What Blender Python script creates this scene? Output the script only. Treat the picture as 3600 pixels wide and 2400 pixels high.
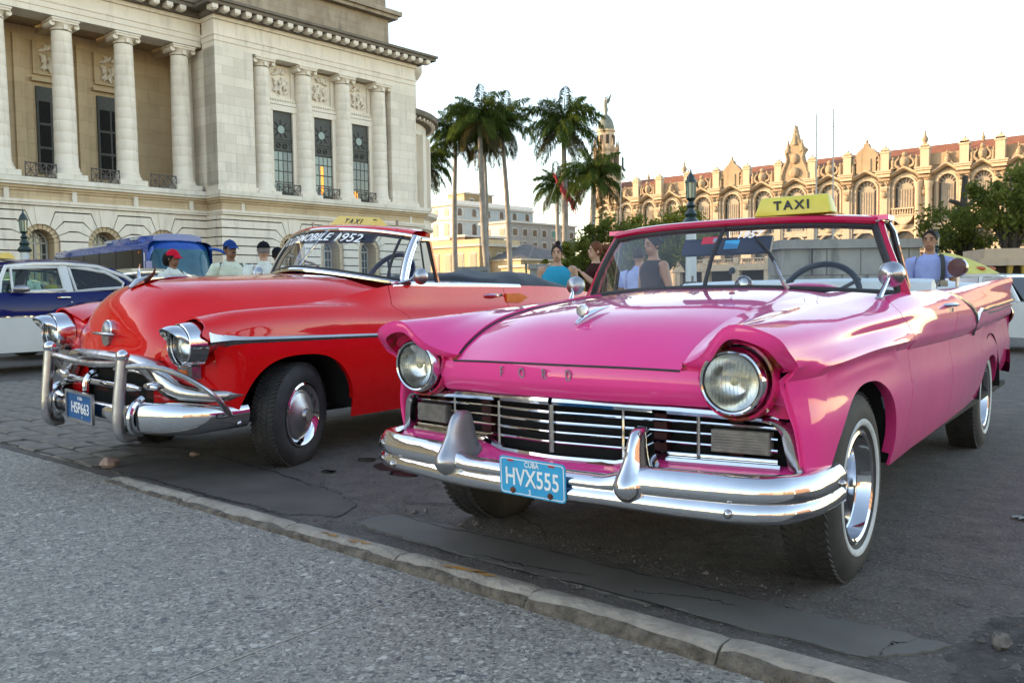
import bpy, math, random
import numpy as np
from mathutils import Matrix, Vector
R = math.radians
random.seed(7); np.random.seed(7)
for _o in list(bpy.data.objects): bpy.data.objects.remove(_o)
SC = bpy.context.scene
COL = SC.collection

# ---------------------------------------------------------------- camera
CAM_F, CAM_P, CAM_ROLL, CAM_H = 2998.7, R(3.17), R(-.789), .993
cam = bpy.data.cameras.new('camera'); camo = bpy.data.objects.new('camera', cam); COL.objects.link(camo)
cam.sensor_width = 36.0; cam.lens = 36.0*CAM_F/3600.0; cam.clip_start = .05; cam.clip_end = 3000
_f = Vector((0, math.cos(CAM_P), -math.sin(CAM_P))); _r = Vector((1, 0, 0)); _u = _r.cross(_f)
_c, _s = math.cos(CAM_ROLL), math.sin(CAM_ROLL)
_r2 = _c*_r+_s*_u; _u2 = -_s*_r+_c*_u
_m = Matrix((_r2, _u2, -_f)).transposed().to_4x4(); _m.translation = Vector((0, 0, CAM_H))
camo.matrix_world = _m
cam.dof.use_dof = True; cam.dof.focus_distance = 4.0; cam.dof.aperture_fstop = 16.0
SC.camera = camo
# ---------------------------------------------------------------- light: low evening sun from the left, behind the big stone building
SUN_AZ, SUN_EL = R(-82), R(14)      # azimuth measured from +Y towards +X
w = bpy.data.worlds.new('World'); SC.world = w; w.use_nodes = True
nt = w.node_tree; nt.nodes.clear()
sky = nt.nodes.new('ShaderNodeTexSky'); sky.sky_type = 'NISHITA'; sky.sun_disc = False
sky.sun_elevation = SUN_EL; sky.sun_rotation = SUN_AZ; sky.altitude = 20; sky.air_density = 1.0; sky.dust_density = .3; sky.ozone_density = 1.0
bg = nt.nodes.new('ShaderNodeBackground'); bg.inputs['Strength'].default_value = .15
wo = nt.nodes.new('ShaderNodeOutputWorld')
nt.links.new(sky.outputs[0], bg.inputs[0]); nt.links.new(bg.outputs[0], wo.inputs[0])
sl = bpy.data.lights.new('sun', 'SUN'); sl.energy = 2.0; sl.angle = R(.6); sl.color = (1.0, .74, .47)
so = bpy.data.objects.new('sun', sl); COL.objects.link(so)
_d = Vector((math.sin(SUN_AZ)*math.cos(SUN_EL), math.cos(SUN_AZ)*math.cos(SUN_EL), math.sin(SUN_EL)))
so.rotation_euler = _d.to_track_quat('Z', 'Y').to_euler(); so.location = (-60, 20, 60)
SC.view_settings.view_transform = 'Standard'; SC.view_settings.look = 'None'
SC.view_settings.exposure = 2.12; SC.view_settings.use_white_balance = True; SC.view_settings.white_balance_temperature = 7800; SC.view_settings.white_balance_tint = 14; SC.view_settings.gamma = 1.0; SC.view_settings.use_curve_mapping = False
SC.cycles.max_bounces = 8; SC.cycles.transparent_max_bounces = 16
SC.cycles.sample_clamp_indirect = 6.0

# ---------------------------------------------------------------- materials
def _nt(name):
    m = bpy.data.materials.new(name); m.use_nodes = True
    t = m.node_tree; b = t.nodes['Principled BSDF']; return m, t, b
def _n(t, typ, **k):
    n = t.nodes.new(typ)
    for a, v in k.items(): setattr(n, a, v)
    return n
def _coords(t, scale=1.0, what='Object', rot=None, loc=None):
    tc = _n(t, 'ShaderNodeTexCoord'); mp = _n(t, 'ShaderNodeMapping')
    t.links.new(tc.outputs[what], mp.inputs[0])
    mp.inputs['Scale'].default_value = scale if hasattr(scale, '__len__') else (scale,)*3
    if rot: mp.inputs['Rotation'].default_value = rot
    if loc: mp.inputs['Location'].default_value = loc
    return mp.outputs[0]
def _noise(t, co, scale, detail=4, rough=.55, dist=0):
    n = _n(t, 'ShaderNodeTexNoise'); n.inputs['Scale'].default_value = scale; n.inputs['Detail'].default_value = detail
    n.inputs['Roughness'].default_value = rough; n.inputs['Distortion'].default_value = dist
    t.links.new(co, n.inputs['Vector']); return n.outputs['Fac']
def _ramp(t, fac, stops):
    r = _n(t, 'ShaderNodeValToRGB'); e = r.color_ramp.elements
    while len(e) < len(stops): e.new(.5)
    for q, (p, c) in zip(e, stops):
        q.position = p; q.color = (c if hasattr(c, '__len__') else (c, c, c))[:3]+(1,) if hasattr(c, '__len__') else (c, c, c, 1)
    t.links.new(fac, r.inputs[0]); return r.outputs[0]
def _mix(t, fac, a, b, blend='MIX'):
    m = _n(t, 'ShaderNodeMix', data_type='RGBA', blend_type=blend)
    if hasattr(fac, 'is_linked'): t.links.new(fac, m.inputs[0])
    else: m.inputs[0].default_value = fac
    for i, v in ((6, a), (7, b)):
        if hasattr(v, 'is_linked'): t.links.new(v, m.inputs[i])
        else: m.inputs[i].default_value = tuple(v)[:3]+(1,)
    return m.outputs[2]
def _bump(t, b, h, strength, dist=.01):
    n = _n(t, 'ShaderNodeBump'); n.inputs['Strength'].default_value = strength; n.inputs['Distance'].default_value = dist
    t.links.new(h, n.inputs['Height']); t.links.new(n.outputs[0], b.inputs['Normal']); return n
def mk(name, col, rough=.6, metal=0, coat=0, col2=None, vs=3.0, bump=0, bs=40, bd=.005, emit=None, spec=None, rvar=0.0, what='Object', sharp=(.35, .65), detail=4):
    m, t, b = _nt(name); co = _coords(t, 1, what)
    if col2 is None: col2 = tuple(c*.82 for c in col)
    f = _noise(t, co, vs, detail)
    r = _ramp(t, f, [(sharp[0], 0.0), (sharp[1], 1.0)])
    t.links.new(_mix(t, r, col, col2), b.inputs['Base Color'])
    b.inputs['Metallic'].default_value = metal; b.inputs['Coat Weight'].default_value = coat; b.inputs['Coat Roughness'].default_value = .04
    if rvar:
        rr = _n(t, 'ShaderNodeMapRange'); t.links.new(f, rr.inputs[0]); rr.inputs[3].default_value = max(.02, rough-rvar); rr.inputs[4].default_value = rough+rvar
        t.links.new(rr.outputs[0], b.inputs['Roughness'])
    else: b.inputs['Roughness'].default_value = rough
    if spec is not None: b.inputs['Specular IOR Level'].default_value = spec
    if bump: _bump(t, b, _noise(t, co, bs, 5), bump, bd)
    if emit:
        b.inputs['Emission Color'].default_value = tuple(emit[:3])+(1,); b.inputs['Emission Strength'].default_value = emit[3]
    return m

# ---------------------------------------------------------------- mesh builder
class MB:
    def __init__(s): s.v = []; s.f = []
    def add(s, v, f):
        o = len(s.v); s.v.extend([tuple(map(float, p)) for p in v]); s.f.extend([tuple(i+o for i in q) for q in f]); return s
    def box(s, c, d, rz=0, M=None):
        x, y, z = d[0]/2, d[1]/2, d[2]/2
        P = [(-x, -y, -z), (x, -y, -z), (x, y, -z), (-x, y, -z), (-x, -y, z), (x, -y, z), (x, y, z), (-x, y, z)]
        if M is not None: P = [tuple((M@Vector(p))) for p in P]
        elif rz: P = [(p[0]*math.cos(rz)-p[1]*math.sin(rz), p[0]*math.sin(rz)+p[1]*math.cos(rz), p[2]) for p in P]
        P = [(p[0]+c[0], p[1]+c[1], p[2]+c[2]) for p in P]
        return s.add(P, [(0, 3, 2, 1), (4, 5, 6, 7), (0, 1, 5, 4), (1, 2, 6, 5), (2, 3, 7, 6), (3, 0, 4, 7)])
    def b2(s, a, b): return s.box([(a[i]+b[i])/2 for i in range(3)], [abs(b[i]-a[i]) for i in range(3)])
    def grid(s, P, cu=False, cv=False, flip=False):
        P = np.asarray(P, float); N, Mm = P.shape[:2]; f = []
        for i in range(N if cu else N-1):
            for j in range(Mm if cv else Mm-1):
                a = i*Mm+j; b = ((i+1) % N)*Mm+j; c = ((i+1) % N)*Mm+(j+1) % Mm; d = i*Mm+(j+1) % Mm
                f.append((a, d, c, b) if flip else (a, b, c, d))
        return s.add(P.reshape(-1, 3), f)
    def panel(s, P, t=.012, flip=False):
        """open sheet with thickness t (pushed along -normal)"""
        P = np.asarray(P, float); N, Mm = P.shape[:2]
        du = np.gradient(P, axis=0); dv = np.gradient(P, axis=1); n = np.cross(du, dv); n /= np.linalg.norm(n, axis=2, keepdims=True)+1e-12
        if flip: n = -n
        Q = P-n*t; s.grid(P, flip=flip); s.grid(Q, flip=not flip)
        for A, B, fl in ((P[0], Q[0], 0), (P[-1], Q[-1], 1), (P[:, 0], Q[:, 0], 1), (P[:, -1], Q[:, -1], 0)):
            s.grid(np.stack([A, B]), flip=bool(fl) != flip)
        return s
    def tube(s, pts, r, n=8, cap=True, closed=False, flat=1.0, up=None):
        pts = [Vector(p) for p in pts]; N = len(pts); rs = list(r) if hasattr(r, '__len__') else [r]*N
        rings = []; ref = None
        for i, p in enumerate(pts):
            if closed: t = pts[(i+1) % N]-pts[i-1]
            else: t = pts[min(i+1, N-1)]-pts[max(i-1, 0)]
            t.normalize()
            if up is not None: ref = Vector(up)
            elif ref is None: ref = Vector((0, 0, 1)) if abs(t.z) < .9 else Vector((1, 0, 0))
            a = ref-t*ref.dot(t)
            if a.length < 1e-6: a = t.orthogonal()
            a.normalize(); ref = a; b = t.cross(a)
            rings.append([p+(a*math.cos(k*2*math.pi/n)*flat+b*math.sin(k*2*math.pi/n))*rs[i] for k in range(n)])
        o = len(s.v); s.grid([[tuple(q) for q in ring] for ring in rings], cu=closed, cv=True)
        if cap and not closed:
            s.f.append(tuple(o+k for k in range(n-1, -1, -1))); e = o+(N-1)*n; s.f.append(tuple(e+k for k in range(n)))
        return s
    def lathe(s, prof, n=24, M=None, a0=0, a1=2*math.pi):
        full = abs(a1-a0-2*math.pi) < 1e-6; k = n if full else n+1
        P = np.array([[(r*math.cos(a0+(a1-a0)*j/n), r*math.sin(a0+(a1-a0)*j/n), z) for j in range(k)] for r, z in prof])
        if M is not None: P = np.array([[tuple(M@Vector(q)) for q in row] for row in P])
        return s.grid(P, cv=full, flip=True)
    def prism(s, poly, d0, d1, ax='y', M=None):
        """polygon in the plane normal to ax (x:(y,z) y:(x,z) z:(x,y)), extruded d0..d1"""
        def P(p, d): return {'x': (d, p[0], p[1]), 'y': (p[0], d, p[1]), 'z': (p[0], p[1], d)}[ax]
        n = len(poly); v = [P(p, d0) for p in poly]+[P(p, d1) for p in poly]
        if M is not None: v = [tuple(M@Vector(q)) for q in v]
        f = [tuple(range(n)), tuple(range(2*n-1, n-1, -1))]+[(i, i+n, (i+1) % n+n, (i+1) % n) for i in range(n)]
        area = sum(poly[i][0]*poly[(i+1) % n][1]-poly[(i+1) % n][0]*poly[i][1] for i in range(n))
        pos = (area > 0) != (ax == 'y')
        if pos == (d1 > d0): f = [tuple(reversed(q)) for q in f]
        return s.add(v, f)
    def ball(s, c, r, nu=12, nv=8, M=None):
        r = r if hasattr(r, '__len__') else (r,)*3
        P = [[(r[0]*math.sin(t)*math.cos(a), r[1]*math.sin(t)*math.sin(a), r[2]*math.cos(t)) for a in np.arange(nu)*2*math.pi/nu] for t in np.linspace(.001, math.pi-.001, nv+1)]
        P = np.array(P)
        if M is not None: P = np.array([[tuple(M@Vector(q)) for q in row] for row in P])
        return s.grid(P+np.array(c), cv=True)
    def mesh(s, name, mat=None, smooth=35, flipy=False):
        me = bpy.data.meshes.new(name); v = np.array(s.v, float); f = s.f
        if flipy: v = v*np.array([1, -1, 1]); f = [tuple(reversed(q)) for q in f]
        me.from_pydata(v.tolist(), [], f); me.update()
        if mat is not None: me.materials.append(mat)
        if smooth:
            me.shade_smooth()
            try: me.set_sharp_from_angle(angle=R(smooth))
            except Exception: pass
        return me
    def build(s, name, mat, parent=None, smooth=35, flipy=False, **k):
        return put(name, s.mesh(name, mat, smooth, flipy), parent, **k)
def put(name, me, parent=None, label=None, cat=None, group=None, kind=None, loc=None, rot=None, scale=None):
    o = bpy.data.objects.new(name, me); COL.objects.link(o)
    if parent: o.parent = parent
    if loc is not None: o.location = loc
    if rot is not None: o.rotation_euler = rot
    if scale is not None: o.scale = scale if hasattr(scale, '__len__') else (scale,)*3
    tag(o, label, cat, group, kind); return o
def tag(o, label=None, cat=None, group=None, kind=None):
    for k, v in (('label', label), ('category', cat), ('group', group), ('kind', kind)):
        if v: o[k] = v
    return o
def empty(name, loc=(0, 0, 0), rz=0, rx=0, **k):
    o = bpy.data.objects.new(name, None); COL.objects.link(o); o.location = loc; o.rotation_euler = (rx, 0, rz); o.empty_display_size = .2
    tag(o, k.get('label'), k.get('cat'), k.get('group'), k.get('kind')); return o
def spl(xs, ys):
    """monotone-ish cubic (Catmull-Rom, non-uniform) interpolator"""
    xs = np.asarray(xs, float); ys = np.asarray(ys, float); n = len(xs)
    d = np.diff(ys)/np.diff(xs); m = np.empty(n); m[0] = d[0]; m[-1] = d[-1]
    for i in range(1, n-1):
        h0 = xs[i]-xs[i-1]; h1 = xs[i+1]-xs[i]; m[i] = (d[i-1]*h1+d[i]*h0)/(h0+h1)
    def f(x):
        x = np.asarray(x, float); k = np.clip(np.searchsorted(xs, x)-1, 0, n-2); h = xs[k+1]-xs[k]; t = np.clip((x-xs[k])/h, -.3, 1.3)
        return ((2*t**3-3*t**2+1)*ys[k]+(t**3-2*t**2+t)*h*m[k]+(-2*t**3+3*t**2)*ys[k+1]+(t**3-t**2)*h*m[k+1])
    return f
def curve(pts, n=24, closed=False):
    """smooth 3-D curve through pts"""
    P = np.array(pts, float)
    if closed: P = np.vstack([P, P[:1]])
    d = np.r_[0, np.cumsum(np.linalg.norm(np.diff(P, axis=0), axis=1))]
    t = np.linspace(0, d[-1], n)
    return np.stack([spl(d, P[:, i])(t) for i in range(3)], 1)
def text_mesh(txt, size, mat, name, extrude=.001, shear=0.0, bold=0.0, space=1.0):
    """flat lettering as mesh, centred, in the XY plane"""
    c = bpy.data.curves.new(name, 'FONT'); c.body = txt; c.size = size; c.align_x = 'CENTER'; c.align_y = 'CENTER'
    c.extrude = extrude; c.shear = shear; c.offset = bold; c.space_character = space; c.resolution_u = 4
    o = bpy.data.objects.new(name, c); COL.objects.link(o)
    dg = bpy.context.evaluated_depsgraph_get(); me = bpy.data.meshes.new_from_object(o.evaluated_get(dg))
    bpy.data.objects.remove(o); bpy.data.curves.remove(c); me.name = name
    me.materials.clear(); me.materials.append(mat); return me
def place(name, me, parent, o, ex, ey, flipy=False):
    """put a flat mesh with its XY plane spanned by ex, ey at o (car coords, y = left)"""
    s = -1 if flipy else 1
    ex = Vector((ex[0], s*ex[1], ex[2])).normalized(); ey = Vector((ey[0], s*ey[1], ey[2])); ez = ex.cross(ey).normalized(); ey = ez.cross(ex)
    m = Matrix((ex, ey, ez)).transposed().to_4x4(); m.translation = Vector((o[0], s*o[1], o[2]))
    ob = put(name, me, parent); ob.matrix_local = m; return ob
# ---------------------------------------------------------------- shared materials
def paint(name, col, col2, rough=.30, orange=.012, rust=None, coat=1.0):
    """aged enamel: slight hue drift, orange-peel, dust in the gloss"""
    m, t, b = _nt(name); co = _coords(t, 1)
    f = _noise(t, co, 1.7, 3); c = _mix(t, _ramp(t, f, [(.3, 0.), (.7, 1.)]), col, col2)
    sp = _noise(t, co, 90, 2); c = _mix(t, _ramp(t, sp, [(.74, 0.), (.80, .22)]), c, tuple(x*.6 for x in col))
    if rust:
        rn = _noise(t, co, 11, 6, .7); c = _mix(t, _ramp(t, rn, [(rust, 0.), (rust+.05, 1.)]), c, (.20, .035, .012))
    t.links.new(c, b.inputs['Base Color'])
    d = _noise(t, co, 6, 5, .6); rr = _n(t, 'ShaderNodeMapRange'); t.links.new(d, rr.inputs[0]); rr.inputs[3].default_value = rough-.08; rr.inputs[4].default_value = rough+.14
    t.links.new(rr.outputs[0], b.inputs['Roughness'])
    b.inputs['Coat Weight'].default_value = coat; b.inputs['Specular IOR Level'].default_value = .08
    cr = _n(t, 'ShaderNodeMapRange'); t.links.new(d, cr.inputs[0]); cr.inputs[3].default_value = .012; cr.inputs[4].default_value = .05
    t.links.new(cr.outputs[0], b.inputs['Coat Roughness']); b.inputs['Coat IOR'].default_value = 1.43
    n = _n(t, 'ShaderNodeBump'); n.inputs['Strength'].default_value = orange; n.inputs['Distance'].default_value = .02
    hh = _n(t, 'ShaderNodeMath', operation='MULTIPLY_ADD'); t.links.new(_noise(t, co, 3.2, 2), hh.inputs[0]); hh.inputs[1].default_value = 3.0; t.links.new(_noise(t, co, 14, 2), hh.inputs[2])
    t.links.new(hh.outputs[0], n.inputs['Height']); t.links.new(n.outputs[0], b.inputs['Coat Normal']); t.links.new(n.outputs[0], b.inputs['Normal'])
    return m
def chrome(name, rough=.10, tint=(.66, .66, .675), pit=.14, wave=.045):
    m, t, b = _nt(name); co = _coords(t, 1)
    a = _noise(t, co, 5, 5, .6); p = _noise(t, co, 120, 3, .6); st = _noise(t, co, 17, 6, .7)
    c = _mix(t, _ramp(t, p, [(.66, 0.), (.73, pit)]), tint, (.10, .07, .05))
    c = _mix(t, _ramp(t, st, [(.60, 0.), (.72, pit*1.6)]), c, (.30, .24, .20))
    t.links.new(c, b.inputs['Base Color']); b.inputs['Metallic'].default_value = 1
    rr = _n(t, 'ShaderNodeMapRange'); t.links.new(a, rr.inputs[0]); rr.inputs[1].default_value = .3; rr.inputs[2].default_value = .75; rr.inputs[3].default_value = rough*.5; rr.inputs[4].default_value = rough*1.8
    t.links.new(rr.outputs[0], b.inputs['Roughness'])
    n = _n(t, 'ShaderNodeBump'); n.inputs['Strength'].default_value = wave; n.inputs['Distance'].default_value = .05
    t.links.new(_noise(t, co, 9, 2), n.inputs['Height']); t.links.new(n.outputs[0], b.inputs['Normal'])
    return m
def glassm(name, tint=(.92, .96, .96), rough=.0, film=.0):
    """thin glazing: clear pass-through plus a fresnel mirror"""
    m = bpy.data.materials.new(name); m.use_nodes = True; t = m.node_tree; t.nodes.clear()
    o = _n(t, 'ShaderNodeOutputMaterial'); tr = _n(t, 'ShaderNodeBsdfTransparent'); gl = _n(t, 'ShaderNodeBsdfGlossy'); fr = _n(t, 'ShaderNodeFresnel'); mx = _n(t, 'ShaderNodeMixShader')
    tr.inputs[0].default_value = tint+(1,); gl.inputs['Roughness'].default_value = rough; fr.inputs[0].default_value = 1.5
    t.links.new(fr.outputs[0], mx.inputs[0]); t.links.new(tr.outputs[0], mx.inputs[1]); t.links.new(gl.outputs[0], mx.inputs[2])
    out = mx.outputs[0]
    if film:   # road film on old glass
        df = _n(t, 'ShaderNodeBsdfDiffuse'); df.inputs[0].default_value = (.7, .68, .64, 1); m2 = _n(t, 'ShaderNodeMixShader')
        co = _coords(t, 1); f = _noise(t, co, 4, 5); rp = _n(t, 'ShaderNodeMapRange'); t.links.new(f, rp.inputs[0]); rp.inputs[3].default_value = film*.4; rp.inputs[4].default_value = film*1.6
        t.links.new(rp.outputs[0], m2.inputs[0]); t.links.new(out, m2.inputs[1]); t.links.new(df.outputs[0], m2.inputs[2]); out = m2.outputs[0]
    t.links.new(out, o.inputs[0]); return m
PINK = paint('pink_enamel', (.86, .060, .27), (.80, .048, .235), .30)
PINKR = paint('pink_enamel_rusty', (.62, .012, .15), (.55, .01, .06), .38, rust=.53)
CRIM = paint('crimson_enamel', (.52, .006, .055), (.44, .004, .05), .32)
RED = paint('red_enamel', (.74, .007, .008), (.68, .005, .007), .25, orange=.008)
NAVY = paint('navy_enamel', (.004, .010, .10), (.003, .009, .085), .25, coat=.35)
CARWHITE = paint('white_enamel', (.62, .64, .62), (.56, .58, .56), .3)
CREAM = paint('cream_enamel', (.55, .48, .30), (.5, .44, .28), .3)
CHROME = chrome('bright_chrome', .07)
CHROMED = chrome('dull_chrome', .20, (.50, .49, .48), .28, .06)
STEEL = chrome('brushed_steel', .32, (.44, .44, .45), .20, .05)
PEWTER = mk('pewter', (.42, .41, .42), .42, metal=1, col2=(.30, .29, .29), vs=14, rvar=.12)
RUBBER = mk('black_rubber', (.012, .012, .014), .55, col2=(.02, .019, .019), vs=20)
TYRE = mk('tyre_rubber', (.016, .016, .017), .72, col2=(.035, .033, .031), vs=9, bump=.25, bs=120, bd=.002)
WWALL = mk('whitewall', (.55, .58, .57), .6, col2=(.38, .42, .42), vs=16)
DARK = mk('dark_cavity', (.006, .006, .006), .9)
UNDER = mk('underbody', (.012, .010, .009), .9, col2=(.025, .02, .016), vs=8)
REDCAV = mk('dark_red_steel', (.06, .004, .008), .7, col2=(.02, .004, .004), vs=10)
GLASS = glassm('windscreen_glass', (.93, .965, .96), film=.022)
GLASST = glassm('tinted_glass', (.55, .72, .66), film=.008)
GLASSD = glassm('dark_glass', (.10, .13, .14), film=.02)
LENS = glassm('lamp_lens', (.93, .93, .90), film=.03)
PLASTG = mk('weathered_lens', (.20, .185, .165), .55, col2=(.13, .12, .11), vs=30)
REFL = chrome('lamp_reflector', .22, (.84, .86, .88), .04, .12)
AMBER = mk('amber_plastic', (.75, .16, .012), .22, coat=.6, col2=(.62, .11, .008), vs=12)
TAXIY = mk('taxi_yellow', (.72, .50, .09), .42, coat=.2, col2=(.62, .42, .07), vs=5)
TAXIG = mk('taxi_lemon', (.66, .58, .07), .42, coat=.2, col2=(.58, .50, .06), vs=5)
INK = mk('black_ink', (.010, .010, .012), .5)
WHITEINK = mk('white_ink', (.85, .86, .85), .5, col2=(.78, .79, .79))
PLATEB = mk('plate_cyan', (.010, .38, .66), .35, coat=.3, col2=(.012, .33, .60), vs=10)
PLATEB2 = mk('plate_blue', (.004, .10, .28), .5, col2=(.004, .085, .23), vs=10)
RUST = mk('rust', (.16, .045, .018), .85, col2=(.06, .02, .012), vs=40, bump=.6, bs=90)
VINYLW = mk('white_vinyl', (.60, .66, .66), .42, col2=(.52, .58, .60), vs=6)
VINYLB = mk('blue_vinyl', (.008, .02, .075), .42, col2=(.006, .015, .055), vs=6)
VINYLK = mk('black_vinyl', (.008, .010, .014), .5, col2=(.012, .014, .018), vs=10, spec=.22, bump=.2, bs=18, bd=.02)
CREAMV = mk('cream_canvas', (.46, .40, .30), .7, col2=(.36, .31, .24), vs=12)
STICKR = mk('red_sticker', (.55, .03, .06), .5)
STICKB = mk('blue_sticker', (.01, .34, .62), .5)
HORN = mk('brown_horn', (.06, .016, .014), .4, col2=(.03, .01, .01), vs=14)
STEER = mk('blue_black_plastic', (.010, .022, .045), .35, col2=(.008, .016, .03))

def loft_eval(lines, low, bot, crease_k=None):
    """S(x, v): v in 0..K-1 runs over the upper lines, K-1..K over the lower side down to bot(x).
    lines: list of (fy, fz); low: list of (dz, dy) below the last line"""
    K = len(lines); ldz = np.array([a for a, b in low]); ldy = np.array([b for a, b in low])
    lowf = spl(ldz, ldy)
    def S(x, v):
        x = np.asarray(x, float); v = np.broadcast_to(np.asarray(v, float), x.shape)
        Y = np.stack([f(x) for f, g in lines]); Zz = np.stack([g(x) for f, g in lines])
        t = np.clip(v, 0, K-1); k = np.clip(np.floor(t).astype(int), 0, K-2); u = t-k
        def cr(A):
            def g(i): return np.take_along_axis(A, np.clip(i, 0, K-1)[None], 0)[0]
            p1 = g(k); p2 = g(k+1)
            p0 = np.where(k-1 < 0, 2*p1-p2, g(k-1)); p3 = np.where(k+2 > K-1, 2*p2-p1, g(k+2))
            return .5*((2*p1)+(-p0+p2)*u+(2*p0-5*p1+4*p2-p3)*u**2+(-p0+3*p1-3*p2+p3)*u**3)
        y = cr(Y); z = cr(Zz); lo = v > K-1
        s = np.clip(v-(K-1), 0, 1); zb = bot(x); zt = Zz[-1]
        zz = zt+(zb-zt)*s; yy = Y[-1]+lowf(zt-zz)
        return np.stack([x, np.where(lo, yy, y), np.where(lo, zz, z)], -1)
    return S
def strip(S, xa, xb, vs, nu):
    """sample S between the cut curves xa(v), xb(v)"""
    vs = np.asarray(vs, float); u = np.linspace(0, 1, nu)[:, None]
    A = np.array([xa(v) for v in vs])[None]; B = np.array([xb(v) for v in vs])[None]
    return S(A+(B-A)*u, vs[None]+0*u)
def wheel(parent, x, y, r, wd, steer=0, side=1, rim='mag', white=True, camber=0, rrim=.19, flipy=True, zc=None, name='wheel'):
    """wheel > tyre, rim...: axis along y; outer face towards side"""
    e = empty(name); e.parent = parent; zc = r-.012 if zc is None else zc
    e.location = (x, -y, zc); e.rotation_euler = (0, 0, -steer)
    s = side
    M = Matrix.Rotation(R(90), 4, 'X') if s > 0 else Matrix.Rotation(R(-90), 4, 'X')  # local z -> -y (left side) / +y
    w = wd/2; rr = rrim
    prof = [(rr-.004, -w*.80), (rr+.02, -w*.97), (rr+(r-rr)*.5, -w*1.04), (r-.025, -w*.92), (r-.006, -w*.78), (r, -w*.5), (r, w*.5), (r-.006, w*.78), (r-.025, w*.92), (rr+(r-rr)*.5, w*1.04), (rr+.02, w*.97), (rr-.004, w*.80)]
    m = MB(); m.lathe(prof, 64, M)
    # tread blocks
    for k in range(72):
        a = k*2*math.pi/72
        for zz, of in ((-w*.62, 0), (-w*.2, .5), (w*.2, 0), (w*.62, .5)):
            aa = a+of*2*math.pi/72
            m.box((0, 0, 0), (.007, .018, wd*.16), M=None) if False else None
            q = M @ Matrix.Rotation(aa, 4, 'Z') @ Matrix.Translation((r+.001, 0, zz)) @ Matrix.Rotation(.5 if of else -.5, 4, 'X')
            P = [(-.004, -.009, -wd*.09), (.003, -.009, -wd*.09), (.003, .009, -wd*.09), (-.004, .009, -wd*.09), (-.004, -.009, wd*.09), (.003, -.009, wd*.09), (.003, .009, wd*.09), (-.004, .009, wd*.09)]
            m.add([tuple(q@Vector(p)) for p in P], [(4, 5, 6, 7), (0, 1, 5, 4), (1, 2, 6, 5), (2, 3, 7, 6), (3, 0, 4, 7)])
    m.build('tyre', TYRE, e, smooth=40)
    if white:
        ra, rb = rr+.024, rr+.043
        MB().lathe([(ra-.002, w*.985), (ra, w*1.015), ((ra+rb)/2, w*1.055), (rb, w*1.055), (rb+.003, w*1.02)], 64, M).build('whitewall', WWALL, e)
    if rim == 'mag':
        MB().lathe([(rr+.004, w*.78), (rr+.006, w*.93), (rr-.004, w*.96), (rr-.012, w*.90), (rr-.018, w*.60), (rr-.026, w*.42), (rr-.034, w*.40), (rr-.040, w*.05), (rr-.055, -w*.1), (rr-.05, -w*.8)], 64, M).build('rim', CHROME, e)
        MB().lathe([(rr-.02, -w*.55), (.02, -w*.6)], 40, M).build('brake_drum', UNDER, e)
        h = MB(); h.lathe([(.062, -w*.1), (.058, w*.05), (.044, w*.18), (.030, w*.2), (.030, w*.40), (.026, w*.46), (.0, w*.48)], 24, M); h.build('hub', CHROME, e)
        for k in range(5):
            a = k*2*math.pi/5+.35; q = M @ Matrix.Rotation(a, 4, 'Z')
            P = []
            for u in np.linspace(0, 1, 6):
                rad = .045+u*(rr-.085); hw = .030-.010*math.sin(u*math.pi)+.006*u; zz = w*.08-.35*w*u*u+.08*w*math.sin(u*3.1)
                P.append([(rad, -hw, zz-.012), (rad, -hw*.6, zz+.004), (rad, hw*.6, zz+.004), (rad, hw, zz-.012)])
            MB().grid([[tuple(q@Vector(p)) for p in row] for row in P], flip=True).build('spoke', CHROMED, e)
            MB().ball(tuple(q@Vector((.052, 0, w*.12))), .009, 8, 6).build('wheel_nut', CHROME, e)
    else:   # full hub cap with bright beauty ring
        MB().lathe([(rr+.006, w*.80), (rr+.004, w*.98), (rr-.008, w*1.02), (rr-.030, w*.90), (rr-.046, w*.70)], 64, M).build('beauty_ring', CHROME, e)
        MB().lathe([(rr-.044, w*.70), (rr-.050, w*.78), (rr-.062, w*.82), (.080, w*.96), (.055, w*1.10), (.040, w*1.13), (.036, w*1.30), (.033, w*1.34), (.0, w*1.33)], 64, M).build('hub_cap', STEEL, e)
        MB().lathe([(.034, w*1.345), (.0, w*1.352)], 24, M).build('cap_badge', PEWTER, e)
    return e
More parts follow.
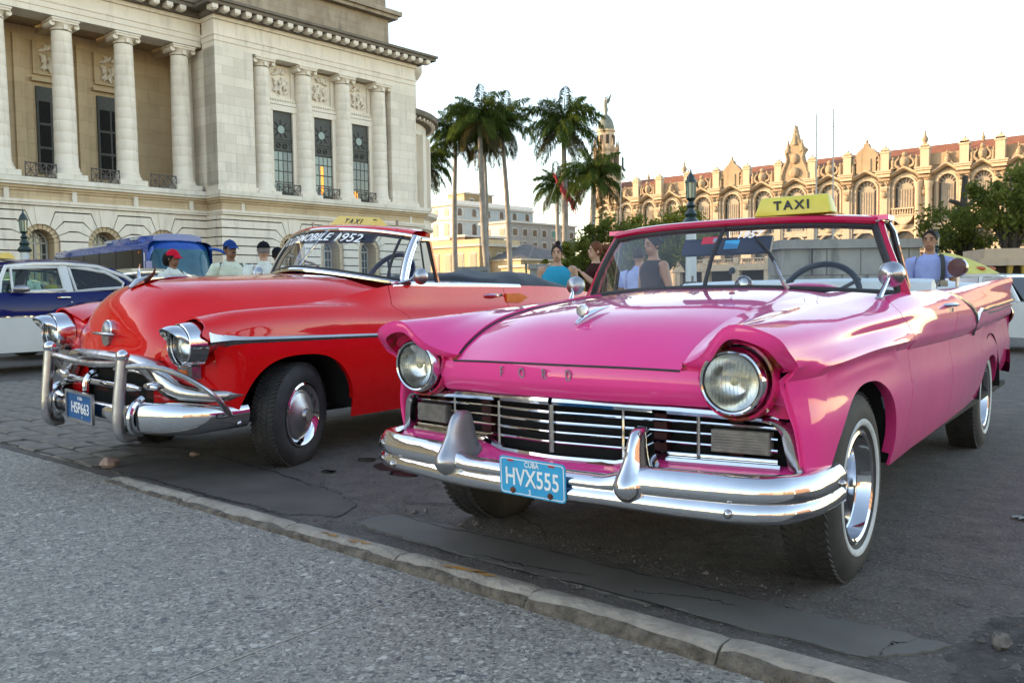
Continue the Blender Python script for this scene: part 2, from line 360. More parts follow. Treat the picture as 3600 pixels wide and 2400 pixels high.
def plate(parent, o, ex, ey, w, h, mats, rows, frame=None, bolts=()):
    """number plate lying in plane ex, ey (car coords)"""
    e = empty('number_plate'); e.parent = parent
    ex = Vector((ex[0], -ex[1], ex[2])).normalized(); ey = Vector((ey[0], -ey[1], ey[2])); ez = ex.cross(ey).normalized(); ey = ez.cross(ex)
    m = Matrix((ex, ey, ez)).transposed().to_4x4(); m.translation = Vector((o[0], -o[1], o[2])); e.matrix_local = m
    def rr(w, h, r, n=5):
        return [(sx*(w/2-r)+r*math.cos(a), sy*(h/2-r)+r*math.sin(a)) for sx, sy, a0 in ((1, 1, 0), (-1, 1, 90), (-1, -1, 180), (1, -1, 270)) for a in [R(a0+90*i/n) for i in range(n+1)]]
    MB().prism(rr(w, h, .014), -.003, 0, 'z').build('plate_sheet', mats[0], e, smooth=30)
    if frame: 
        fr = MB(); 
        for c, d in (((0, h/2+.004, .003), (w+.028, .014, .016)), ((0, -h/2-.004, .003), (w+.028, .014, .016)), ((w/2+.006, 0, .003), (.014, h-.004, .0155)), ((-w/2-.006, 0, .003), (.014, h-.004, .0155))): fr.box(c, d)
        fr.build('plate_frame', frame, e)
    else:
        a = rr(w-.010, h-.010, .011); b = rr(w-.016, h-.016, .009); n = len(a)
        MB().add([(p[0], p[1], .001) for p in a]+[(p[0], p[1], .001) for p in b], [(i, (i+1) % n, n+(i+1) % n, n+i) for i in range(n)]).build('plate_border', mats[1], e)
    for txt, size, x, y, sx in rows:
        ob = put('plate_text', text_mesh(txt, size, mats[1], 'plate_text', .0006, bold=size*.012), e, loc=(x, y, .0014)); ob.scale = (sx, 1, 1)
    for x, y in (((-.082, h/2-.012), (.075, h/2-.012)) if bolts else ()): MB().b2((x-.011, y-.003, .0005), (x+.011, y+.003, .0016)).build('validation_mark', STICKR, e)
    for x, y in bolts:
        MB().lathe([(.0, .007), (.006, .006), (.008, .003), (.011, .0015), (.011, 0)], 8, Matrix.Translation((x, y, .0005))).build('bolt', RUST, e)
    return e
# ================================================================ ground
def m_asphalt():
    m, t, b = _nt('asphalt'); co = _coords(t, 1)
    a = _noise(t, co, .55, 5, .6); f = _noise(t, co, 7, 6, .65); g = _noise(t, co, 75, 4, .7); sp = _noise(t, co, 26, 3, .7)
    c = _mix(t, _ramp(t, f, [(.3, 0.), (.72, 1.)]), (.060, .050, .041), (.165, .140, .117))
    c = _mix(t, _ramp(t, a, [(.35, 0.), (.7, .55)]), c, (.108, .093, .079))
    c = _mix(t, _ramp(t, g, [(.54, 0.), (.66, .8)]), c, (.24, .213, .185))
    c = _mix(t, _ramp(t, sp, [(.62, 0.), (.68, .85)]), c, (.022, .018, .016)); d2 = _noise(t, co, 5.5, 4, .7); c = _mix(t, _ramp(t, d2, [(.64, 0.), (.70, .7)]), c, (.030, .025, .022)); wh = _noise(t, co, 46, 2, .5); c = _mix(t, _ramp(t, wh, [(.76, 0.), (.79, .8)]), c, (.42, .39, .35))
    t.links.new(c, b.inputs['Base Color']); b.inputs['Roughness'].default_value = .82
    h = _n(t, 'ShaderNodeMath', operation='ADD'); t.links.new(f, h.inputs[0]); t.links.new(g, h.inputs[1]); _bump(t, b, h.outputs[0], .8, .02)
    return m
def m_terrazzo():
    m, t, b = _nt('terrazzo'); co0 = _coords(t, 1)
    # break the cells up so that chips are shards of many sizes
    nz = _n(t, 'ShaderNodeTexNoise'); nz.inputs['Scale'].default_value = 26; nz.inputs['Detail'].default_value = 2; t.links.new(co0, nz.inputs['Vector'])
    ad = _n(t, 'ShaderNodeMix', data_type='VECTOR'); ad.inputs[0].default_value = .018; t.links.new(co0, ad.inputs[4]); t.links.new(nz.outputs['Color'], ad.inputs[5]); co = ad.outputs[1]
    def chips(scale, stops, thr, rnd=1.0):
        v = _n(t, 'ShaderNodeTexVoronoi'); v.inputs['Scale'].default_value = scale; v.inputs['Randomness'].default_value = rnd; t.links.new(co, v.inputs['Vector'])
        e = _n(t, 'ShaderNodeTexVoronoi', feature='DISTANCE_TO_EDGE'); e.inputs['Scale'].default_value = scale; e.inputs['Randomness'].default_value = rnd; t.links.new(co, e.inputs['Vector'])
        sp = _n(t, 'ShaderNodeSeparateColor'); t.links.new(v.outputs['Color'], sp.inputs[0])
        col = _ramp(t, sp.outputs[0], stops)
        pick = _n(t, 'ShaderNodeMath', operation='GREATER_THAN'); t.links.new(sp.outputs[1], pick.inputs[0]); pick.inputs[1].default_value = thr
        ed = _n(t, 'ShaderNodeMath', operation='GREATER_THAN'); t.links.new(e.outputs['Distance'], ed.inputs[0]); ed.inputs[1].default_value = .06
        mu = _n(t, 'ShaderNodeMath', operation='MULTIPLY'); t.links.new(pick.outputs[0], mu.inputs[0]); t.links.new(ed.outputs[0], mu.inputs[1]); return col, mu.outputs[0]
    base = _mix(t, _noise(t, co0, 160, 3, .7), (.20, .178, .145), (.36, .325, .265))
    st = [(0, (.052, .050, .056)), (.3, (.125, .115, .102)), (.55, (.225, .205, .172)), (.8, (.36, .325, .27)), (1, (.56, .51, .43))]
    c1, f1 = chips(125, st, .25); c2, f2 = chips(70, st, .62); c3, f3 = chips(44, [(0, (.045, .045, .06)), (.5, (.20, .185, .16)), (1, (.60, .55, .47))], .93)
    c = _mix(t, f1, base, c1); c = _mix(t, f2, c, c2); c = _mix(t, f3, c, c3)
    big = _noise(t, co0, 1.1, 5, .6); c = _mix(t, _ramp(t, big, [(.35, 0.), (.7, .40)]), c, (.24, .215, .172)); 
    st2 = _noise(t, co0, 5, 5, .7); c = _mix(t, _ramp(t, st2, [(.58, 0.), (.75, .45)]), c, (.13, .117, .095))
    t.links.new(c, b.inputs['Base Color']); b.inputs['Roughness'].default_value = .62
    _bump(t, b, _noise(t, co0, 130, 3), .25, .004); return m
ASPH = m_asphalt(); TERR = m_terrazzo()
KERBM = mk('kerb_concrete', (.38, .33, .265), .85, col2=(.24, .205, .165), vs=7, bump=.8, bs=35, bd=.02, detail=7)
ROUGHM = mk('broken_concrete', (.21, .175, .135), .95, col2=(.09, .074, .058), vs=22, bump=1.0, bs=60, bd=.03, detail=7)
PATCHM = mk('cement_patch', (.135, .127, .108), .7, col2=(.10, .092, .078), vs=3, bump=.25, bs=40, detail=6)
PATCHD = mk('dark_cement', (.095, .082, .068), .8, col2=(.066, .056, .047), vs=4, bump=.35, bs=40, detail=6)
PAVM = mk('stone_pavers', (.22, .192, .155), .8, col2=(.145, .125, .10), vs=9, bump=.6, bs=45, bd=.01, detail=6)
OILM = mk('oil_stain', (.010, .008, .010), .35, col2=(.02, .017, .018), vs=15)
YELP = mk('worn_orange_paint', (.52, .22, .03), .8, col2=(.36, .20, .07), vs=40, detail=6)
KN = np.array([.64, .7684]); KT = np.array([.7684, -.64])          # kerb normal (to the road) and run
def kp(n, s, z): return (KN[0]*n+KT[0]*s, KN[1]*n+KT[1]*s, z)
def zs(s):  return -.040+.034*np.clip((-1.2-s)/3.5, 0, 1)           # pavement height along the kerb
# far ground sheet
g = MB(); n_ = 60
g.add([(-500, -300, 0), (500, -300, 0), (500, 900, 0), (-500, 900, 0)], [(0, 1, 2, 3)]); g.v = [(x, y, -.09) for x, y, z in g.v]
g.build('ground', ASPH, kind='structure')
# road: one sheet on the road side of the kerb, finely uneven near the lens
S_ = np.r_[-60, -30, -15, np.linspace(-8.5, 6.5, 76), 12, 30, 60]; N_ = np.r_[2.20, 2.26, np.linspace(2.32, 7, 40), 9, 14, 30, 80, 220]
rng = np.random.RandomState(3)
def lump(x, y):
    return .003*np.sin(3.1*x+1.3*y)*np.sin(2.3*y-.7*x)+.002*np.sin(9.2*x-4*y)*np.sin(7.9*y+2*x)
P = np.array([[kp(n, s, 0) for n in N_] for s in S_]); P[..., 2] = lump(P[..., 0], P[..., 1])*(np.clip((N_-2.8)/.5, 0, 1)*np.clip((9-N_)/3, 0, 1))[None]-.004
MB().grid(P, flip=False).build('road', ASPH, kind='structure', smooth=60)
# pavement: terrazzo on the camera side
Sp = np.r_[-40, -14, np.linspace(-8, 6, 60), 12, 40]; Np = np.r_[-60, -12, -3, 0, .8, 1.4, 1.8, 2.05, 2.225]
P = np.array([[kp(n, s, zs(s)) for n in Np] for s in Sp])
pav = MB().grid(P, flip=False).build('pavement', TERR, kind='structure')
jt = mk('brass_joint', (.42, .38, .28), .6, col2=(.30, .28, .22))
for s0, s1, n0, n1 in ((-2.13, -2.13, -.5, 2.10), (-.05, -.05, .2, 2.10), (2.2, 2.2, -.5, 2.1), (-4.3, -4.3, -.5, 2.1)):
    a = np.array(kp(n0, s0+.35*(2.1-n0)*0, zs(s0)+.0015)); b_ = np.array(kp(n1, s1, zs(s1)+.0015)); k = np.array([KT[0], KT[1], 0])*.0035
    MB().add([a-k, a+k, b_+k, b_-k], [(0, 1, 2, 3)]).build('divider_strip', jt, pav)
# kerb stones, each a worn block with a broken inner face
kerb = empty('kerb', kind='structure')
random.seed(11); s = -4.72; k = 0
while s < 5.2:
    L = random.uniform(.62, 1.05); s1 = min(s+L, 5.25); ns = max(6, int((s1-s)/.035)); ss = np.linspace(s+.004, s1-.004, ns)
    tilt = random.uniform(-.005, .005); wob = random.uniform(0, 9)
    rows = []
    for q in ss:
        e = min(1, (q-s)/.03, (s1-q)/.03); e = .6+.4*math.sqrt(max(0, e)); rr = rng.uniform
        zt = .012+tilt*(q-s)-(1-e)*.02; zp = float(zs(q)); wv = .010*math.sin(11*q+wob)+.006*math.sin(31*q)
        wdt = .085+.03*np.clip((q+3)/5, 0, 1); ni = 2.232-wdt
        rows.append([kp(2.245+.004*math.sin(5*q), q, -.05), kp(2.238+.004*math.sin(5*q), q, zt-.008), kp(2.222, q, zt), kp(ni+.030+wv, q, zt+.001), kp(ni+.010+wv+rr(-.004, .004), q, zt-.010-rr(0, .004)),
                     kp(ni-.004+wv*.6+rr(-.005, .005), q, (zt+zp)/2+rr(-.004, .004)), kp(ni-.012+rr(-.006, .004), q, zp+.006), kp(ni-.016, q, zp-.03)])
    P = np.array(rows); m_ = MB().grid(P, flip=False)
    for e_, fl in ((P[0], 0), (P[-1], 1)): m_.add([tuple(p) for p in e_], [tuple(range(8)) if fl else tuple(range(8))[::-1]])
    ks = m_.build('kerb_stone', KERBM, kerb, smooth=50)
    MB().grid(P[:, 4:8]+np.array([-KN[0]*.0035, -KN[1]*.0035, .001]), flip=False).build('broken_edge', ROUGHM, ks, smooth=20)
    if k in (2, 3, 6, 7, 9):
        for _ in range(5):
            q = random.uniform(s+.12, s1-.2); n0_ = random.uniform(2.175, 2.205); sz = random.uniform(.2, 1.0); pts = [kp(n0_+.020*sz*math.sin(a)*random.uniform(.2, 1.0), q+.075*sz*math.cos(a)*random.uniform(.3, 1.2), .0155) for a in np.linspace(0, 2*math.pi, 15)[:-1]]
            MB().add(pts, [tuple(range(14))[::-1]]).build('paint_mark', YELP, ks)
    s = s1; k += 1
# cement gutter patches
def blob(name, poly, z, mat, lab, jag=.012, n=90, skirt=True):
    P = np.array([kp(a, b, z) for a, b in poly]); P = np.vstack([P, P[:1]]); dd = np.r_[0, np.cumsum(np.linalg.norm(np.diff(P, axis=0), axis=1))]; uu = np.linspace(0, dd[-1], n)[:-1]; C = np.stack([np.interp(uu, dd, P[:, q]) for q in range(3)], 1); r_ = np.random.RandomState(len(name))
    tt_ = np.linspace(0, 2*math.pi, len(C), endpoint=False); nz_ = sum(r_.uniform(.3, 1)*np.sin(f_*tt_+r_.uniform(0, 6)) for f_ in (9, 14, 23, 37, 61))*jag*.9
    C[:, :2] += r_.uniform(-jag, jag, (len(C), 2))*.5+nz_[:, None]*KN[None]; zz = C.copy(); zz[:, 2] = -.03
    ar = np.sum(C[:, 0]*np.roll(C[:, 1], -1)-np.roll(C[:, 0], -1)*C[:, 1]); m = MB().add([tuple(p) for p in C], [tuple(range(len(C))) if ar > 0 else tuple(range(len(C)))[::-1]]); (m.grid([C, zz], cv=True, flip=ar < 0) if skirt else None)
    o = m.build(name, mat, smooth=0); o['kind'] = 'structure'; return o
def so_(x, y): return (KN[0]*x+KN[1]*y, KT[0]*x+KT[1]*y)
blob('gutter_slab', [(2.40, -2.87), (2.60, -2.93), (2.60, -2.2), (2.57, -1.3), (2.54, -.6), (2.57, .2), (2.53, -.62+0.1+.0) if False else (2.56, -.05), (2.33, -.62), (2.37, -1.2), (2.34, -1.9)], .0065, PATCHM, '') if False else None
blob('gutter_slab', [(2.39, -2.88), (2.50, -2.92), (2.60, -2.86), (2.61, -2.4), (2.585, -1.9), (2.56, -1.4), (2.555, -1.0), (2.57, -.55), (2.47, -.60), (2.33, -.72), (2.335, -1.1), (2.33, -1.6), (2.345, -2.1), (2.36, -2.5)], .0030, PATCHM, '', .007, 260)
blob('gutter_slab', [(2.28, -5.0), (2.62, -5.1), (2.85, -4.6), (2.95, -4.0), (2.72, -3.5), (2.62, -3.15), (2.42, -3.05), (2.30, -3.3), (2.29, -4.2)], .0020, PATCHD, '', .010, 260)
for a_, b_, r_ in ((3.34, -3.68, .16), (3.23, -3.50, .10), (3.38, -3.98, .07), (3.02, -3.9, .05), (4.2, -.6, .08), (4.9, .9, .12), (3.3, .6, .05)):
    o = blob('oil_stain', [(a_+r_*math.cos(t)*random.uniform(.5, .8), b_+r_*math.sin(t)*random.uniform(.8, 1.2)) for t in np.linspace(0, 2*math.pi, 9)[:-1]], .0022, OILM, '', .012, 120, False)
# stone pavers on the roadway, left
pv = empty('stone_paving', kind='structure'); me = []
for k in range(4):
    m = MB(); r_ = np.random.RandomState(k); hx, hy = .135, .088; N = 6
    top = [(sx*(hx-.012)+r_.uniform(-.006, .006), sy*(hy-.012)+r_.uniform(-.006, .006), r_.uniform(-.003, .003)) for sx, sy in ((-1, -1), (0, -1), (1, -1), (1, 0), (1, 1), (0, 1), (-1, 1), (-1, 0))]
    mid = [(p[0]*1.09, p[1]*1.13, -.010) for p in top]; m.grid([mid, top], cv=True, flip=True); m.add(top, [tuple(range(8))]); me.append(m.mesh('paver', PAVM, 60))
ang = math.atan2(KT[1], KT[0]); cnt = 0
for i in range(26):
    for j in range(30):
        s_ = -5.02-.282*i-(.141 if j % 2 else 0); n_ = 2.35+.19*j
        x, y, _ = kp(n_, s_, 0)
        if x > -2.6-.15*(y-6) or y > 10.5 or cnt >= 300: continue
        px = 1800+2998*x/y
        if px < -120: continue
        put('paver', me[(i*7+j*3) % 4], pv, loc=(x, y, .006+random.uniform(-.004, .004)), rot=(random.uniform(-.012, .012), random.uniform(-.012, .012), ang+random.uniform(-.02, .02))); cnt += 1
# cracks and crumbling edges in the carriageway
CRK = mk('crack_shadow', (.012, .010, .009), .95, col2=(.02, .017, .015), vs=30)
def crack(n0, s0, n1, s1, w, seed, z=.0045):
    r_ = np.random.RandomState(seed); k = 46; u = np.linspace(0, 1, k); n_ = n0+(n1-n0)*u; s_ = s0+(s1-s0)*u
    dn = np.cumsum(r_.normal(0, .006, k)); dn -= dn[-1]*u; ds_ = np.cumsum(r_.normal(0, .004, k)); wd = w*(.35+r_.rand(k))*np.sin(np.pi*np.clip(u*1.02, .02, .98))**.5
    A = [kp(a+b-c, d_+e_, z) for a, b, c, d_, e_ in zip(n_, dn, wd, s_, ds_)]; B_ = [kp(a+b+c, d_+e_, z) for a, b, c, d_, e_ in zip(n_, dn, wd, s_, ds_)]
    MB().grid([A, B_], flip=True).build('road_crack', CRK, smooth=0, kind='structure')
for q in ((2.33, -2.86, 2.325, -.66, .006, 1), (2.60, -2.9, 2.58, -1.0, .004, 2), (2.62, -3.3, 3.0, -2.5, .005, 3), (3.0, -2.5, 2.72, -2.1, .004, 4), (2.35, -2.2, 2.44, -1.7, .005, 5), (2.40, -1.5, 2.47, -1.15, .004, 6), (2.9, -4.9, 2.7, -3.4, .006, 7), (2.28, -4.9, 2.27, -3.1, .007, 8), (2.56, -.65, 2.34, -.66, .003, 9), (2.9, .4, 3.6, .9, .005, 10), (3.2, -1.0, 3.25, .8, .004, 11), (2.30, -6.9, 3.05, -4.95, .012, 12), (2.25, -9.5, 2.28, -4.8, .010, 13)): crack(*q)
# crumbled asphalt ridge by the slab end
r_ = np.random.RandomState(21); ns_, ss_ = np.linspace(2.30, 3.02, 46), np.linspace(-.58, 1.9, 130); H_ = np.zeros((130, 46))
for f_, a_ in ((3, .010), (7, .008), (15, .006), (31, .005), (60, .004)):
    H_ += a_*np.sin(f_*ss_[:, None]+r_.uniform(0, 6)+2*np.sin(f_*.6*ns_[None]))*np.sin(f_*1.3*ns_[None]+r_.uniform(0, 6))
H_ += r_.uniform(-.003, .003, H_.shape); wd_ = np.clip((ns_-2.30)/.12, 0, 1)*np.clip((3.02-ns_)/.25, 0, 1); ws_ = np.clip((ss_+.58)/.12, 0, 1)*np.clip((1.9-ss_)/.4, 0, 1)
Z_ = (.006+np.abs(H_)*1.1)*wd_[None]*ws_[:, None]-.008
MB().grid(np.array([[kp(n, s, Z_[i, j]) for j, n in enumerate(ns_)] for i, s in enumerate(ss_)]), flip=False).build('broken_asphalt', mk('crumbled_asphalt', (.105, .092, .080), .95, col2=(.055, .047, .040), vs=16, bump=.9, bs=70, bd=.02, detail=7), smooth=30, kind='structure')
# loose stones
def rock(name, loc, r, mat, lab, seed):
    m = MB(); r_ = np.random.RandomState(seed); nu, nv = 9, 6
    P = np.array([[(math.sin(t)*math.cos(a), math.sin(t)*math.sin(a), math.cos(t)) for a in np.arange(nu)*2*math.pi/nu] for t in np.linspace(.05, math.pi-.05, nv)])*np.array(r)
    P *= (1+r_.uniform(-.22, .16, (nv, nu, 1))); m.grid(P, cv=True).add([tuple(p) for p in P[0]], [tuple(range(nu))]); m.build(name, mat, smooth=25, label=lab, cat='stone', loc=loc)
ROCKP = mk('pinkish_stone', (.36, .25, .20), .85, col2=(.25, .17, .14), vs=30, bump=.5, bs=60); ROCKG = mk('grey_stone', (.16, .145, .13), .9, col2=(.09, .08, .075), vs=40, bump=.6, bs=80)
rock('loose_stone', (-2.40, 5.02, .030), (.062, .048, .036), ROCKP, 'pale pinkish stone lying in the gutter in front of the red car', 2)
rock('loose_stone', (-2.02, 5.35, .012), (.032, .022, .014), ROCKP, 'small flat pinkish stone under the front bumper of the red car', 5)
rock('loose_stone', (1.335, 2.30, .022), (.030, .024, .026), ROCKG, 'grey broken stone in the gutter at the lower right corner', 8)
rub = MB(); r_ = np.random.RandomState(5)
for k in range(900):
    if k < 420: n_ = 2.62+abs(r_.normal(0, .10)); s_ = r_.uniform(-2.9, 1.6)
    elif k < 620: n_ = 2.30+abs(r_.normal(0, .03)); s_ = r_.uniform(-3.5, 1.2)
    else: n_ = r_.uniform(2.35, 2.75); s_ = r_.uniform(-.58, 1.0)
    x, y, _ = kp(n_, s_, 0); q = r_.uniform(.002, .006)*(1+2.0*(r_.rand() < .05)); a = r_.uniform(0, 6)
    c = [(x+q*math.cos(a+t)*r_.uniform(.6, 1.2), y+q*math.sin(a+t)*r_.uniform(.6, 1.2), .002) for t in (0, 1.6, 3.1, 4.7)]
    rub.add(c+[(x+q*.2, y, .003+q*r_.uniform(.5, 1.0))], [(0, 1, 4), (1, 2, 4), (2, 3, 4), (3, 0, 4)])
rub.build('gravel', ROCKG, smooth=0, kind='stuff', label='loose grit and crumbs of asphalt along the gutter', cat='gravel')
# ================================================================ big stone building (left)
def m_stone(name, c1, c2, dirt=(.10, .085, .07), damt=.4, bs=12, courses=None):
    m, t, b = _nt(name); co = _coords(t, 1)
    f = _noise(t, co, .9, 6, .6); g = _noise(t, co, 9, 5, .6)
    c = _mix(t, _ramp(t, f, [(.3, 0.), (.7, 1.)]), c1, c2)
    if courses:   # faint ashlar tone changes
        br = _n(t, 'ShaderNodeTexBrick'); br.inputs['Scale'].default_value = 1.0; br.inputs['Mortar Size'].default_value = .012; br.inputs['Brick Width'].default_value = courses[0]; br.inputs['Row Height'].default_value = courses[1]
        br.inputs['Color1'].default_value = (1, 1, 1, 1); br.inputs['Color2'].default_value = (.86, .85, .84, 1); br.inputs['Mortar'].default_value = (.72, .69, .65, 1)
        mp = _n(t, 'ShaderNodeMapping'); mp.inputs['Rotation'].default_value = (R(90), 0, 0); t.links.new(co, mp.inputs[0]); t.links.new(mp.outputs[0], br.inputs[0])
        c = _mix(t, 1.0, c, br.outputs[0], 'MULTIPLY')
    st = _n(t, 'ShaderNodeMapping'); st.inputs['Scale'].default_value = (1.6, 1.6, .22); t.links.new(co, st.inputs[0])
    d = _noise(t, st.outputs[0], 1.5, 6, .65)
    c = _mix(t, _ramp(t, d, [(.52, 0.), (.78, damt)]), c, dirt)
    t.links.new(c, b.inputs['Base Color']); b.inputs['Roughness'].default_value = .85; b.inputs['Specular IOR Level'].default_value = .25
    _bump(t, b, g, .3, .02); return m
LIME = m_stone('pale_limestone', (.75, .675, .575), (.68, .605, .505), damt=.34)
LIMEA = m_stone('ashlar_limestone', (.75, .68, .585), (.68, .61, .51), damt=.38, courses=(1.5, .56))
LIMEW = m_stone('weathered_ledge', (.72, .67, .58), (.60, .54, .45), damt=.38)
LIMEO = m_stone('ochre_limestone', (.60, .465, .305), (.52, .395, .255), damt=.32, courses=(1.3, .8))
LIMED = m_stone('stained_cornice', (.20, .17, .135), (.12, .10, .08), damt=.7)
ATTIC = m_stone('stained_attic_stone', (.40, .33, .25), (.27, .215, .16), damt=.75, courses=(1.4, .42))
BRONZE = mk('dark_bronze', (.018, .020, .018), .5, col2=(.03, .033, .028), vs=6)
IRON = mk('wrought_iron', (.10, .085, .075), .7, col2=(.06, .05, .045), vs=8)
PANE = mk('old_pane', (.02, .03, .028), .12, col2=(.05, .07, .065), vs=2, coat=.4)
PANEG = mk('frosted_pane', (.16, .22, .20), .25, col2=(.12, .17, .155), vs=3, coat=.3)
WFRAME = mk('painted_window_frame', (.46, .45, .42), .6, col2=(.38, .37, .35))
WARM = mk('lit_lamp_glow', (.8, .35, .06), .5, emit=(1.0, .36, .05, .35))
def build_capitol():
    e = empty('government_building', (-17.18, 50.0, 0), math.atan2(.74896, .66262), label='monumental pale limestone building with giant columns, arched basement windows and dark bracketed cornice', cat='building')
    # local: x along facade, y into the building, z up
    def B(m, n, mt, p=e, **k): return m.build(n, mt, p, **k)
    ZT = 17.25
    # ---- core masses
    m = MB(); m.b2((.6, 1.15, 7.0), (15.55, 20, 15.65)); B(m, 'wing_wall', LIMEA)
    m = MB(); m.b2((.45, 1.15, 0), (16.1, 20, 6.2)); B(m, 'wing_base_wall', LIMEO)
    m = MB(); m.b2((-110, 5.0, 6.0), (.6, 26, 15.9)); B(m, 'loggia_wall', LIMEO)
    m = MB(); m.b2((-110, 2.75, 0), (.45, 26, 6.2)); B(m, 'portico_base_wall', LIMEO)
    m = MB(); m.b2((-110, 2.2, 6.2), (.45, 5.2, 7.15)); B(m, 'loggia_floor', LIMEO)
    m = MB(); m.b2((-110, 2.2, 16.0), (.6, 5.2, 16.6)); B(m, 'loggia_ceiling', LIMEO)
    for k in range(9): B(MB().b2((-.75-3.27*k-.25, 2.4, 15.6), (-.75-3.27*k+.25, 5.0, 16.0)), 'ceiling_beam', LIMEO)
    # end piers of the wing
    for x0, x1 in ((.3, 2.78), (13.55, 15.85)):
        m = MB(); m.b2((x0, 0, 7.60), (x1, 1.3, 15.6)); m.b2((x0-.10, -.10, 7.22), (x1+.10, 1.3, 7.60)); B(m, 'corner_pier', LIMEA)
    m = MB(); m.b2((.3, 0.05, 7.3), (.62, 5.0, 15.6)); B(m, 'wing_return_wall', LIMEA)
    m = MB(); m.b2((14.0, .02, 7.3), (15.84, 16, 15.6)); B(m, 'end_wall', LIMEA)
    # entablature: fascia steps, frieze
    def entab(x0, x1, y0, z0):
        m = MB(); m.b2((x0, y0, z0), (x1, y0+1.4, z0+.32)); m.b2((x0-.04, y0-.05, z0+.32), (x1+.04, y0+1.4, z0+.62)); m.b2((x0-.09, y0-.10, z0+.62), (x1+.09, y0+1.4, z0+.72)); m.b2((x0, y0+.02, z0+.72), (x1, y0+1.4, ZT-.12)); m.b2((x0-.1, y0-.12, ZT-.12), (x1+.1, y0+1.4, ZT+.10)); B(m, 'entablature', LIME)
    entab(.3, 15.85, .0, 15.6); entab(-110, .32, 1.55, 15.95-.2)
    # cornice with modillions
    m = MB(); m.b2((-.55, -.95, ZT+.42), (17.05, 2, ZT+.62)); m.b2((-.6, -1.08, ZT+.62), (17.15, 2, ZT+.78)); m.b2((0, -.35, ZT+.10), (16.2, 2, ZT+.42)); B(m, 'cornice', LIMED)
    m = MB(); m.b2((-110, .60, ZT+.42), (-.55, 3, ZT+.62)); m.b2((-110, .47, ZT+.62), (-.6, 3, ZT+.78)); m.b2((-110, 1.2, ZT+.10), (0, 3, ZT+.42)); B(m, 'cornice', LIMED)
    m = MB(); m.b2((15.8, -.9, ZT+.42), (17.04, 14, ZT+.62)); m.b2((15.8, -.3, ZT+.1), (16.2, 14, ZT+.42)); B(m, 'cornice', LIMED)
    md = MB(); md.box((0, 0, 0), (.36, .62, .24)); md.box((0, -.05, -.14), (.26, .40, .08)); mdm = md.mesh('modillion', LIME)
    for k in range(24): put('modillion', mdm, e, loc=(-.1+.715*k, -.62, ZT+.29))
    for k in range(16): put('modillion', mdm, e, loc=(-1.2-.78*k, .92, ZT+.29))
    # attic
    m = MB(); m.b2((-110, 2.4, ZT+.7), (15.55, 22, 21.0)); B(m, 'attic_wall', ATTIC)
    m = MB(); m.b2((-110, 1.9, 21.0), (16.05, 22, 21.25)); m.b2((-110, 1.7, 21.25), (16.3, 22, 21.55)); B(m, 'attic_cornice', ATTIC)
    m = MB(); m.b2((-110, 2.6, 21.5), (15.5, 22, 24.5)); B(m, 'attic_upper_wall', ATTIC)
    m = MB(); m.b2((1.2, 1.3, ZT+.78), (15.62, 2.5, ZT+1.25)); B(m, 'attic_plinth', ATTIC)
    # blocks of the attic picked out where stained
    bl = MB(); r_ = np.random.RandomState(4)
    # ledge and band courses
    def ledge(x0, x1, y0, ex0=True, ex1=True):
        a, b = (0 if not ex0 else 1), (0 if not ex1 else 1)
        m = MB(); m.b2((x0-.32*a, y0-.72, 6.86), (x1+.42*b, y0+1.5, 7.0)); m.b2((x0-.36*a, y0-.80, 7.0), (x1+.46*b, y0+1.5, 7.25)); B(m, 'ledge', LIMEW)
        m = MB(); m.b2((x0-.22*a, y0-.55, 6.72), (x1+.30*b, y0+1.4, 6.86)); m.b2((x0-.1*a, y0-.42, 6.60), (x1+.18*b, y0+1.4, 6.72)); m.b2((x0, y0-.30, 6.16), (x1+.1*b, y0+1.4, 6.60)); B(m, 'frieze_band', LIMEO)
        m = MB(); m.b2((x0-.06*a, y0-.42, 6.02), (x1+.18*b, y0+1.3, 6.16)); m.b2((x0, y0-.36, 5.90), (x1+.12*b, y0+1.3, 6.02)); B(m, 'string_course', LIME)
    ledge(.35, 16.2, 0.12); ledge(-110, .35, 1.75, True, False)
    for k in range(13):
        for x0, yy in (((-.75-3.27*k), 1.12),): B(MB().b2((x0-.10, yy+.2, 6.16), (x0+.14, yy+.4, 6.75)), 'band_block', LIMEW)
    for x in (1.7, 15.0): B(MB().b2((x-.1, -.22, 6.16), (x+.12, -.1, 6.75)), 'band_block', LIMEW)
    # ---- columns
    def col_mesh(r, z0, z1):
        prof = [(r*1.28, 0), (r*1.30, .10), (r*1.24, .20), (r*1.12, .24), (r*1.14, .34), (r*1.05, .42), (r*1.02, .50)]
        H = z1-z0; n = 12
        for k in range(1, n+1):
            z = .5+(H-.5-.05)*k/n; rr = r*(1-.14*(k/n)**1.6)
            prof += [(rr+.002, z-.025), (rr-.006, z-.012), (rr, z)]
        return prof, H
    pr, H = col_mesh(.57, 7.5, 15.05)
    sh = MB().lathe(pr, 28).mesh('shaft', LIME, 45)
    cp = MB(); cp.lathe([(.49, -.02), (.53, .0), (.53, .06), (.49, .08), (.52, .16), (.62, .26), (.66, .30)], 28); cp.box((0, 0, .36), (1.30, 1.30, .12)); cp.box((0, 0, .46), (1.40, 1.40, .09)); cp.tube([(-.62, -.50, .24), (-.62, .50, .24)], .14, 12); cp.tube([(.62, -.50, .24), (.62, .50, .24)], .14, 12); cp.box((0, -.58, .10), (.2, .12, .22)); cpm = cp.mesh('capital', LIME, 40)
    bs = MB().box((0, 0, 0), (1.55, 1.55, .30)).mesh('plinth', LIMEW)
    def column(x, y, zb=7.5):
        c = put('column', sh, e, loc=(x, y, zb)); put('capital', cpm, c, loc=(0, 0, H)); put('plinth', bs, c, loc=(0, 0, -.15))
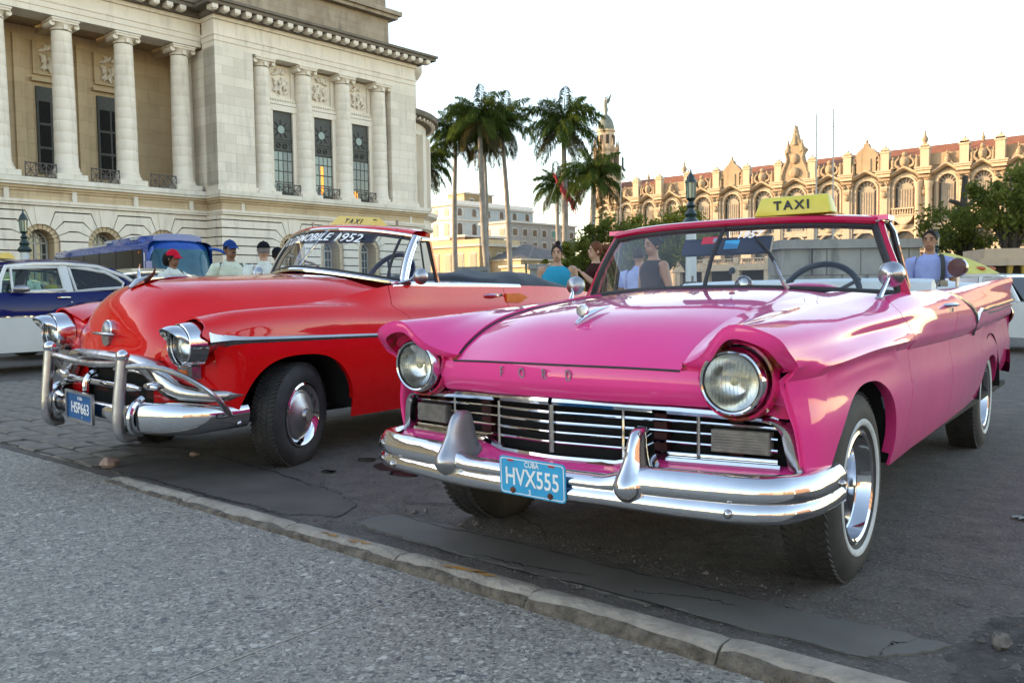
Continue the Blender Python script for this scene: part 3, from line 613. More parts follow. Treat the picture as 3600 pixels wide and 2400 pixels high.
    for k in range(4): column(3.62+3.07*k, .52)
    for k in range(14): column(-.75-3.27*k, 2.15, 7.62)
    column(.55, 3.2, 7.62)
    # ---- wing windows with relief panels
    rl = MB(); r_ = np.random.RandomState(9)
    for k in range(26):
        a = r_.uniform(0, 3.14); L = r_.uniform(.15, .42); x, z = r_.uniform(-.5, .5), r_.uniform(-.6, .6)
        rl.tube([(x-L/2*math.cos(a), r_.uniform(-.1, -.02), z-L/2*math.sin(a)), (x, -.14, z+.03), (x+L/2*math.cos(a), -.04, z+L/2*math.sin(a))], [.05, .10, .04], 7)
    for x, z in ((-.25, .45), (.2, .5), (.4, .1), (-.35, -.1)): rl.ball((x, -.09, z), (.10, .09, .12), 8, 6)
    rlm = rl.mesh('relief_figures', LIME, 60)
    def window(x, y, w, z0, z1, kind):
        fr = B(MB().b2((x-w/2, y-.06, z0), (x+w/2, y+.02, z1)), 'window', BRONZE)
        nx = 4; 
        for i in range(nx):
            for zz0, zz1 in ((z0+.15, z0+.75), (z0+.82, z0+1.42), (z0+1.49, z0+2.09), (z0+2.16, z0+2.66)):
                a = x-w/2+.06+i*(w-.08)/nx; B(MB().b2((a, y-.085, zz0), (a+(w-.08)/nx-.06, y-.065, zz1)), 'pane', PANEG if (i in (0, 1) and kind != 2) or kind == 1 else PANE, fr)
        t = MB()
        for dx in (-.28, .18):   # pierced transom
            t.tube([(x+dx+.13*math.cos(a), y-.10, z0+3.05+.12*math.sin(a)) for a in np.linspace(0, 2*math.pi, 13)[:-1]], .03, 5, closed=True)
        t.b2((x-w/2, y-.11, z0+2.74), (x+w/2, y-.06, z0+2.82)); t.b2((x-w/2, y-.11, z0+3.28), (x+w/2, y-.06, z0+3.36)); B(t, 'transom_grille', BRONZE, fr)
        g = MB(); g.lathe([(.0, 0), (.26, 0), (.26, .02), (0, .02)], 8, Matrix.Translation((x-.1, y-.09, z0+4.05)) @ Matrix.Rotation(R(90), 4, 'X')); B(g, 'octagon_pane', PANEG, fr)
        t = MB()
        for a in range(8): t.tube([(x-.1+.27*math.cos(R(45*a)), y-.1, z0+4.05+.27*math.sin(R(45*a))), (x-.1+.62*math.cos(R(45*a)), y-.1, z0+4.05+.62*math.sin(R(45*a)))], .02, 4)
        t.b2((x-w/2, y-.12, z0+3.42), (x+w/2, y-.07, z0+3.5)); B(t, 'upper_lattice', BRONZE, fr)
        return fr
    for k in range(3):
        x = 5.17+3.07*k; w = 1.42; y = 1.2
        for s in (-1, 1): B(MB().b2((x+s*(w/2+.01), y-.62, 7.3), (x+s*(w/2+.34), y+.1, 12.62)), 'window_jamb', LIME)
        B(MB().b2((x-w/2-.40, y-.66, 12.62), (x+w/2+.40, y+.1, 12.98)), 'window_head', LIME)
        B(MB().b2((x-w/2-.40, y-.64, 13.02), (x+w/2+.40, y+.1, 13.22)), 'panel_sill', LIME)
        dm = MB()
        for q in range(12): dm.box((x-1.0+q*.182, y-.60, 13.29), (.10, .14, .12))
        B(dm, 'dentils', LIME); B(MB().b2((x-w/2-.38, y-.52, 13.36), (x+w/2+.38, y+.1, 13.5)), 'panel_ledge', LIME)
        B(MB().b2((x-.80, y-.30, 13.5), (x+.80, y+.1, 15.5)), 'relief_panel', LIME); put('relief_figures', rlm, e, loc=(x, y-.30, 14.5), rot=(0, R(180*(k % 2)), 0) if False else (0, 0, 0), scale=(1.0 if k != 1 else -1.0, 1, 1.15))
        for s in (-1, 1): B(MB().b2((x+s*.80, y-.42, 13.5), (x+s*1.08, y+.1, 15.5)), 'panel_jamb', LIME)
        window(x, y-.42, w, 7.45, 12.6, k)
    B(MB().b2((8.02, .66, 7.7), (8.20, .70, 8.2)), 'lamp_glow', WARM); B(MB().b2((8.02, .66, 8.3), (8.20, .70, 8.85)), 'lamp_glow', WARM); B(MB().b2((8.02, .66, 8.95), (8.20, .70, 9.5)), 'lamp_glow', WARM); B(MB().b2((10.76, .66, 7.5), (11.0, .70, 8.1)), 'lamp_glow', WARM)
    # railings
    def rail(x0, x1, y, z0, nb):
        m = MB(); h = .78
        m.tube([(x0, y, z0+h), (x1, y, z0+h)], .035, 6); m.tube([(x0, y, z0+.08), (x1, y, z0+.08)], .03, 6)
        for q in np.linspace(x0, x1, nb+1): m.tube([(q, y, z0), (q, y, z0+h+.05)], .032, 6)
        for a, b in zip(np.linspace(x0, x1, nb+1)[:-1], np.linspace(x0, x1, nb+1)[1:]):
            m.tube([(a, y, z0+.08), (b, y, z0+h)], .022, 5); m.tube([(a, y, z0+h), (b, y, z0+.08)], .022, 5); m.tube([((a+b)/2, y, z0+.08), ((a+b)/2, y, z0+h)], .018, 5); m.tube([(a, y, z0+.43), (b, y, z0+.43)], .018, 5)
        B(m, 'railing', IRON)
    for k in range(3): rail(4.35+3.07*k, 6.05+3.07*k, .18, 7.25, 2)
    for k in range(6): rail(-3.2-3.27*k+.2, -1.55-3.27*k+.05, 1.55, 7.27, 3)
    # ---- loggia back wall: tall doors, reliefs, pilasters
    for k in range(5):
        x = -3.66-3.27*k
        if k >= 0:
            B(MB().b2((x-.75, 4.86, 8.0), (x+.75, 5.05, 12.75)), 'tall_doorway', BRONZE)
            for q in range(2):
                for zz in (8.2, 9.5, 10.8): B(MB().b2((x-.62+q*.68, 4.82, zz), (x-.06+q*.68, 4.87, zz+1.15)), 'door_pane', DARK)
        B(MB().b2((x-1.0, 4.70, 13.0), (x+1.0, 5.05, 13.2)), 'door_head', LIMEO); B(MB().b2((x-.85, 4.84, 13.4), (x+.85, 5.05, 15.2)), 'relief_panel', LIMEO); put('relief_figures', rlm, e, loc=(x, 4.86, 14.3), scale=(1, 1, 1.1)).data.materials
        B(MB().b2((x-1.85, 4.75, 7.2), (x-1.35, 5.05, 15.4)), 'loggia_pilaster', LIMEO)
    # ---- rusticated basement: pieces between arches
    def basement(arches, x0, x1, y, R0=.92, zsp=4.45):
        zb = [0.35, .92, 1.45, 1.98, 2.5, 3.03, 3.55, 4.08]    # plain courses
        g = .035
        edges = [x0]+list(arches)+[x1]
        jl = [(4.08, None, None), (4.62, 12, 4.62+.02), (5.14, 34, 5.14), (5.62, 56, 5.62)]
        for i in range(len(edges)-1):
            a, b = edges[i], edges[i+1]; la = (i > 0); lb = (i < len(edges)-2)
            L = a+(R0 if la else 0); Rr = b-(R0 if lb else 0)
            zz = [0]+zb
            for q in range(len(zz)-1):
                B(MB().b2((L+(.01 if la else 0), y, zz[q]+g), (Rr-(.01 if lb else 0), y+.5, zz[q+1]-g)), 'stone_block', LIME)
            # bent courses that radiate from the arches
            def left(th): return (a+R0*math.cos(R(th)), zsp-.42+R0*math.sin(R(th))) if la else None
            hs = [4.08, 4.60, 5.12, 5.60]; ths = [3, 22, 42, 62]
            for q in range(4):
                t0, h0 = ths[q], hs[q]; t1, h1 = (ths[q+1], hs[q+1]) if q < 3 else (80, 5.90)
                pts = []
                def side(c, sgn, has, xe):
                    if not has: return [(xe, h0+g), (xe, h1-g)]
                    ar = [(c+sgn*R0*math.cos(R(t)), zsp-.42+R0*math.sin(R(t))) for t in np.linspace(t0+1.2, t1-1.2, 5)]
                    def knee(p, h, th):   # ray outwards until height h
                        d = (math.cos(R(th)), math.sin(R(th))); k_ = max(0.02, (h-p[1])/max(.08, d[1])); k_ = min(k_, .62 if th > 8 else .1); return (p[0]+sgn*d[0]*k_, h)
                    lo = knee(ar[0], h0+g, max(t0, 14)); hi = knee(ar[-1], h1-g, t1)
                    return [lo]+ar+[hi] 
                Ls = side(a, 1, la, L); Rs = side(b, -1, lb, Rr)
                poly = Ls[::-1] if False else None
                P = [Ls[0]]+Ls[1:]+[Rs[-1]]+Rs[-2:0:-1]+[Rs[0]] if True else None
                B(MB().prism(P, y, y+.5, 'y'), 'stone_block', LIME)
        for c in arches:
            z0 = zsp-.42; R1 = R0
            # keystone and flankers
            B(MB().prism([(c-.20, z0+R1*.985), (c+.20, z0+R1*.985), (c+.30, 5.9-g), (c-.30, 5.9-g)], y-.04, y+.5, 'y'), 'keystone', LIME)
            # voussoir ring, recessed
            for q in range(11):
                t0 = math.pi*q/11+.02; t1 = math.pi*(q+1)/11-.02; r0, r1 = R0-.26, R0-.02
                P = [(c+r1*math.cos(t), z0+r1*math.sin(t)) for t in np.linspace(t0, t1, 4)]+[(c+r0*math.cos(t), z0+r0*math.sin(t)) for t in np.linspace(t1, t0, 4)]
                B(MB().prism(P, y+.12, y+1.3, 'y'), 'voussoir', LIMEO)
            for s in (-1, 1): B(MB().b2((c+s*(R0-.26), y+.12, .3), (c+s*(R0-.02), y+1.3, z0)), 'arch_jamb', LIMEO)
            # window
            rw = R0-.28; yy = y+1.0
            P = [(c-rw, .4), (c+rw, .4)]+[(c+rw*math.cos(t), z0+rw*math.sin(t)) for t in np.linspace(0, math.pi, 15)]
            wn = B(MB().prism(P, yy, yy+.06, 'y'), 'arched_window', PANE)
            f = MB(); ri = rw-.06
            f.tube([(c+ri*math.cos(t), yy-.03, z0+ri*math.sin(t)) for t in np.linspace(0, math.pi, 15)], .06, 6); f.tube([(c-ri, yy-.03, .4), (c-ri, yy-.03, z0)], .06, 6); f.tube([(c+ri, yy-.03, .4), (c+ri, yy-.03, z0)], .06, 6)
            f.b2((c-.055, yy-.07, .4), (c+.055, yy-.01, z0+rw-.05)); f.b2((c-rw, yy-.06, z0-.06), (c+rw, yy-.01, z0+.04)); f.tube([(c+.30*math.cos(t), yy-.03, z0+.30*math.sin(t)) for t in np.linspace(0, math.pi, 11)], .025, 5)
            for t in (40, 65, 115, 140): f.tube([(c+.30*math.cos(R(t)), yy-.03, z0+.30*math.sin(R(t))), (c+ri*math.cos(R(t)), yy-.03, z0+ri*math.sin(R(t)))], .022, 5)
            for zq in np.arange(1.0, z0-.2, .48): f.b2((c-rw, yy-.05, zq), (c+rw, yy-.01, zq+.05))
            for s in (-1, 1): f.b2((c+s*.31-.025, yy-.05, .4), (c+s*.31+.025, yy-.01, z0))
            B(f, 'window_frame', WFRAME, wn)
    basement([5.17, 8.24, 11.31], .35, 16.2, -.08)
    basement([-2.38-3.27*k for k in range(4)][::-1], -16, .45, 1.55)
    # wall behind the recesses is the ochre core; quoins of the end face
    for q, (z0, z1) in enumerate(zip([0, .92, 1.45, 1.98, 2.5, 3.03, 3.55, 4.08, 4.6, 5.12, 5.6], [.92, 1.45, 1.98, 2.5, 3.03, 3.55, 4.08, 4.6, 5.12, 5.6, 5.9])):
        B(MB().b2((.27, .45, z0+.035), (.46, 2.0, z1-.035)), 'stone_block', LIME); B(MB().b2((16.1, .45, z0+.035), (16.21, 12, z1-.035)), 'stone_block', LIME)
    # ---- rounded apse at the far end
    cx, cy, r = 15.0, 9.2, 8.2
    def ring(prof, nm, mt): B(MB().lathe(prof, 56, Matrix.Translation((cx, cy, 0)), R(-95), R(95)), nm, mt)
    ring([(r-.4, 0), (r-.4, 5.9), (r-.15, 6.0), (r-.15, 6.2), (r-.3, 6.3), (r-.3, 6.7), (r+.15, 6.95), (r+.2, 7.25), (r-.6, 7.3)], 'apse_base', LIME)
    ring([(r-.75, 7.2), (r-.75, 13.0), (r-.6, 13.1), (r-.6, 13.9), (r-.3, 14.0)], 'apse_wall', LIMEA)
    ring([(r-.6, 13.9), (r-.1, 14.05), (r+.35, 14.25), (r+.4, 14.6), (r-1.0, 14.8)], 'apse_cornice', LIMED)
    ring([(r-1.3, 14.6), (r-1.3, 18.0), (r-1.0, 18.2), (r-.8, 18.5), (r-.8, 18.8), (r-1.8, 19.0), (0, 19.1)], 'apse_drum', LIMEA)
    for k in range(44):
        a = R(-95+190*k/43); put('modillion', mdm, e, loc=(cx+(r-.05)*math.cos(a), cy+(r-.05)*math.sin(a), 14.1), rot=(0, 0, a+math.pi/2), scale=(.6, .6, .7))
    for k in range(14):
        a = R(-90+180*k/13); B(MB().box((cx+(r-.55)*math.cos(a), cy+(r-.55)*math.sin(a), 10.2), (.55, .7, 5.8), rz=a), 'apse_pilaster', LIME)
    return e
capitol = build_capitol()
# ================================================================ sunlit street front across the square (behind the viewer, mirrored in chrome and paint)
def opposite():
    d = np.array([.663, .749]); n = np.array([.749, -.663]); OC = [m_stone('hotel_cream', (.60, .47, .30), (.52, .40, .25)), m_stone('hotel_rose', (.55, .34, .24), (.48, .30, .2)), m_stone('hotel_white', (.62, .57, .48), (.55, .5, .42))]
    wn = mk('hotel_window', (.05, .045, .04), .3, col2=(.09, .075, .06)); tr = mk('hotel_trim', (.62, .56, .46), .8)
    for k, (s0, L, h, nb, lab) in enumerate(((-70, 26, 13, 7, 'rose plastered street front across the square behind the viewer, seen only mirrored in paint'), (-43, 24, 16, 6, 'white arcaded hotel across the square behind the viewer, seen only mirrored in chrome'), (-18, 22, 12, 6, 'cream arcaded house across the square behind the viewer, seen only mirrored in chrome'), (6, 26, 15, 7, 'tall cream street front across the square at right behind the viewer, seen only mirrored in paint'))):
        o = n*48+d*s0; e = empty('street_front', (o[0], o[1], 0), math.atan2(d[1], d[0]), label=lab, cat='building')   # local +y faces the square
        B = lambda m, nm, mt: m.build(nm, mt, e)
        B(MB().b2((0, -14, 0), (L-.6, 0, h)), 'wall', OC[(k+1) % 3]); B(MB().b2((-.2, -.2, h-.5), (L-.4, .5, h)), 'cornice', tr); B(MB().b2((0, 0, 4.6), (L-.6, .9, 4.9)), 'balcony_slab', tr)
        for i in range(nb):
            x = (i+.5)*(L-.6)/nb
            for z in np.arange(5.2, h-2.2, 3.3): B(MB().b2((x-.6, 0, z), (x+.6, .06, z+2.2)), 'window', wn); B(MB().b2((x-.75, 0, z+2.2), (x+.75, .15, z+2.4)), 'window_head', tr)
            B(MB().prism([(x-1.1, 0), (x+1.1, 0), (x+1.1, 2.9)]+[(x+1.1*math.cos(t), 2.9+1.1*math.sin(t)) for t in np.linspace(.3, math.pi-.3, 6)]+[(x-1.1, 2.9)], .0, .05, 'y'), 'arcade_opening', wn)
            B(MB().tube([(x-.75, .85, 5.6), (x+.75, .85, 5.6)], .05, 5), 'balcony_rail', wn)
opposite()
# ================================================================ ornate theatre (right, far)
TST = m_stone('theatre_stone', (.53, .42, .305), (.46, .355, .25), dirt=(.16, .11, .075), damt=.45)
TSTD = m_stone('theatre_carving', (.38, .285, .19), (.28, .20, .13), dirt=(.13, .09, .06), damt=.6)
TROOF = mk('terracotta_roof', (.32, .10, .035), .85, col2=(.23, .07, .025), vs=1.2, bump=.5, bs=6, bd=.1, detail=6)
TPANE = mk('theatre_pane', (.065, .05, .04), .35, col2=(.03, .025, .02), vs=.8)
TSHUT = mk('theatre_shutter', (.34, .28, .21), .6, col2=(.27, .22, .16), vs=1)
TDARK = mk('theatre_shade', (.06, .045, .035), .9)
COPPER = mk('verdigris', (.17, .19, .165), .7, col2=(.12, .135, .12), vs=2)
def build_theatre():
    b = R(-48); d = Vector((math.sin(b), math.cos(b), 0))
    e = empty('theatre_building', (73.24, 122, 0), math.atan2(d.y, d.x), label='ornate sunlit stone theatre with rows of arched windows, statues and terracotta roof', cat='building')
    def B(m, n, mt, p=e, **k): return m.build(n, mt, p, **k)     # local y points to the square
    B(MB().b2((-40, -30, 0), (76, -.55, 21.3)), 'main_wall', TST)
    # wall face with arched openings is carried by per-bay surrounds
    rf = MB(); rf.add([(-40, -1.0, 21.2), (76, -1.0, 21.2), (76, -7, 23.6), (-40, -7, 23.6), (-40, -20, 24.0), (76, -20, 24.0)], [(0, 1, 2, 3), (3, 2, 5, 4)]); B(rf, 'roof', TROOF)
    for q in range(120):
        pass
    B(MB().lathe([(17, 0), (16.5, .5), (14, 2.0), (10, 3.2), (5, 4.0), (0, 4.3)], 32, Matrix.Translation((-14, -16, 22.0))), 'domed_roof', TROOF)
    # shared meshes
    def mw(w, zt, zb):
        r = w/2; zs_ = zt-r
        arc = lambda rr, n=13: [(rr*math.cos(t), zs_+rr*math.sin(t)) for t in np.linspace(0, math.pi, n)]
        # surround: ring
        sur = MB()
        for y0, y1, ri, ro in ((-.55, .10, r, r+.55), (-.55, .28, r+.02, r+.28)):
            P = arc(ro)+[(-ro, zb)]; Q = arc(ri)+[(-ri, zb)]; o = [(ro, zb)]+P; i = [(ri, zb)]+Q; n = len(o)
            v = [(p[0], y1, p[1]) for p in o]+[(p[0], y1, p[1]) for p in i]+[(p[0], y0, p[1]) for p in o]+[(p[0], y0, p[1]) for p in i]
            f = []
            for k in range(n-1): f += [(k, k+1, n+k+1, n+k), (n+k, n+k+1, 3*n+k+1, 3*n+k), (k+1, k, 2*n+k, 2*n+k+1)]
            sur.add(v, [tuple(reversed(q)) for q in f])
        pane = MB().prism([(r, zb)]+arc(r)+[(-r, zb)], -.45, -.40, 'y')
        fan = MB()
        for t in np.linspace(.15, math.pi-.15, 7): fan.tube([(.45*r*math.cos(t), -.36, zs_-.2+.62*r*math.sin(t)), (r*math.cos(t), -.36, zs_+r*math.sin(t))], .07, 4)
        ri = .72*r
        sh = MB().prism([(ri, zb)]+[(ri*math.cos(t), zs_-.35+.72*r*math.sin(t)) for t in np.linspace(0, math.pi, 11)]+[(-ri, zb)], -.40, -.26, 'y')
        for x in np.linspace(-ri*.85, ri*.85, 6): sh.b2((x-.06, -.30, zb), (x+.06, -.18, zs_-.2))
        return sur.mesh('window_surround', TST, 40), pane.mesh('arched_window', TPANE), fan.mesh('fanlight_bars', TST), sh.mesh('shutters', TSHUT)
    W1 = mw(3.15, 18.15, 10.6); W2 = mw(2.5, 18.1, 10.9)
    # pilaster, console, pier with finial
    pil = MB(); pil.b2((-.75, -.5, 6.6), (.75, .55, 17.6)); pil.b2((-.95, -.5, 6.6), (.95, .75, 7.6)); pil.b2((-.42, .5, 8), (.42, .72, 17)); pilm = pil.mesh('pilaster', TST)
    cap = MB()
    for s in (-1, 1): cap.tube([(s*.45, .55, 17.6), (s*.62, .75, 17.4), (s*.45, .85, 17.15), (s*.25, .75, 17.35)], .22, 7)
    cap.box((0, .6, 17.95), (1.7, .9, .35)); cap.box((0, .7, 16.4), (.9, .5, .5)); cap.ball((0, .8, 15.6), (.45, .35, .5), 8, 6); capm = cap.mesh('pilaster_capital', TSTD, 50)
    shelf = MB(); shelf.box((0, .55, 19.0), (2.3, 1.9, .28)); shelf.box((0, .45, 18.6), (1.9, 1.6, .5)); shelf.box((0, .6, 19.25), (2.5, 2.1, .2)); shelfm = shelf.mesh('pier_shelf', TST)
    pier = MB(); pier.box((0, .3, 20.9), (1.25, 1.0, 3.3)); pier.box((0, .3, 22.2), (1.5, 1.25, .25)); pier.prism([(-.75, 22.3), (.75, 22.3), (.35, 22.9), (-.35, 22.9)], -.2, .8, 'y'); pierm = pier.mesh('roof_pier', TST)
    fin = MB().lathe([(.32, 0), (.18, .15), (.30, .35), (.32, .55), (.16, .8), (.10, 1.0), (.13, 1.1), (.03, 1.4), (0, 1.45)], 10).mesh('finial', TSTD, 50)
    # wavy cornice over a bay
    def wave(wd):
        xs = np.linspace(-wd/2, wd/2, 25); z = 18.85+.75*np.cos(xs/wd*2*math.pi)*.5+.35*np.exp(-(xs/(wd*.16))**2)
        P = [[(x, y, q+dz) for x, q in zip(xs, z)] for y, dz in ((-.5, -.35), (.55, -.30), (.95, -.05), (1.0, .15), (-.5, .22))]
        return MB().grid(P, flip=False).mesh('wave_cornice', TST, 40)
    WV1, WV2 = wave(5.82), wave(4.9)
    # carved crest: shield, scrolls, two figures
    rs = np.random.RandomState(2)
    def crest(k):
        m = MB(); m.ball((0, .5, 20.5), (.75, .4, .95), 10, 8); m.ball((0, .6, 21.6), (.42, .3, .4), 8, 6); m.ball((0, .7, 20.4), (.45, .35, .6), 8, 6)
        for s in (-1, 1):
            m.tube(curve([(s*.7, .5, 19.6), (s*1.3, .5, 20.0), (s*1.25, .5, 20.7), (s*.85, .5, 21.1), (s*.9, .5, 21.5)], 10), np.linspace(.3, .12, 10), 6)
            m.lathe([(.42, 0), (.30, .5), (.34, 1.0), (.30, 1.3), (.13, 1.45), (.2, 1.65), (.15, 1.85), (0, 1.9)], 8, Matrix.Translation((s*1.75, .4, 19.5)))
            m.tube([(s*1.75, .45, 20.7), (s*1.3, .5, 20.6+.3*k)], .12, 5)
        return m.mesh('carved_crest', TSTD, 60)
    CR = [crest(0), crest(1)]
    small = MB(); small.ball((0, .4, 20.2), (.5, .35, .6), 8, 6); small.prism([(-1.2, 19.4), (1.2, 19.4), (.5, 20.3), (0, 21.2), (-.5, 20.3)], -.2, .4, 'y'); small.ball((0, .4, 21.3), (.18, .18, .3), 6, 6); small = small.mesh('carved_crest', TSTD, 50)
    dorm = MB(); dorm.prism([(-1.5, 19.4), (1.5, 19.4), (1.5, 21.6), (1.9, 22.0), (1.2, 22.9), (.5, 23.4), (.3, 24.0), (-.3, 24.0), (-.5, 23.4), (-1.2, 22.9), (-1.9, 22.0), (-1.5, 21.6)], -.5, .5, 'y'); dorm.box((0, .55, 20.6), (1.5, .2, 1.9))
    for s in (-1, 1): dorm.lathe([(.4, 0), (.3, .5), (.34, 1.0), (.13, 1.45), (.2, 1.7), (0, 1.95)], 8, Matrix.Translation((s*2.05, .4, 19.5))); dorm.tube([(s*1.5, .3, 22.2), (s*2.0, .3, 21.6), (s*1.7, .3, 21.0)], .2, 6)
    dorm = dorm.mesh('dormer_gable', TSTD, 45)
    gab = MB(); gab.prism([(-2.6, 19.2), (2.6, 19.2), (2.2, 21.0), (1.5, 22.4), (1.35, 23.6), (1.9, 24.4), (1.0, 25.2), (.55, 26.2), (.35, 27.0), (0, 28.5), (-.35, 27.0), (-.55, 26.2), (-1.0, 25.2), (-1.9, 24.4), (-1.35, 23.6), (-1.5, 22.4), (-2.2, 21.0)], -.6, .6, 'y')
    for s in (-1, 1):
        gab.tube(curve([(s*2.4, .5, 19.4), (s*1.9, .6, 21.4), (s*1.3, .6, 22.8), (s*1.5, .6, 24.2), (s*1.0, .6, 25.0)], 12), np.linspace(.42, .22, 12), 7)
        gab.lathe([(.45, 0), (.34, .6), (.36, 1.1), (.14, 1.6), (.22, 1.85), (0, 2.1)], 8, Matrix.Translation((s*1.2, .5, 24.0))); gab.lathe([(.42, 0), (.32, .5), (.34, 1.0), (.13, 1.45), (.2, 1.7), (0, 1.95)], 8, Matrix.Translation((s*2.3, .7, 19.3)))
    gab.ball((0, .8, 20.6), (.9, .5, .9), 10, 8); gab.ball((0, .7, 22.9), (.7, .4, .9), 10, 8); gab.lathe([(.5, 0), (.36, .6), (.38, 1.3), (.15, 1.8), (.24, 2.1), (.05, 2.6), (0, 3.2)], 8, Matrix.Translation((0, .5, 25.2))); gab = gab.mesh('central_gable', TSTD, 45)
    bal = MB(); bal.prism([(-1.55, 12.2), (-1.2, 11.5), (-.4, 10.9), (.4, 10.9), (1.2, 11.5), (1.55, 12.2)], -.4, 1.1, 'y'); bal.b2((-1.7, -.4, 13.2), (1.7, 1.35, 13.42)); bal.b2((-1.65, -.4, 12.2), (1.65, 1.25, 12.4))
    for x in np.linspace(-1.5, 1.5, 9): bal.lathe([(.07, 0), (.13, .3), (.07, .8)], 6, Matrix.Translation((x, 1.15, 12.4)))
    bal.ball((0, .5, 10.7), (.6, .5, .5), 8, 6); bal = bal.mesh('balcony', TST, 40)
    low = MB(); low.prism([(1.7, 6.3), (1.7, 9.2)]+[(1.7*math.cos(t), 9.2+.9*math.sin(t)) for t in np.linspace(.3, math.pi-.3, 7)]+[(-1.7, 9.2), (-1.7, 6.3)], -.5, -.44, 'y'); low = low.mesh('lower_window', TPANE)
    ls = MB()
    for s in (-1, 1): ls.b2((s*1.7, -.5, 6.2), (s*2.05, .2, 9.6))
    ls.b2((-2.1, -.5, 9.9), (2.1, .35, 10.3)); ls.b2((-2.0, -.5, 10.3), (2.0, .3, 10.6)); ls.tube([(-1.7, .1, 9.2), (-.9, .1, 9.9), (0, .1, 10.2), (.9, .1, 9.9), (1.7, .1, 9.2)], .22, 6); ls = ls.mesh('lower_surround', TST, 40)
    big = [(16.3+5.83*k) for k in range(7)]; sm = [57.8, 62.8, 68.0, 73.2, 10.3, 5.5, .9, -4.0, -9, -14]
    def bay(x, wds, wv, i):
        sur, pane, fan, sh = wds
        w = put('arched_window', pane, e, loc=(x, 0, 0)); put('window_surround', sur, e, loc=(x, 0, 0)); put('fanlight_bars', fan, w, loc=(0, 0, 0)); put('shutters', sh, w)
        put('wave_cornice', wv, e, loc=(x, 0, 0)); put('lower_window', low, e, loc=(x, 0, 0)); put('lower_surround', ls, e, loc=(x, 0, 0))
    for i, x in enumerate(big):
        bay(x, W1, WV1, i)
        if i == 3: put('central_gable', gab, e, loc=(x, 0, 0))
        elif i in (1, 5): put('dormer_gable', dorm, e, loc=(x, 0, 0)); put('finial', fin, e, loc=(x, .1, 23.9), scale=.8)
        else: put('carved_crest', CR[i % 2], e, loc=(x, 0, 0))
        if i in (0, 2, 4, 6): put('balcony', bal, e, loc=(x, 0, 0))
    for i, x in enumerate(sm):
        bay(x, W2, WV2, i)
        put('carved_crest', small if i % 2 == 0 else CR[1], e, loc=(x, 0, 0), scale=(.8, 1, 1))
        if i in (1, 5): put('balcony', bal, e, loc=(x, 0, 0), scale=(.8, 1, 1)); put('finial', fin, e, loc=(x, .2, 22.3))
    px = [19.2+5.83*k-5.83 for k in range(8)]+[60.3, 65.4, 70.6, 7.9, 3.2, -1.5, -6.5, -11.5]
    for x in px:
        put('pilaster', pilm, e, loc=(x, 0, 0)); put('pilaster_capital', capm, e, loc=(x, 0, 0)); put('pier_shelf', shelfm, e, loc=(x, 0, 0)); put('roof_pier', pierm, e, loc=(x, 0, 0)); put('finial', fin, e, loc=(x, .3, 22.7), scale=.62)
    for x in (54.9, 13.4):
        put('finial', fin, e, loc=(x, .4, 22.8), scale=1.5); m = MB()
        for s in (-.75, .75): m.lathe([(.5, 6.6), (.5, 16.4), (.62, 16.6), (.68, 17.2)], 12, Matrix.Translation((x+s, .9, 0)))
        B(m, 'paired_columns', TST)
    # parapet band, string courses, ground arcade with balustrade
    B(MB().b2((-40, -.6, 19.6), (76, -.2, 21.4)), 'parapet', TSTD)
    B(MB().b2((-40, -.6, 10.6), (76, .35, 10.85)), 'string_course', TST)
    B(MB().b2((-40, -.6, 5.2), (76, 4.4, 5.7)), 'arcade_roof', TST); B(MB().b2((-40, 4.2, 4.5), (76, 4.7, 5.25)), 'arcade_cornice', TST); B(MB().b2((-40, 4.1, 6.42), (76, 4.45, 6.6)), 'balustrade_rail', TST)
    bm = MB()
    for x in np.arange(-12, 76, .55): bm.lathe([(.09, 5.7), (.16, 5.95), (.08, 6.3), (.1, 6.42)], 6, Matrix.Translation((x, 4.28, 0)))
    B(bm, 'balusters', TST, kind='stuff')
    for x in px+[54.9, 13.4]:
        B(MB().b2((x-.7, 3.5, 0), (x+.7, 4.5, 4.6)), 'arcade_pier', TST); B(MB().b2((x-.5, 4.0, 5.7), (x+.5, 4.55, 6.75)), 'balustrade_post', TST)
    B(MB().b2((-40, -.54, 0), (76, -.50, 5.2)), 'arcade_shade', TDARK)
    # tower with winged figure at the far corner
    t = Matrix.Translation((74.2, -2.0, 0)); T = lambda pr, n, nm, mt: B(MB().lathe(pr, n, t), nm, mt, smooth=30)
    T([(2.9, 20), (2.9, 23.4), (3.2, 23.6), (3.2, 24.0), (2.3, 24.2), (2.3, 29.2), (2.6, 29.5), (2.6, 29.9), (1.75, 30.1), (1.7, 33.0), (1.95, 33.2), (1.95, 33.5)], 8, 'tower_shaft', TST)
    for k in range(8):
        a = R(45*k+22.5); B(MB().lathe([(.28, 24), (.24, 29), (.36, 29.6), (.2, 30.3), (.12, 31.2), (0, 31.8)], 6, Matrix.Translation((74.2+2.45*math.cos(a), -2+2.45*math.sin(a), 0))), 'tower_pinnacle', TSTD)
        a2 = R(45*k); B(MB().box((74.2+2.26*math.cos(a2), -2+2.26*math.sin(a2), 26.6), (.3, .85, 3.2), rz=a2), 'tower_opening', TDARK); B(MB().box((74.2+1.62*math.cos(a2), -2+1.62*math.sin(a2), 31.5), (.3, .6, 1.8), rz=a2), 'tower_opening', TDARK)
    T([(1.7, 33.4), (1.65, 34.2), (1.35, 35.3), (.8, 36.2), (.35, 36.6), (.3, 37.0)], 12, 'tower_dome', COPPER)
    f = MB(); f.tube([(74.2, -2, 36.9), (74.15, -2, 37.6), (74.3, -2, 38.5), (74.2, -2, 39.2), (74.2, -2, 39.7)], [.30, .42, .34, .36, .14], 8); f.ball((74.2, -2, 39.95), (.18, .18, .24), 8, 6)
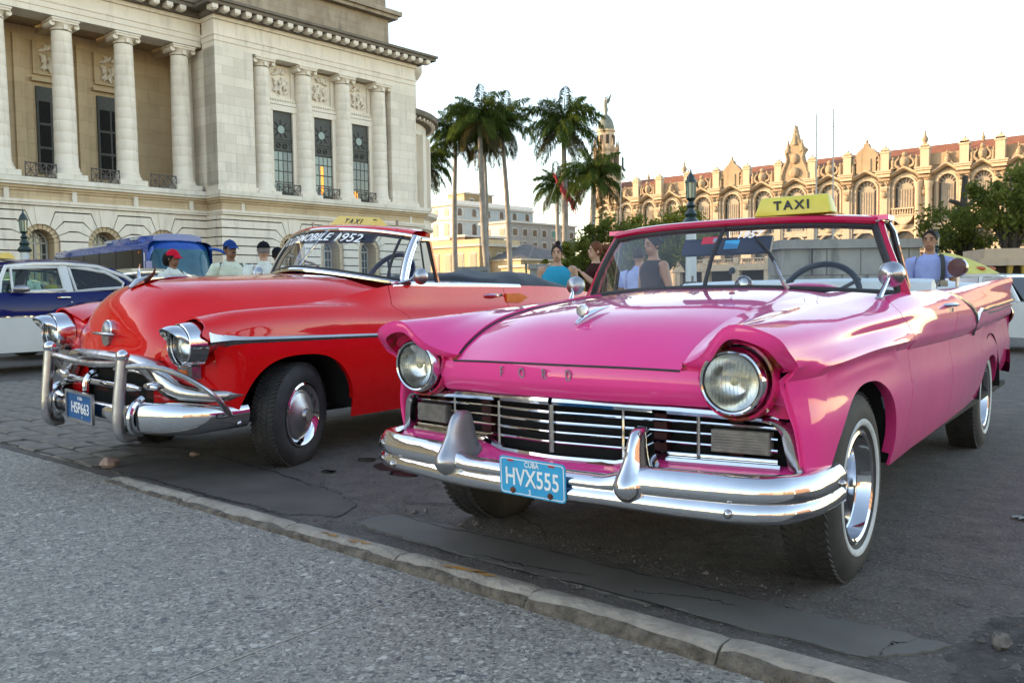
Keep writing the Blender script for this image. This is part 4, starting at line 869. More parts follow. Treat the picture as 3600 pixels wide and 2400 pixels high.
    f.tube([(74.5, -2, 39.3), (74.9, -2, 39.9)], [.10, .06], 6)
    for s, zt in ((1, 41.2), (-1, 41.0)): f.add([(74.2-.1, -2+.15*s, 39.4), (73.5, -2+.3*s, 40.2), (73.1, -2+.6*s, zt), (73.6, -2+.5*s, 39.4), (73.9, -2+.3*s, 38.6), (74.0, -2.1+.15*s, 39.3), (73.5, -2.1+.3*s, 40.1), (73.6, -2.1+.5*s, 39.3)], [(0, 1, 2, 3, 4), (5, 4, 7, 2, 6), (0, 4, 5), (0, 5, 6, 1), (1, 6, 2)])
    B(f, 'winged_figure', COPPER)
    return e
theatre = build_theatre()
# ================================================================ buildings behind the palms
APW = m_stone('white_render', (.74, .71, .65), (.66, .63, .57), damt=.2); APB = m_stone('shade_blue_render', (.68, .75, .76), (.62, .69, .71), damt=.22)  # APB: bluish shade of the white block's side wall put into its colour
APG = m_stone('grey_render', (.62, .57, .52), (.54, .49, .45), damt=.35); APC = m_stone('cream_render', (.58, .45, .28), (.50, .38, .23), damt=.4)
APBR = m_stone('brown_brickwork', (.22, .15, .11), (.16, .11, .085), damt=.4); TILE = mk('grey_tiles', (.16, .14, .125), .9, col2=(.10, .09, .085), vs=1.5, bump=.4, bs=8, bd=.08)
WIN = mk('house_window', (.05, .045, .04), .3, col2=(.10, .08, .06), vs=.6, coat=.2); SHUT = mk('green_shutter', (.10, .22, .18), .6); TRIMW = mk('house_trim', (.56, .52, .46), .8)
RZ = math.atan2(math.cos(R(-48)), math.sin(R(-48)))          # houses share the grid of the theatre: local +y faces the square
def house(name, px, Y, w, dp, h, mats, lab, floors=(), cols_=5, cols_s=4, arch=False, roof=None, off=0, zb=0, shut=0):
    """near corner at pixel px; front runs left-away (local +x), side runs right-away"""
    X = (px-1800)/2998.7*Y
    e = empty(name, (X, Y, zb), RZ, label=lab, cat='building')
    def B(m, n, mt, p=e, **k): return m.build(n, mt, p, **k)
    # front is the plane y=0, x 0..w ; side is the plane x=0, y 0..-dp
    B(MB().b2((0, -dp, 0), (w, 0, h)), 'wall', mats[0]); B(MB().add([(-.02, 0, 0), (-.02, -dp, 0), (-.02, -dp, h), (-.02, 0, h)], [(0, 1, 2, 3)]).add([(-.02, 0, 0), (-.02, -dp, 0), (-.02, -dp, h), (-.02, 0, h)], [(3, 2, 1, 0)]), 'side_wall', mats[1])
    B(MB().b2((-.3, -dp-.2, h-.25), (w+.2, .3, h+.05)), 'eaves', TRIMW)
    if roof == 'flat': B(MB().b2((-.05, -.25, h+.02), (w, .02, h+.7)).b2((-.05, -dp, h+.02), (.2, -.25, h+.7)), 'parapet', mats[0])
    if roof == 'tile': B(MB().add([(-.5, .5, h), (w+.3, .5, h), (w*.7, -dp*.5, h+2.4), (w*.3, -dp*.5, h+2.4), (-.5, -dp, h), (w+.3, -dp, h)], [(0, 3, 2, 1)[::-1], (0, 4, 3)[::-1], (1, 2, 5)[::-1]]), 'roof', TILE)
    def win(x, y, z, ww, wh, face, k):
        if face == 'f': a, b_ = (x-ww/2, -.12, z), (x+ww/2, .03, z+wh); fr = (x-ww/2-.12, -.05, z-.12), (x+ww/2+.12, .06, z+wh+.14)
        else: a, b_ = (-.05, y-ww/2, z), (.06, y+ww/2, z+wh); fr = (-.07, y-ww/2-.12, z-.12), (.05, y+ww/2+.12, z+wh+.14)
        f = B(MB().b2(*fr), 'window_frame', TRIMW); mm = MB()
        if face == 'f': mm.b2((a[0], .02, a[2]), (b_[0], .09, b_[2]))
        else: mm.b2((-.10, a[1], a[2]), (-.03, b_[1], b_[2]))
        if arch and face == 'f': mm.prism([(x+ww/2*math.cos(t), z+wh+ww/2*math.sin(t)*.9) for t in np.linspace(0, math.pi, 9)], .02, .09, 'y')
        if arch and face == 's': mm.prism([(y+ww/2*math.cos(t), z+wh+ww/2*math.sin(t)*.9) for t in np.linspace(0, math.pi, 9)], -.10, -.03, 'x')
        B(mm, 'pane', SHUT if (shut and k % 5 == 2) else WIN, f)
    for fi, (z, wh, ww) in enumerate(floors):
        for k in range(cols_): win((k+.5)*w/cols_, 0, z, ww, wh, 'f', k+fi)
        for k in range(cols_s): win(0, -(k+.5)*dp/cols_s, z, ww, wh, 's', k+fi)
        if arch: B(MB().b2((-.2, -dp, z-.75), (w, .2, z-.55)), 'string_course', TRIMW)
    return e
house('apartment_building', 1597, 138, 10.5, 20, 15.6, (APW, APB), 'white corner apartment block, its shaded side tinted blue, with arched windows behind the palms', ((4.0, 1.7, 1.0), (7.3, 1.7, 1.0), (10.6, 1.6, 1.0), (13.8, .8, .9)), 4, 6, True, 'flat')
house('penthouse', 1640, 146, 4, 7, 18.4, (APC, APC), 'small cream rooftop room above the white apartment block', ((16.4, .9, .8),), 2, 2)
house('apartment_building', 1797, 128, 6, 16, 11.9, (APG, APG), 'plain grey concrete apartment block between two groups of palms', ((2.3, 1.3, .9), (5.0, 1.3, .9), (7.6, 1.3, .9), (9.8, 1.0, .9)), 2, 7, False, None, shut=1)
house('brick_building', 1640, 118, 3, 8, 9.2, (APBR, APBR), 'brown unplastered block below the white apartment building', (), 1, 1)
house('cream_house', 1690, 112, 9.5, 8, 7.6, (APC, APC), 'cream two-storey house front with tall windows behind the palm trunks', ((.6, 2.0, 1.3), (4.2, 2.2, 1.1)), 4, 3, False, 'flat')
house('low_cream_hall', 1835, 110, 17, 14, 5.6, (APC, APC), 'low cream hall with round arched openings and grey tiled roof', ((.8, 1.9, 1.6),), 5, 4, True, 'tile')
house('low_annex', 1935, 104, 8, 8, 4.6, (APC, APC), 'small cream annex right of the low tiled hall, half hidden by the woman in turquoise', ((.8, 1.8, 1.2),), 3, 3, False, None)
# ================================================================ palms
TRUNK = mk('palm_trunk', (.30, .285, .265), .85, col2=(.20, .19, .175), vs=1.5, bump=.3, bs=8, bd=.03); SHAFT = mk('crown_shaft', (.08, .12, .035), .5, col2=(.06, .09, .03))
FROND = mk('palm_frond', (.035, .062, .014), .7, col2=(.060, .085, .022), vs=.8, spec=0.0); FROND2 = mk('dry_frond', (.075, .070, .035), .7, col2=(.05, .048, .025), vs=.8, spec=0.0)
def frond_mesh(L, th0, kap, seed, mat):
    """feather frond: rachis leaves the crown at th0 degrees and bends down by kap"""
    r = np.random.RandomState(seed); n = 54; t = np.linspace(0, 1, n); th = np.radians(th0-kap*t**1.25); ds = L/(n-1)
    rx = np.r_[0, np.cumsum(np.cos(th[:-1])*ds)]; rz = np.r_[0, np.cumsum(np.sin(th[:-1])*ds)]
    v = []; f = []
    def q(a, b, c, d_): o = len(v); v.extend([a, b, c, d_]); f.append((o, o+1, o+2, o+3))
    for i in range(n-1): w = .05*(1-t[i])+.008; q((rx[i], -w, rz[i]), (rx[i+1], -w, rz[i+1]), (rx[i+1], w, rz[i+1]), (rx[i], w, rz[i]))
    for i in range(5, n):
        tn = np.array([math.cos(th[i]), 0, math.sin(th[i])])
        for s in (-1, 1):
            for rep in range(2):
                ll = .88*(math.sin(min(1, t[i]*.9+.12)*math.pi)**.6+.2)*r.uniform(.75, 1.15); w = .030+.012*r.rand()
                dr = tn*r.uniform(.35, .8)+np.array([0, s*r.uniform(.6, 1.0), 0])+np.array([0, 0, r.uniform(-.7, .35)]); dr /= np.linalg.norm(dr)
                b = np.array([rx[i], 0, rz[i]]); m_ = b+dr*ll*.5; e = b+dr*ll*.85+np.array([0, 0, -ll*.5])
                q(tuple(b), tuple(m_+tn*w), tuple(e), tuple(m_-tn*w))
    me = bpy.data.meshes.new('frond'); me.from_pydata([tuple(map(float, p)) for p in v], [], f); me.materials.append(mat); me.update(); return me
FR = [frond_mesh(3.7, 78, 70, 1, FROND), frond_mesh(4.1, 55, 95, 2, FROND), frond_mesh(4.2, 34, 108, 3, FROND), frond_mesh(4.1, 8, 96, 4, FROND), frond_mesh(4.0, -28, 60, 5, FROND2)]
def palm(px, Y, zhub, lean, sc, lab, seed, wid=.42):
    zhub += .55
    r = np.random.RandomState(seed); X = (px-1800)/2998.7*Y
    e = empty('palm_tree', (X, Y, 0), label=lab, cat='palm tree', group='royal palms along the far pavement')
    z = np.linspace(0, zhub-1.5*sc, 14); u = z/z[-1]
    MB().tube([(lean*(1-a)**1.3+.10*math.sin(a*5+seed), 0, q) for a, q in zip(u, z)], [wid/2*(1.25-.35*a+.18*math.sin(a*3.1)) for a in u], 12).build('trunk', TRUNK, e)
    tx = .10*math.sin(5+seed)
    MB().tube([(tx, 0, zhub-1.6*sc), (tx, 0, zhub-.8*sc), (tx, 0, zhub), (tx, 0, zhub+.15*sc)], [wid*.42, wid*.46, wid*.36, .05], 10).build('crown_shaft', SHAFT, e)
    for k in range(36):
        lvl = k/35; mi = 0 if k < 4 else 1 if k < 12 else 2 if k < 20 else 3 if k < 29 else 4; az = k*2.399+r.uniform(-.3, .3); tilt = r.uniform(-.16, .16)
        o = put('frond', FR[mi], e, loc=(tx, 0, zhub+.3*sc*(1-lvl)), rot=(r.uniform(-.25, .25), tilt, az), scale=sc*.92*r.uniform(.84, 1.08))
    return e
PZ = lambda x: 1400+x/1.96
palm(PZ(205), 84, 13.2, .0, .98, 'royal palm closest to the big stone building, its crown half behind the wall', 1)
palm(PZ(412), 88, 16.6, -.2, 1.05, 'leftmost tall palm of the group before the white apartment block', 2)
palm(PZ(578), 82, 17.0, .9, 1.12, 'tallest palm of the left group, bending left near its foot', 3, .46)
palm(PZ(612), 96, 17.6, .3, 1.0, 'slim palm just behind the tallest one of the left group', 4, .38)
palm(PZ(745), 88, 17.6, .7, 1.08, 'right-hand palm of the left group with a slightly curved trunk', 5)
palm(PZ(1163), 80, 15.7, -.3, 1.22, 'tall lone-standing palm with red netting caught on its trunk', 6, .50)
palm(PZ(1112), 98, 12.4, .1, 1.0, 'short palm to the left behind the palm with red netting', 7, .40)
palm(PZ(1352), 76, 10.6, -.1, 1.0, 'short palm right of the palm with red netting, beside the theatre tower', 8, .50)
NET = mk('red_netting', (.50, .03, .06), .8)
n_ = MB(); r_ = np.random.RandomState(3); X0 = (PZ(1150)-1800)/2998.7*79.3
for k in range(26):
    u = k/25; n_.tube([(X0-.9+1.7*u+r_.uniform(-.2, .2), 79.2, 12.1-2.9*u+r_.uniform(-.2, .2)), (X0-.6+1.7*u+r_.uniform(-.2, .2), 79.15, 11.6-2.9*u+r_.uniform(-.3, .3)), (X0-.75+1.9*u, 79.2, 11.2-2.9*u+r_.uniform(-.3, .3))], .035, 4)
n_.build('red_netting', NET, label='tangle of red netting caught on the tall palm trunk', cat='netting')
# ================================================================ broadleaf trees
def leafmat(n, a, b):
    m = mk(n, a, .6, col2=b, vs=1.6, spec=.12, detail=6); t = m.node_tree; pb = t.nodes['Principled BSDF']; out = [q for q in t.nodes if q.type == 'OUTPUT_MATERIAL'][0]
    tl = _n(t, 'ShaderNodeBsdfTranslucent'); mx = _n(t, 'ShaderNodeMixShader'); mx.inputs[0].default_value = .42
    t.links.new(pb.inputs['Base Color'].links[0].from_socket, tl.inputs[0]); t.links.new(pb.outputs[0], mx.inputs[1]); t.links.new(tl.outputs[0], mx.inputs[2]); t.links.new(mx.outputs[0], out.inputs[0]); return m
LEAFA = leafmat('leaf_green', (.11, .135, .020), (.20, .205, .034)); LEAFB = leafmat('leaf_dark', (.085, .110, .022), (.16, .175, .036)); BARK = mk('bark', (.06, .05, .04), .9, col2=(.035, .03, .025), vs=6)
def tree(px, Y, zc, rx, rz, mat, lab, seed, n=8000, ls=.15, clumps=44, trunk=True, cat='tree', ry=None, open_=0.0):
    r = np.random.RandomState(seed); X = (px-1800)/2998.7*Y; e = empty('leafy_tree' if trunk else 'shrub', (X, Y, 0), label=lab, cat=cat); ry = ry or rx
    cs = []
    for k in range(clumps):
        d = r.normal(size=3); d /= np.linalg.norm(d); d[2] = d[2]*.8+.15; q = r.uniform(.30, 1.0); cs.append((d*np.array([rx, ry, rz])*q+np.array([0, 0, zc]), r.uniform(.12, .34)*min(rx, rz*1.3)))
    pts = []; nr = []
    per = n//clumps
    for c, rad in cs:
        d = r.normal(size=(per, 3)); d /= np.linalg.norm(d, axis=1, keepdims=True); p = c+d*rad*(np.abs(r.normal(.75, .32, (per, 1))))*np.array([1, 1, .8]); pts.append(p); nr.append(d)
    P = np.concatenate(pts); D = np.concatenate(nr)+r.normal(0, .55, (len(P), 3)) if False else np.concatenate(nr)+r.normal(0, .55, (sum(len(q) for q in nr), 3)); D /= np.linalg.norm(D, axis=1, keepdims=True)
    A = np.cross(D, r.normal(size=D.shape)); A /= np.linalg.norm(A, axis=1, keepdims=True)+1e-9; Bv = np.cross(D, A); s = ls*r.uniform(.55, 1.2, (len(P), 1))
    V = np.stack([P-A*s, P-Bv*s*.45, P+A*s, P+Bv*s*.45], 1).reshape(-1, 3); F = np.arange(len(V)).reshape(-1, 4)
    me = bpy.data.meshes.new('crown'); me.from_pydata(V.tolist(), [], F.tolist()); me.materials.append(mat); me.update(); put('crown', me, e, kind='stuff')
    t = MB(); t.tube([(0, 0, 0), (.05*rx, 0, zc*.4), (0, 0, zc)], [rx*.09, rx*.07, rx*.04], 8)
    for c, rad in cs[:9]: t.tube([(0, 0, zc*.45), tuple(c*.5+np.array([0, 0, zc*.3])), tuple(c)], [rx*.05, rx*.03, rx*.012], 6)
    t.build('trunk', BARK, e)
    return e
tree(2065, 58, 2.8, 2.0, 2.2, LEAFA, 'bushy green tree behind the two women, left of the others', 1)
tree(2170, 50, 3.0, 2.6, 2.6, LEAFB, 'dark rounded tree just left of the pink windscreen', 2)
tree(2330, 52, 3.9, 2.5, 1.9, LEAFA, 'sunlit rounded tree whose top shows above the pink windscreen rail', 3)
tree(2255, 62, 4.5, 2.0, 2.0, LEAFA, 'yellow-green tree crown rising behind the darker trees, left of the lamp post', 4)
tree(2420, 66, 5.3, 2.4, 2.0, LEAFA, 'light green tree crown directly behind the green lamp post', 5)
tree(1935, 62, 2.4, 1.2, 1.2, LEAFA, 'small shrub in a stone planter left of the woman in turquoise', 6, 2500, .13, 14, cat='shrub')
tree(3545, 34, 4.1, 2.0, 1.7, LEAFB, 'spreading green tree at the right edge in front of the theatre', 7, 4200, .13)
tree(3400, 38, 3.4, 2.3, 1.5, LEAFB, 'low branching tree right of the man with the backpack', 8, 3400, .13)
tree(3630, 36, 5.0, 1.6, 1.5, LEAFA, 'tree crown cut by the right edge of the picture', 9, 2800, .13)
pt = empty('pruned_tree', ((3387-1800)/2998.7*40, 40, 0), label='bare pruned tree trunk with stubby forked branches in front of the theatre', cat='tree'); m = MB()
m.tube([(.1, 0, 0), (0, 0, 3), (-.05, 0, 5.0), (0, 0, 6.2)], [.20, .17, .15, .12], 10); m.tube([(0, 0, 4.7), (-.35, 0, 4.95), (-.7, 0, 5.05)], [.13, .11, .09], 8); m.tube([(0, 0, 4.6), (.3, 0, 4.95), (.55, 0, 5.15)], [.12, .10, .07], 8); m.tube([(0, 0, 5.5), (.15, 0, 5.8), (.3, 0, 5.9)], [.08, .07, .05], 8)
m.build('trunk', BARK, pt)
lf = tree(3385, 40.5, 4.0, .8, .7, LEAFB, 'tuft of leaves sprouting from the pruned trunk', 12, 900, .10, 12)
# ================================================================ lamp posts and other furniture
LGREEN = mk('lamp_green', (.010, .030, .024), .4, col2=(.008, .022, .018), coat=.3); LWHITE = mk('lamp_white', (.62, .66, .66), .6, col2=(.52, .56, .56), vs=1.5); LGLASS = mk('lantern_glass', (.16, .26, .21), .15, col2=(.22, .32, .27), vs=6, coat=.5)
def lamp(px, Y, top, lab, arm=True):
    s = top/5.0; e = empty('street_lamp', ((px-1800)/2998.7*Y, Y, 0), label=lab, cat='street lamp', group='lantern posts of the square')
    Lt = lambda pr, n, nm, mt: MB().lathe([(r_*s, z*s) for r_, z in pr], n).build(nm, mt, e)
    Lt([(.30, 0), (.30, .25), (.22, .30), (.18, .5), (.165, 3.15), (.17, 3.2)], 16, 'post', LWHITE)
    Lt([(.18, 3.18), (.26, 3.22), (.28, 3.30), (.20, 3.40), (.16, 3.46), (.20, 3.56), (.12, 3.66), (.10, 3.74), (.15, 3.82), (.10, 3.88), (.07, 3.95), (.12, 4.02), (.16, 4.06)], 16, 'lamp_neck', LGREEN)
    Lt([(.135, 4.06), (.155, 4.55)], 8, 'lantern', LGLASS)
    m = MB()
    for k in range(8): a = R(45*k); m.tube([(.138*math.cos(a)*s, .138*math.sin(a)*s, 4.06*s), (.16*math.cos(a)*s, .16*math.sin(a)*s, 4.56*s)], .016*s, 5)
    m.build('lantern_bars', LGREEN, e)
    Lt([(.19, 4.54), (.18, 4.60), (.14, 4.64), (.13, 4.72), (.07, 4.80), (.03, 4.86), (.03, 4.92), (.008, 5.0), (0, 5.15)], 12, 'lantern_cap', LGREEN)
    if arm:
        m = MB(); m.tube([(-.34*s, 0, 1.32*s), (0, 0, 1.36*s), (.34*s, 0, 1.32*s)], .05*s, 6); m.lathe([(.19*s, 1.22*s), (.21*s, 1.3*s), (.19*s, 1.44*s)], 12)
        for q in (-.3, .3): m.tube([(q*s, 0, 1.32*s), (q*.9*s, 0, 1.22*s), (q*.95*s, 0, 1.12*s)], .025*s, 5)
        m.tube([(0, -.2*s, 1.4*s), (0, -.2*s, 1.62*s)], .03*s, 5); m.build('sign_bracket', LGREEN, e)
    return e
lamp(2431, 24.0, 4.43, 'white lamp post with dark green lantern behind the pink windscreen'); lamp(99, 32.0, 4.40, 'lamp post with green lantern in front of the arched basement, far left', False); lamp(1853, 88, 4.3, 'small distant lamp post between the palms and the woman in turquoise', False); lamp(3291, 30, 3.05, 'distant green lantern just behind the head of the man with the backpack', False)
POLE = mk('galvanised_pole', (.42, .40, .37), .5, metal=.3, col2=(.34, .32, .30))
e = empty('pole_frame', ((2868-1800)/2998.7*62, 62, 0), label='tall thin goal-shaped pole frame rising behind the lemon taxi sign', cat='pole'); zt = 13.9
MB().tube([(0, 0, 0), (0, 0, zt-.35)], [.075, .045], 8).build('upright', POLE, e); MB().tube([(1.22, 0, 0), (1.22, 0, zt)], [.075, .045], 8).build('upright', POLE, e); MB().tube([(0, 0, zt-.35), (1.22, 0, zt)], .022, 6).build('crossbar', POLE, e)
m = MB()
for z in (4.9, 4.6, 12.6): m.tube([(.95, 0, z), (1.35, 0, z+.12)], .03, 5)
m.build('crossarm', POLE, e)
e = empty('flagpole', ((2172-1800)/2998.7*70, 70, 0), label='slender flagpole with a small dark flag left of the theatre', cat='flagpole'); MB().tube([(0, 0, 0), (.25, 0, 6), (.45, 0, 12.1)], [.05, .04, .025], 6).build('pole', POLE, e); MB().panel([[(.42, 0, 12.0), (.40, 0, 11.1)], [(.60, .05, 11.95), (.60, .05, 11.0)]], .02).build('flag', mk('dark_flag', (.04, .05, .05), .8), e)
MB().tube([((1960-1800)/2998.7*60, 60, 8.6), ((1862-1800)/2998.7*60, 60, 3.4)], .018, 5).build('guy_wire', POLE, label='thin slanting wire running down past the grey apartment block', cat='wire')
WALLG = m_stone('weathered_concrete', (.34, .34, .32), (.20, .20, .19), dirt=(.05, .05, .048), damt=.9)
def blockwall(name, x0, x1, Y, h, dp, lab, nb=4, rz=0):
    e = empty(name, (x0, Y, 0), rz, label=lab, cat='wall'); L = x1-x0
    rows = 3
    for k in range(rows):
        q = 0; r_ = np.random.RandomState(int(x0*10) % 100+k)
        cuts = np.r_[0, np.sort(r_.uniform(.15, .85, nb-1)), 1]*L
        for a, b_ in zip(cuts[:-1], cuts[1:]):
            if b_-a > .06: MB().b2((a+.012, r_.uniform(-.02, .02), h*.9*k/rows+.01), (b_-.012, dp, h*.9*(k+1)/rows-.01)).build('stone_block', WALLG, e)
    MB().b2((-.08, -.1, h*.9), (L+.08, dp+.1, h)).build('coping', WALLG, e); MB().b2((.05, .08, 0), (L-.05, dp-.05, h*.9)).build('wall_core', WALLG, e)
blockwall('stone_wall', 6.95, 9.75, 22.0, 2.28, 1.2, 'weathered grey block wall seen through the right half of the pink windscreen', 5, 0); blockwall('stone_wall', 9.72, 10.42, 21.9, 2.26, 2.0, 'grey concrete wall end between the pink windscreen pillar and the man with the backpack', 2, R(-12))
blockwall('stone_plinth', -3.7, -1.72, 60, 2.95, 1.5, 'weathered stone plinth at the feet of the left palms', 3); blockwall('stone_plinth', 1.0, 2.2, 45, 2.55, 1.2, 'weathered stone plinth beside the woman in turquoise', 2)
# umbrellas
UMB = mk('yellow_umbrella', (.60, .54, .12), .7, col2=(.50, .46, .10)); UMR = mk('umbrella_print', (.50, .12, .05), .7)
def umbrella(px, Y, z, r, lab):
    e = empty('parasol', ((px-1800)/2998.7*Y, Y, 0), label=lab, cat='parasol'); MB().tube([(0, 0, 0), (0, 0, z)], .025, 6).build('pole', POLE, e)
    P = []
    for u in np.linspace(0, 1, 7): P.append([(r*u*(1-.06*abs(math.cos(4*a)))*math.cos(a), r*u*math.sin(a), z-.42*u**1.5*r-.05*(1-abs(math.cos(4*a)))*u) for a in np.arange(48)*2*math.pi/48])
    MB().grid(P, cv=True).build('canopy', UMB, e); v = MB(); v.grid([P[-1], [(p[0]*1.01, p[1]*1.01, p[2]-.14+.05*abs(math.sin(8*k*math.pi/48))) for k, p in enumerate(P[-1])]], cv=True); v.build('valance', UMB, e)
    for k in range(8):
        a = k*math.pi/4+.4; c = Vector((r*.80*math.cos(a), r*.80*math.sin(a), z-.42*.8**1.5*r-.035)); MB().ball(tuple(c), (.11, .11, .05), 10, 6).build('printed_badge', UMR, e)
umbrella(3315, 19, 1.78, 1.15, 'yellow-green parasol with red printed badges behind the man with the backpack')
kf = empty('kiosk', ((3560-1800)/2998.7*30, 30, 0), R(-10), label='stone kiosk front with gilded columns under the trees at the right edge', cat='kiosk')
for o, mt, nm in ((MB().b2((-.9, 0, 0), (2, 2, 1.75)), TDARK, 'kiosk_wall'), (MB().b2((-1.2, -.4, 1.75), (2, 2, 2.0)), TST, 'kiosk_roof'), (MB().b2((-1.0, -.2, 2.0), (2, 2, 2.35)), TST, 'kiosk_parapet')): o.build(nm, mt, kf)
for x in (-.2, .25, .75): MB().lathe([(.08, 0), (.10, .2), (.06, .3), (.09, .8), (.05, 1.2), (.10, 1.6), (.12, 1.75)], 10, Matrix.Translation((x, -.25, 0))).build('gilded_column', mk('gilt', (.50, .34, .07), .45, metal=.4) if 'gilt' not in bpy.data.materials else bpy.data.materials['gilt'], kf)
# ================================================================ pink convertible
def build_pink():
    X, Y, a = .525, 3.409, R(36.8)
    car = empty('convertible_car', (X, Y, 0), math.pi/2-a, label='pink 1950s convertible taxi with tail fins, chrome grille and lemon roof sign', cat='car')
    F = dict(flipy=True)
    def B(m, n, mt, p=car, **k): return m.build(n, mt, p, flipy=True, **k)
    kx = [-.72, -.45, 0, .4, .8, 1.4, 2.0, 2.6, 3.3, 4.15]
    Ay = spl(kx, [.650, .668, .700, .735, .775, .785, .79, .795, .80, .80]); Az = spl(kx, [.884, .899, .920, .938, .966, .976, .985, 1.003, 1.027, 1.056])
    By = spl(kx, [.772, .798, .826, .842, .848, .846, .836, .826, .815, .802]); Bz = spl(kx, [.858, .866, .884, .900, .925, .934, .942, .950, .960, .972])
    Cy = spl(kx, [.798, .832, .838, .850, .866, .868, .860, .846, .830, .812]); Cz = spl(kx, [.800, .812, .834, .848, .866, .872, .875, .88, .885, .895])
    Dy = spl(kx, [.785, .850, .878, .880, .872, .869, .862, .848, .832, .812]); Dz = spl(kx, [.745, .770, .793, .798, .793, .788, .788, .795, .805, .815])
    Gy = spl([-.72, -.61, -.5, -.35, -.2, 0, .3, .62], [.455, .464, .474, .487, .50, .517, .54, .56]); Gz = spl([-.72, -.61, -.56, -.5, -.42, -.33, -.17, 0, .3, .62], [.66, .753, .790, .822, .855, .883, .913, .934, .957, .977])
    Vy = lambda x: Gy(x)*.48+Ay(x)*.52
    Vz = lambda x: Gz(x)*.42+Az(x)*.58-.012*np.clip((.1-x)/.6, 0, 1.2)+.004
    def arch(x, cx, r, h):
        t = np.clip(np.abs((x-cx)/r), 0, 1); return h*np.sqrt(np.clip(1-t**2.3, 0, 1))
    def bot(x):
        rk = .325+.022*np.clip(x-.3, 0, 3)/1.5+np.clip((x-3.3), 0, 1)*.16+np.clip(-.35-x, 0, .5)*.30
        z1 = .315+arch(x, -.02, .40, .365); z2 = .30+arch(x, 2.98, .40, .275)
        return np.maximum(rk, np.maximum(z1*(np.abs(x+.02) < .40), z2*(np.abs(x-2.98) < .40)))
    low = [(0, 0), (.022, -.021), (.07, -.024), (.2, -.008), (.3, -.014), (.4, -.030), (.5, -.06)]
    S0 = loft_eval([(Gy, Gz), (Vy, Vz), (Ay, Az), (By, Bz), (Cy, Cz), (Dy, Dz)], low, bot)
    def S(x, v):
        P = S0(x, v); t = np.clip((-.44-P[..., 0])/.2, 0, 1.2); lowm = np.clip((np.asarray(v)-4.6)/.5, 0, 1)
        P[..., 1] -= .055*t**2*lowm; return P
    vf = lambda a, b, n: np.linspace(a, b, n)
    front = spl([0, .5, 1, 1.5, 2, 2.5, 3, 3.5, 4, 4.5, 5, 5.3, 5.6, 6.0], [-.598, -.63, -.665, -.692, -.702, -.706, -.695, -.675, -.645, -.615, -.585, -.565, -.545, -.50])
    dcut = lambda v: float(spl([0, 2, 3, 4, 4.6, 5, 5.4, 5.8, 6], [.62, .62, .46, .545, .57, .58, .585, .54, .50])(v))
    for sgn, nm in ((1, 'left'), (-1, 'right')):
        def BB(m, n, mt, p=car, **k): return m.build(n, mt, p, flipy=(sgn == 1), **k)
        # front fender with its brow
        v1 = np.r_[np.linspace(0, 4.9, 30), np.linspace(5, 6, 14)]
        P = strip(S, lambda v: float(front(v)), lambda v: dcut(v)-.003, v1, 90)
        fd = BB(MB().panel(P, .010, flip=True), 'front_fender', PINK)
        # door, quarter with fin
        v2 = np.r_[np.linspace(2, 4.9, 20), np.linspace(5, 6, 12)]
        dr = lambda v: 1.60-.03*(v-2)
        BB(MB().panel(strip(S, lambda v: dcut(v)+.003, lambda v: dr(v)-.003, v2, 46), .010, flip=True), 'door', PINK)
        BB(MB().panel(strip(S, lambda v: dr(v)+.003, lambda v: 4.15-.10*(v-2)+.25*max(0, v-4)*.6, v2, 110), .010, flip=True), 'rear_quarter', PINK)
        # brow lip and headlamp recess
        ve = np.linspace(0, 4.97, 40); xe = np.array([float(front(v)) for v in ve]); E = S(xe, ve)
        hc = np.array([-.645, .636, .724])
        ang = np.arctan2(E[:, 2]-hc[2], E[:, 1]-hc[1]); ang = np.unwrap(ang)
        ringy = lambda r, x: np.stack([0*ang+x, hc[1]+r*np.cos(ang), hc[2]+r*np.sin(ang)], 1)
        c2 = E.copy(); c2[:, 1:] = hc[1:]+(E[:, 1:]-hc[1:])*.80; c2[:, 0] += .004
        c3 = E.copy(); c3[:, 1:] = hc[1:]+(E[:, 1:]-hc[1:])*.78; c3[:, 0] = np.maximum(c3[:, 0]+.05, -.62)
        G_ = np.stack([E, .5*E+.5*c2+np.array([-.004, 0, 0]), c2])
        BB(MB().grid(G_), 'brow_lip', PINK, fd)
        BB(MB().grid(np.stack([c2, c3, .4*c3+.6*ringy(.118, -.600), ringy(.112, -.598)])), 'lamp_recess', PINKR, fd)
        # headlamp
        hl = empty('headlamp'); hl.parent = car
        Mh = Matrix.Translation(hc) @ Matrix.Rotation(R(-90), 4, 'Y') @ Matrix.Rotation(R(-2), 4, 'Y')
        H = lambda m, n, mt: BB(m, n, mt, hl)
        H(MB().lathe([(.126, -.062), (.120, -.030), (.112, -.028), (.108, -.06)], 40, Mh), 'lamp_flange', PINKR)
        H(MB().lathe([(.101, -.06), (.1045, -.03), (.103, -.005), (.098, .010), (.093, .013), (.0885, .010), (.0875, .0)], 48, Mh), 'lamp_ring', CHROME)
        H(MB().lathe([(.0885, .0095), (.086, .0105), (.0855, .0)], 48, Mh), 'lamp_gasket', RUBBER)
        H(MB().lathe([(.0858, .003), (.07, .011), (.045, .018), (.02, .021), (0, .0215)], 40, Mh), 'lamp_glass', LENS)
        H(MB().lathe([(.086, .0), (.075, -.018), (.055, -.036), (.03, -.048), (0, -.052)], 40, Mh), 'lamp_reflector', REFL)
        b_ = MB(); b_.ball(tuple(Mh@Vector((0, 0, -.022))), (.014, .014, .014), 10, 8); H(b_, 'lamp_bulb', mk('bulb_glass', (.8, .72, .5), .2) if 'bulb_glass' not in bpy.data.materials else bpy.data.materials['bulb_glass'])
        fl = MB()
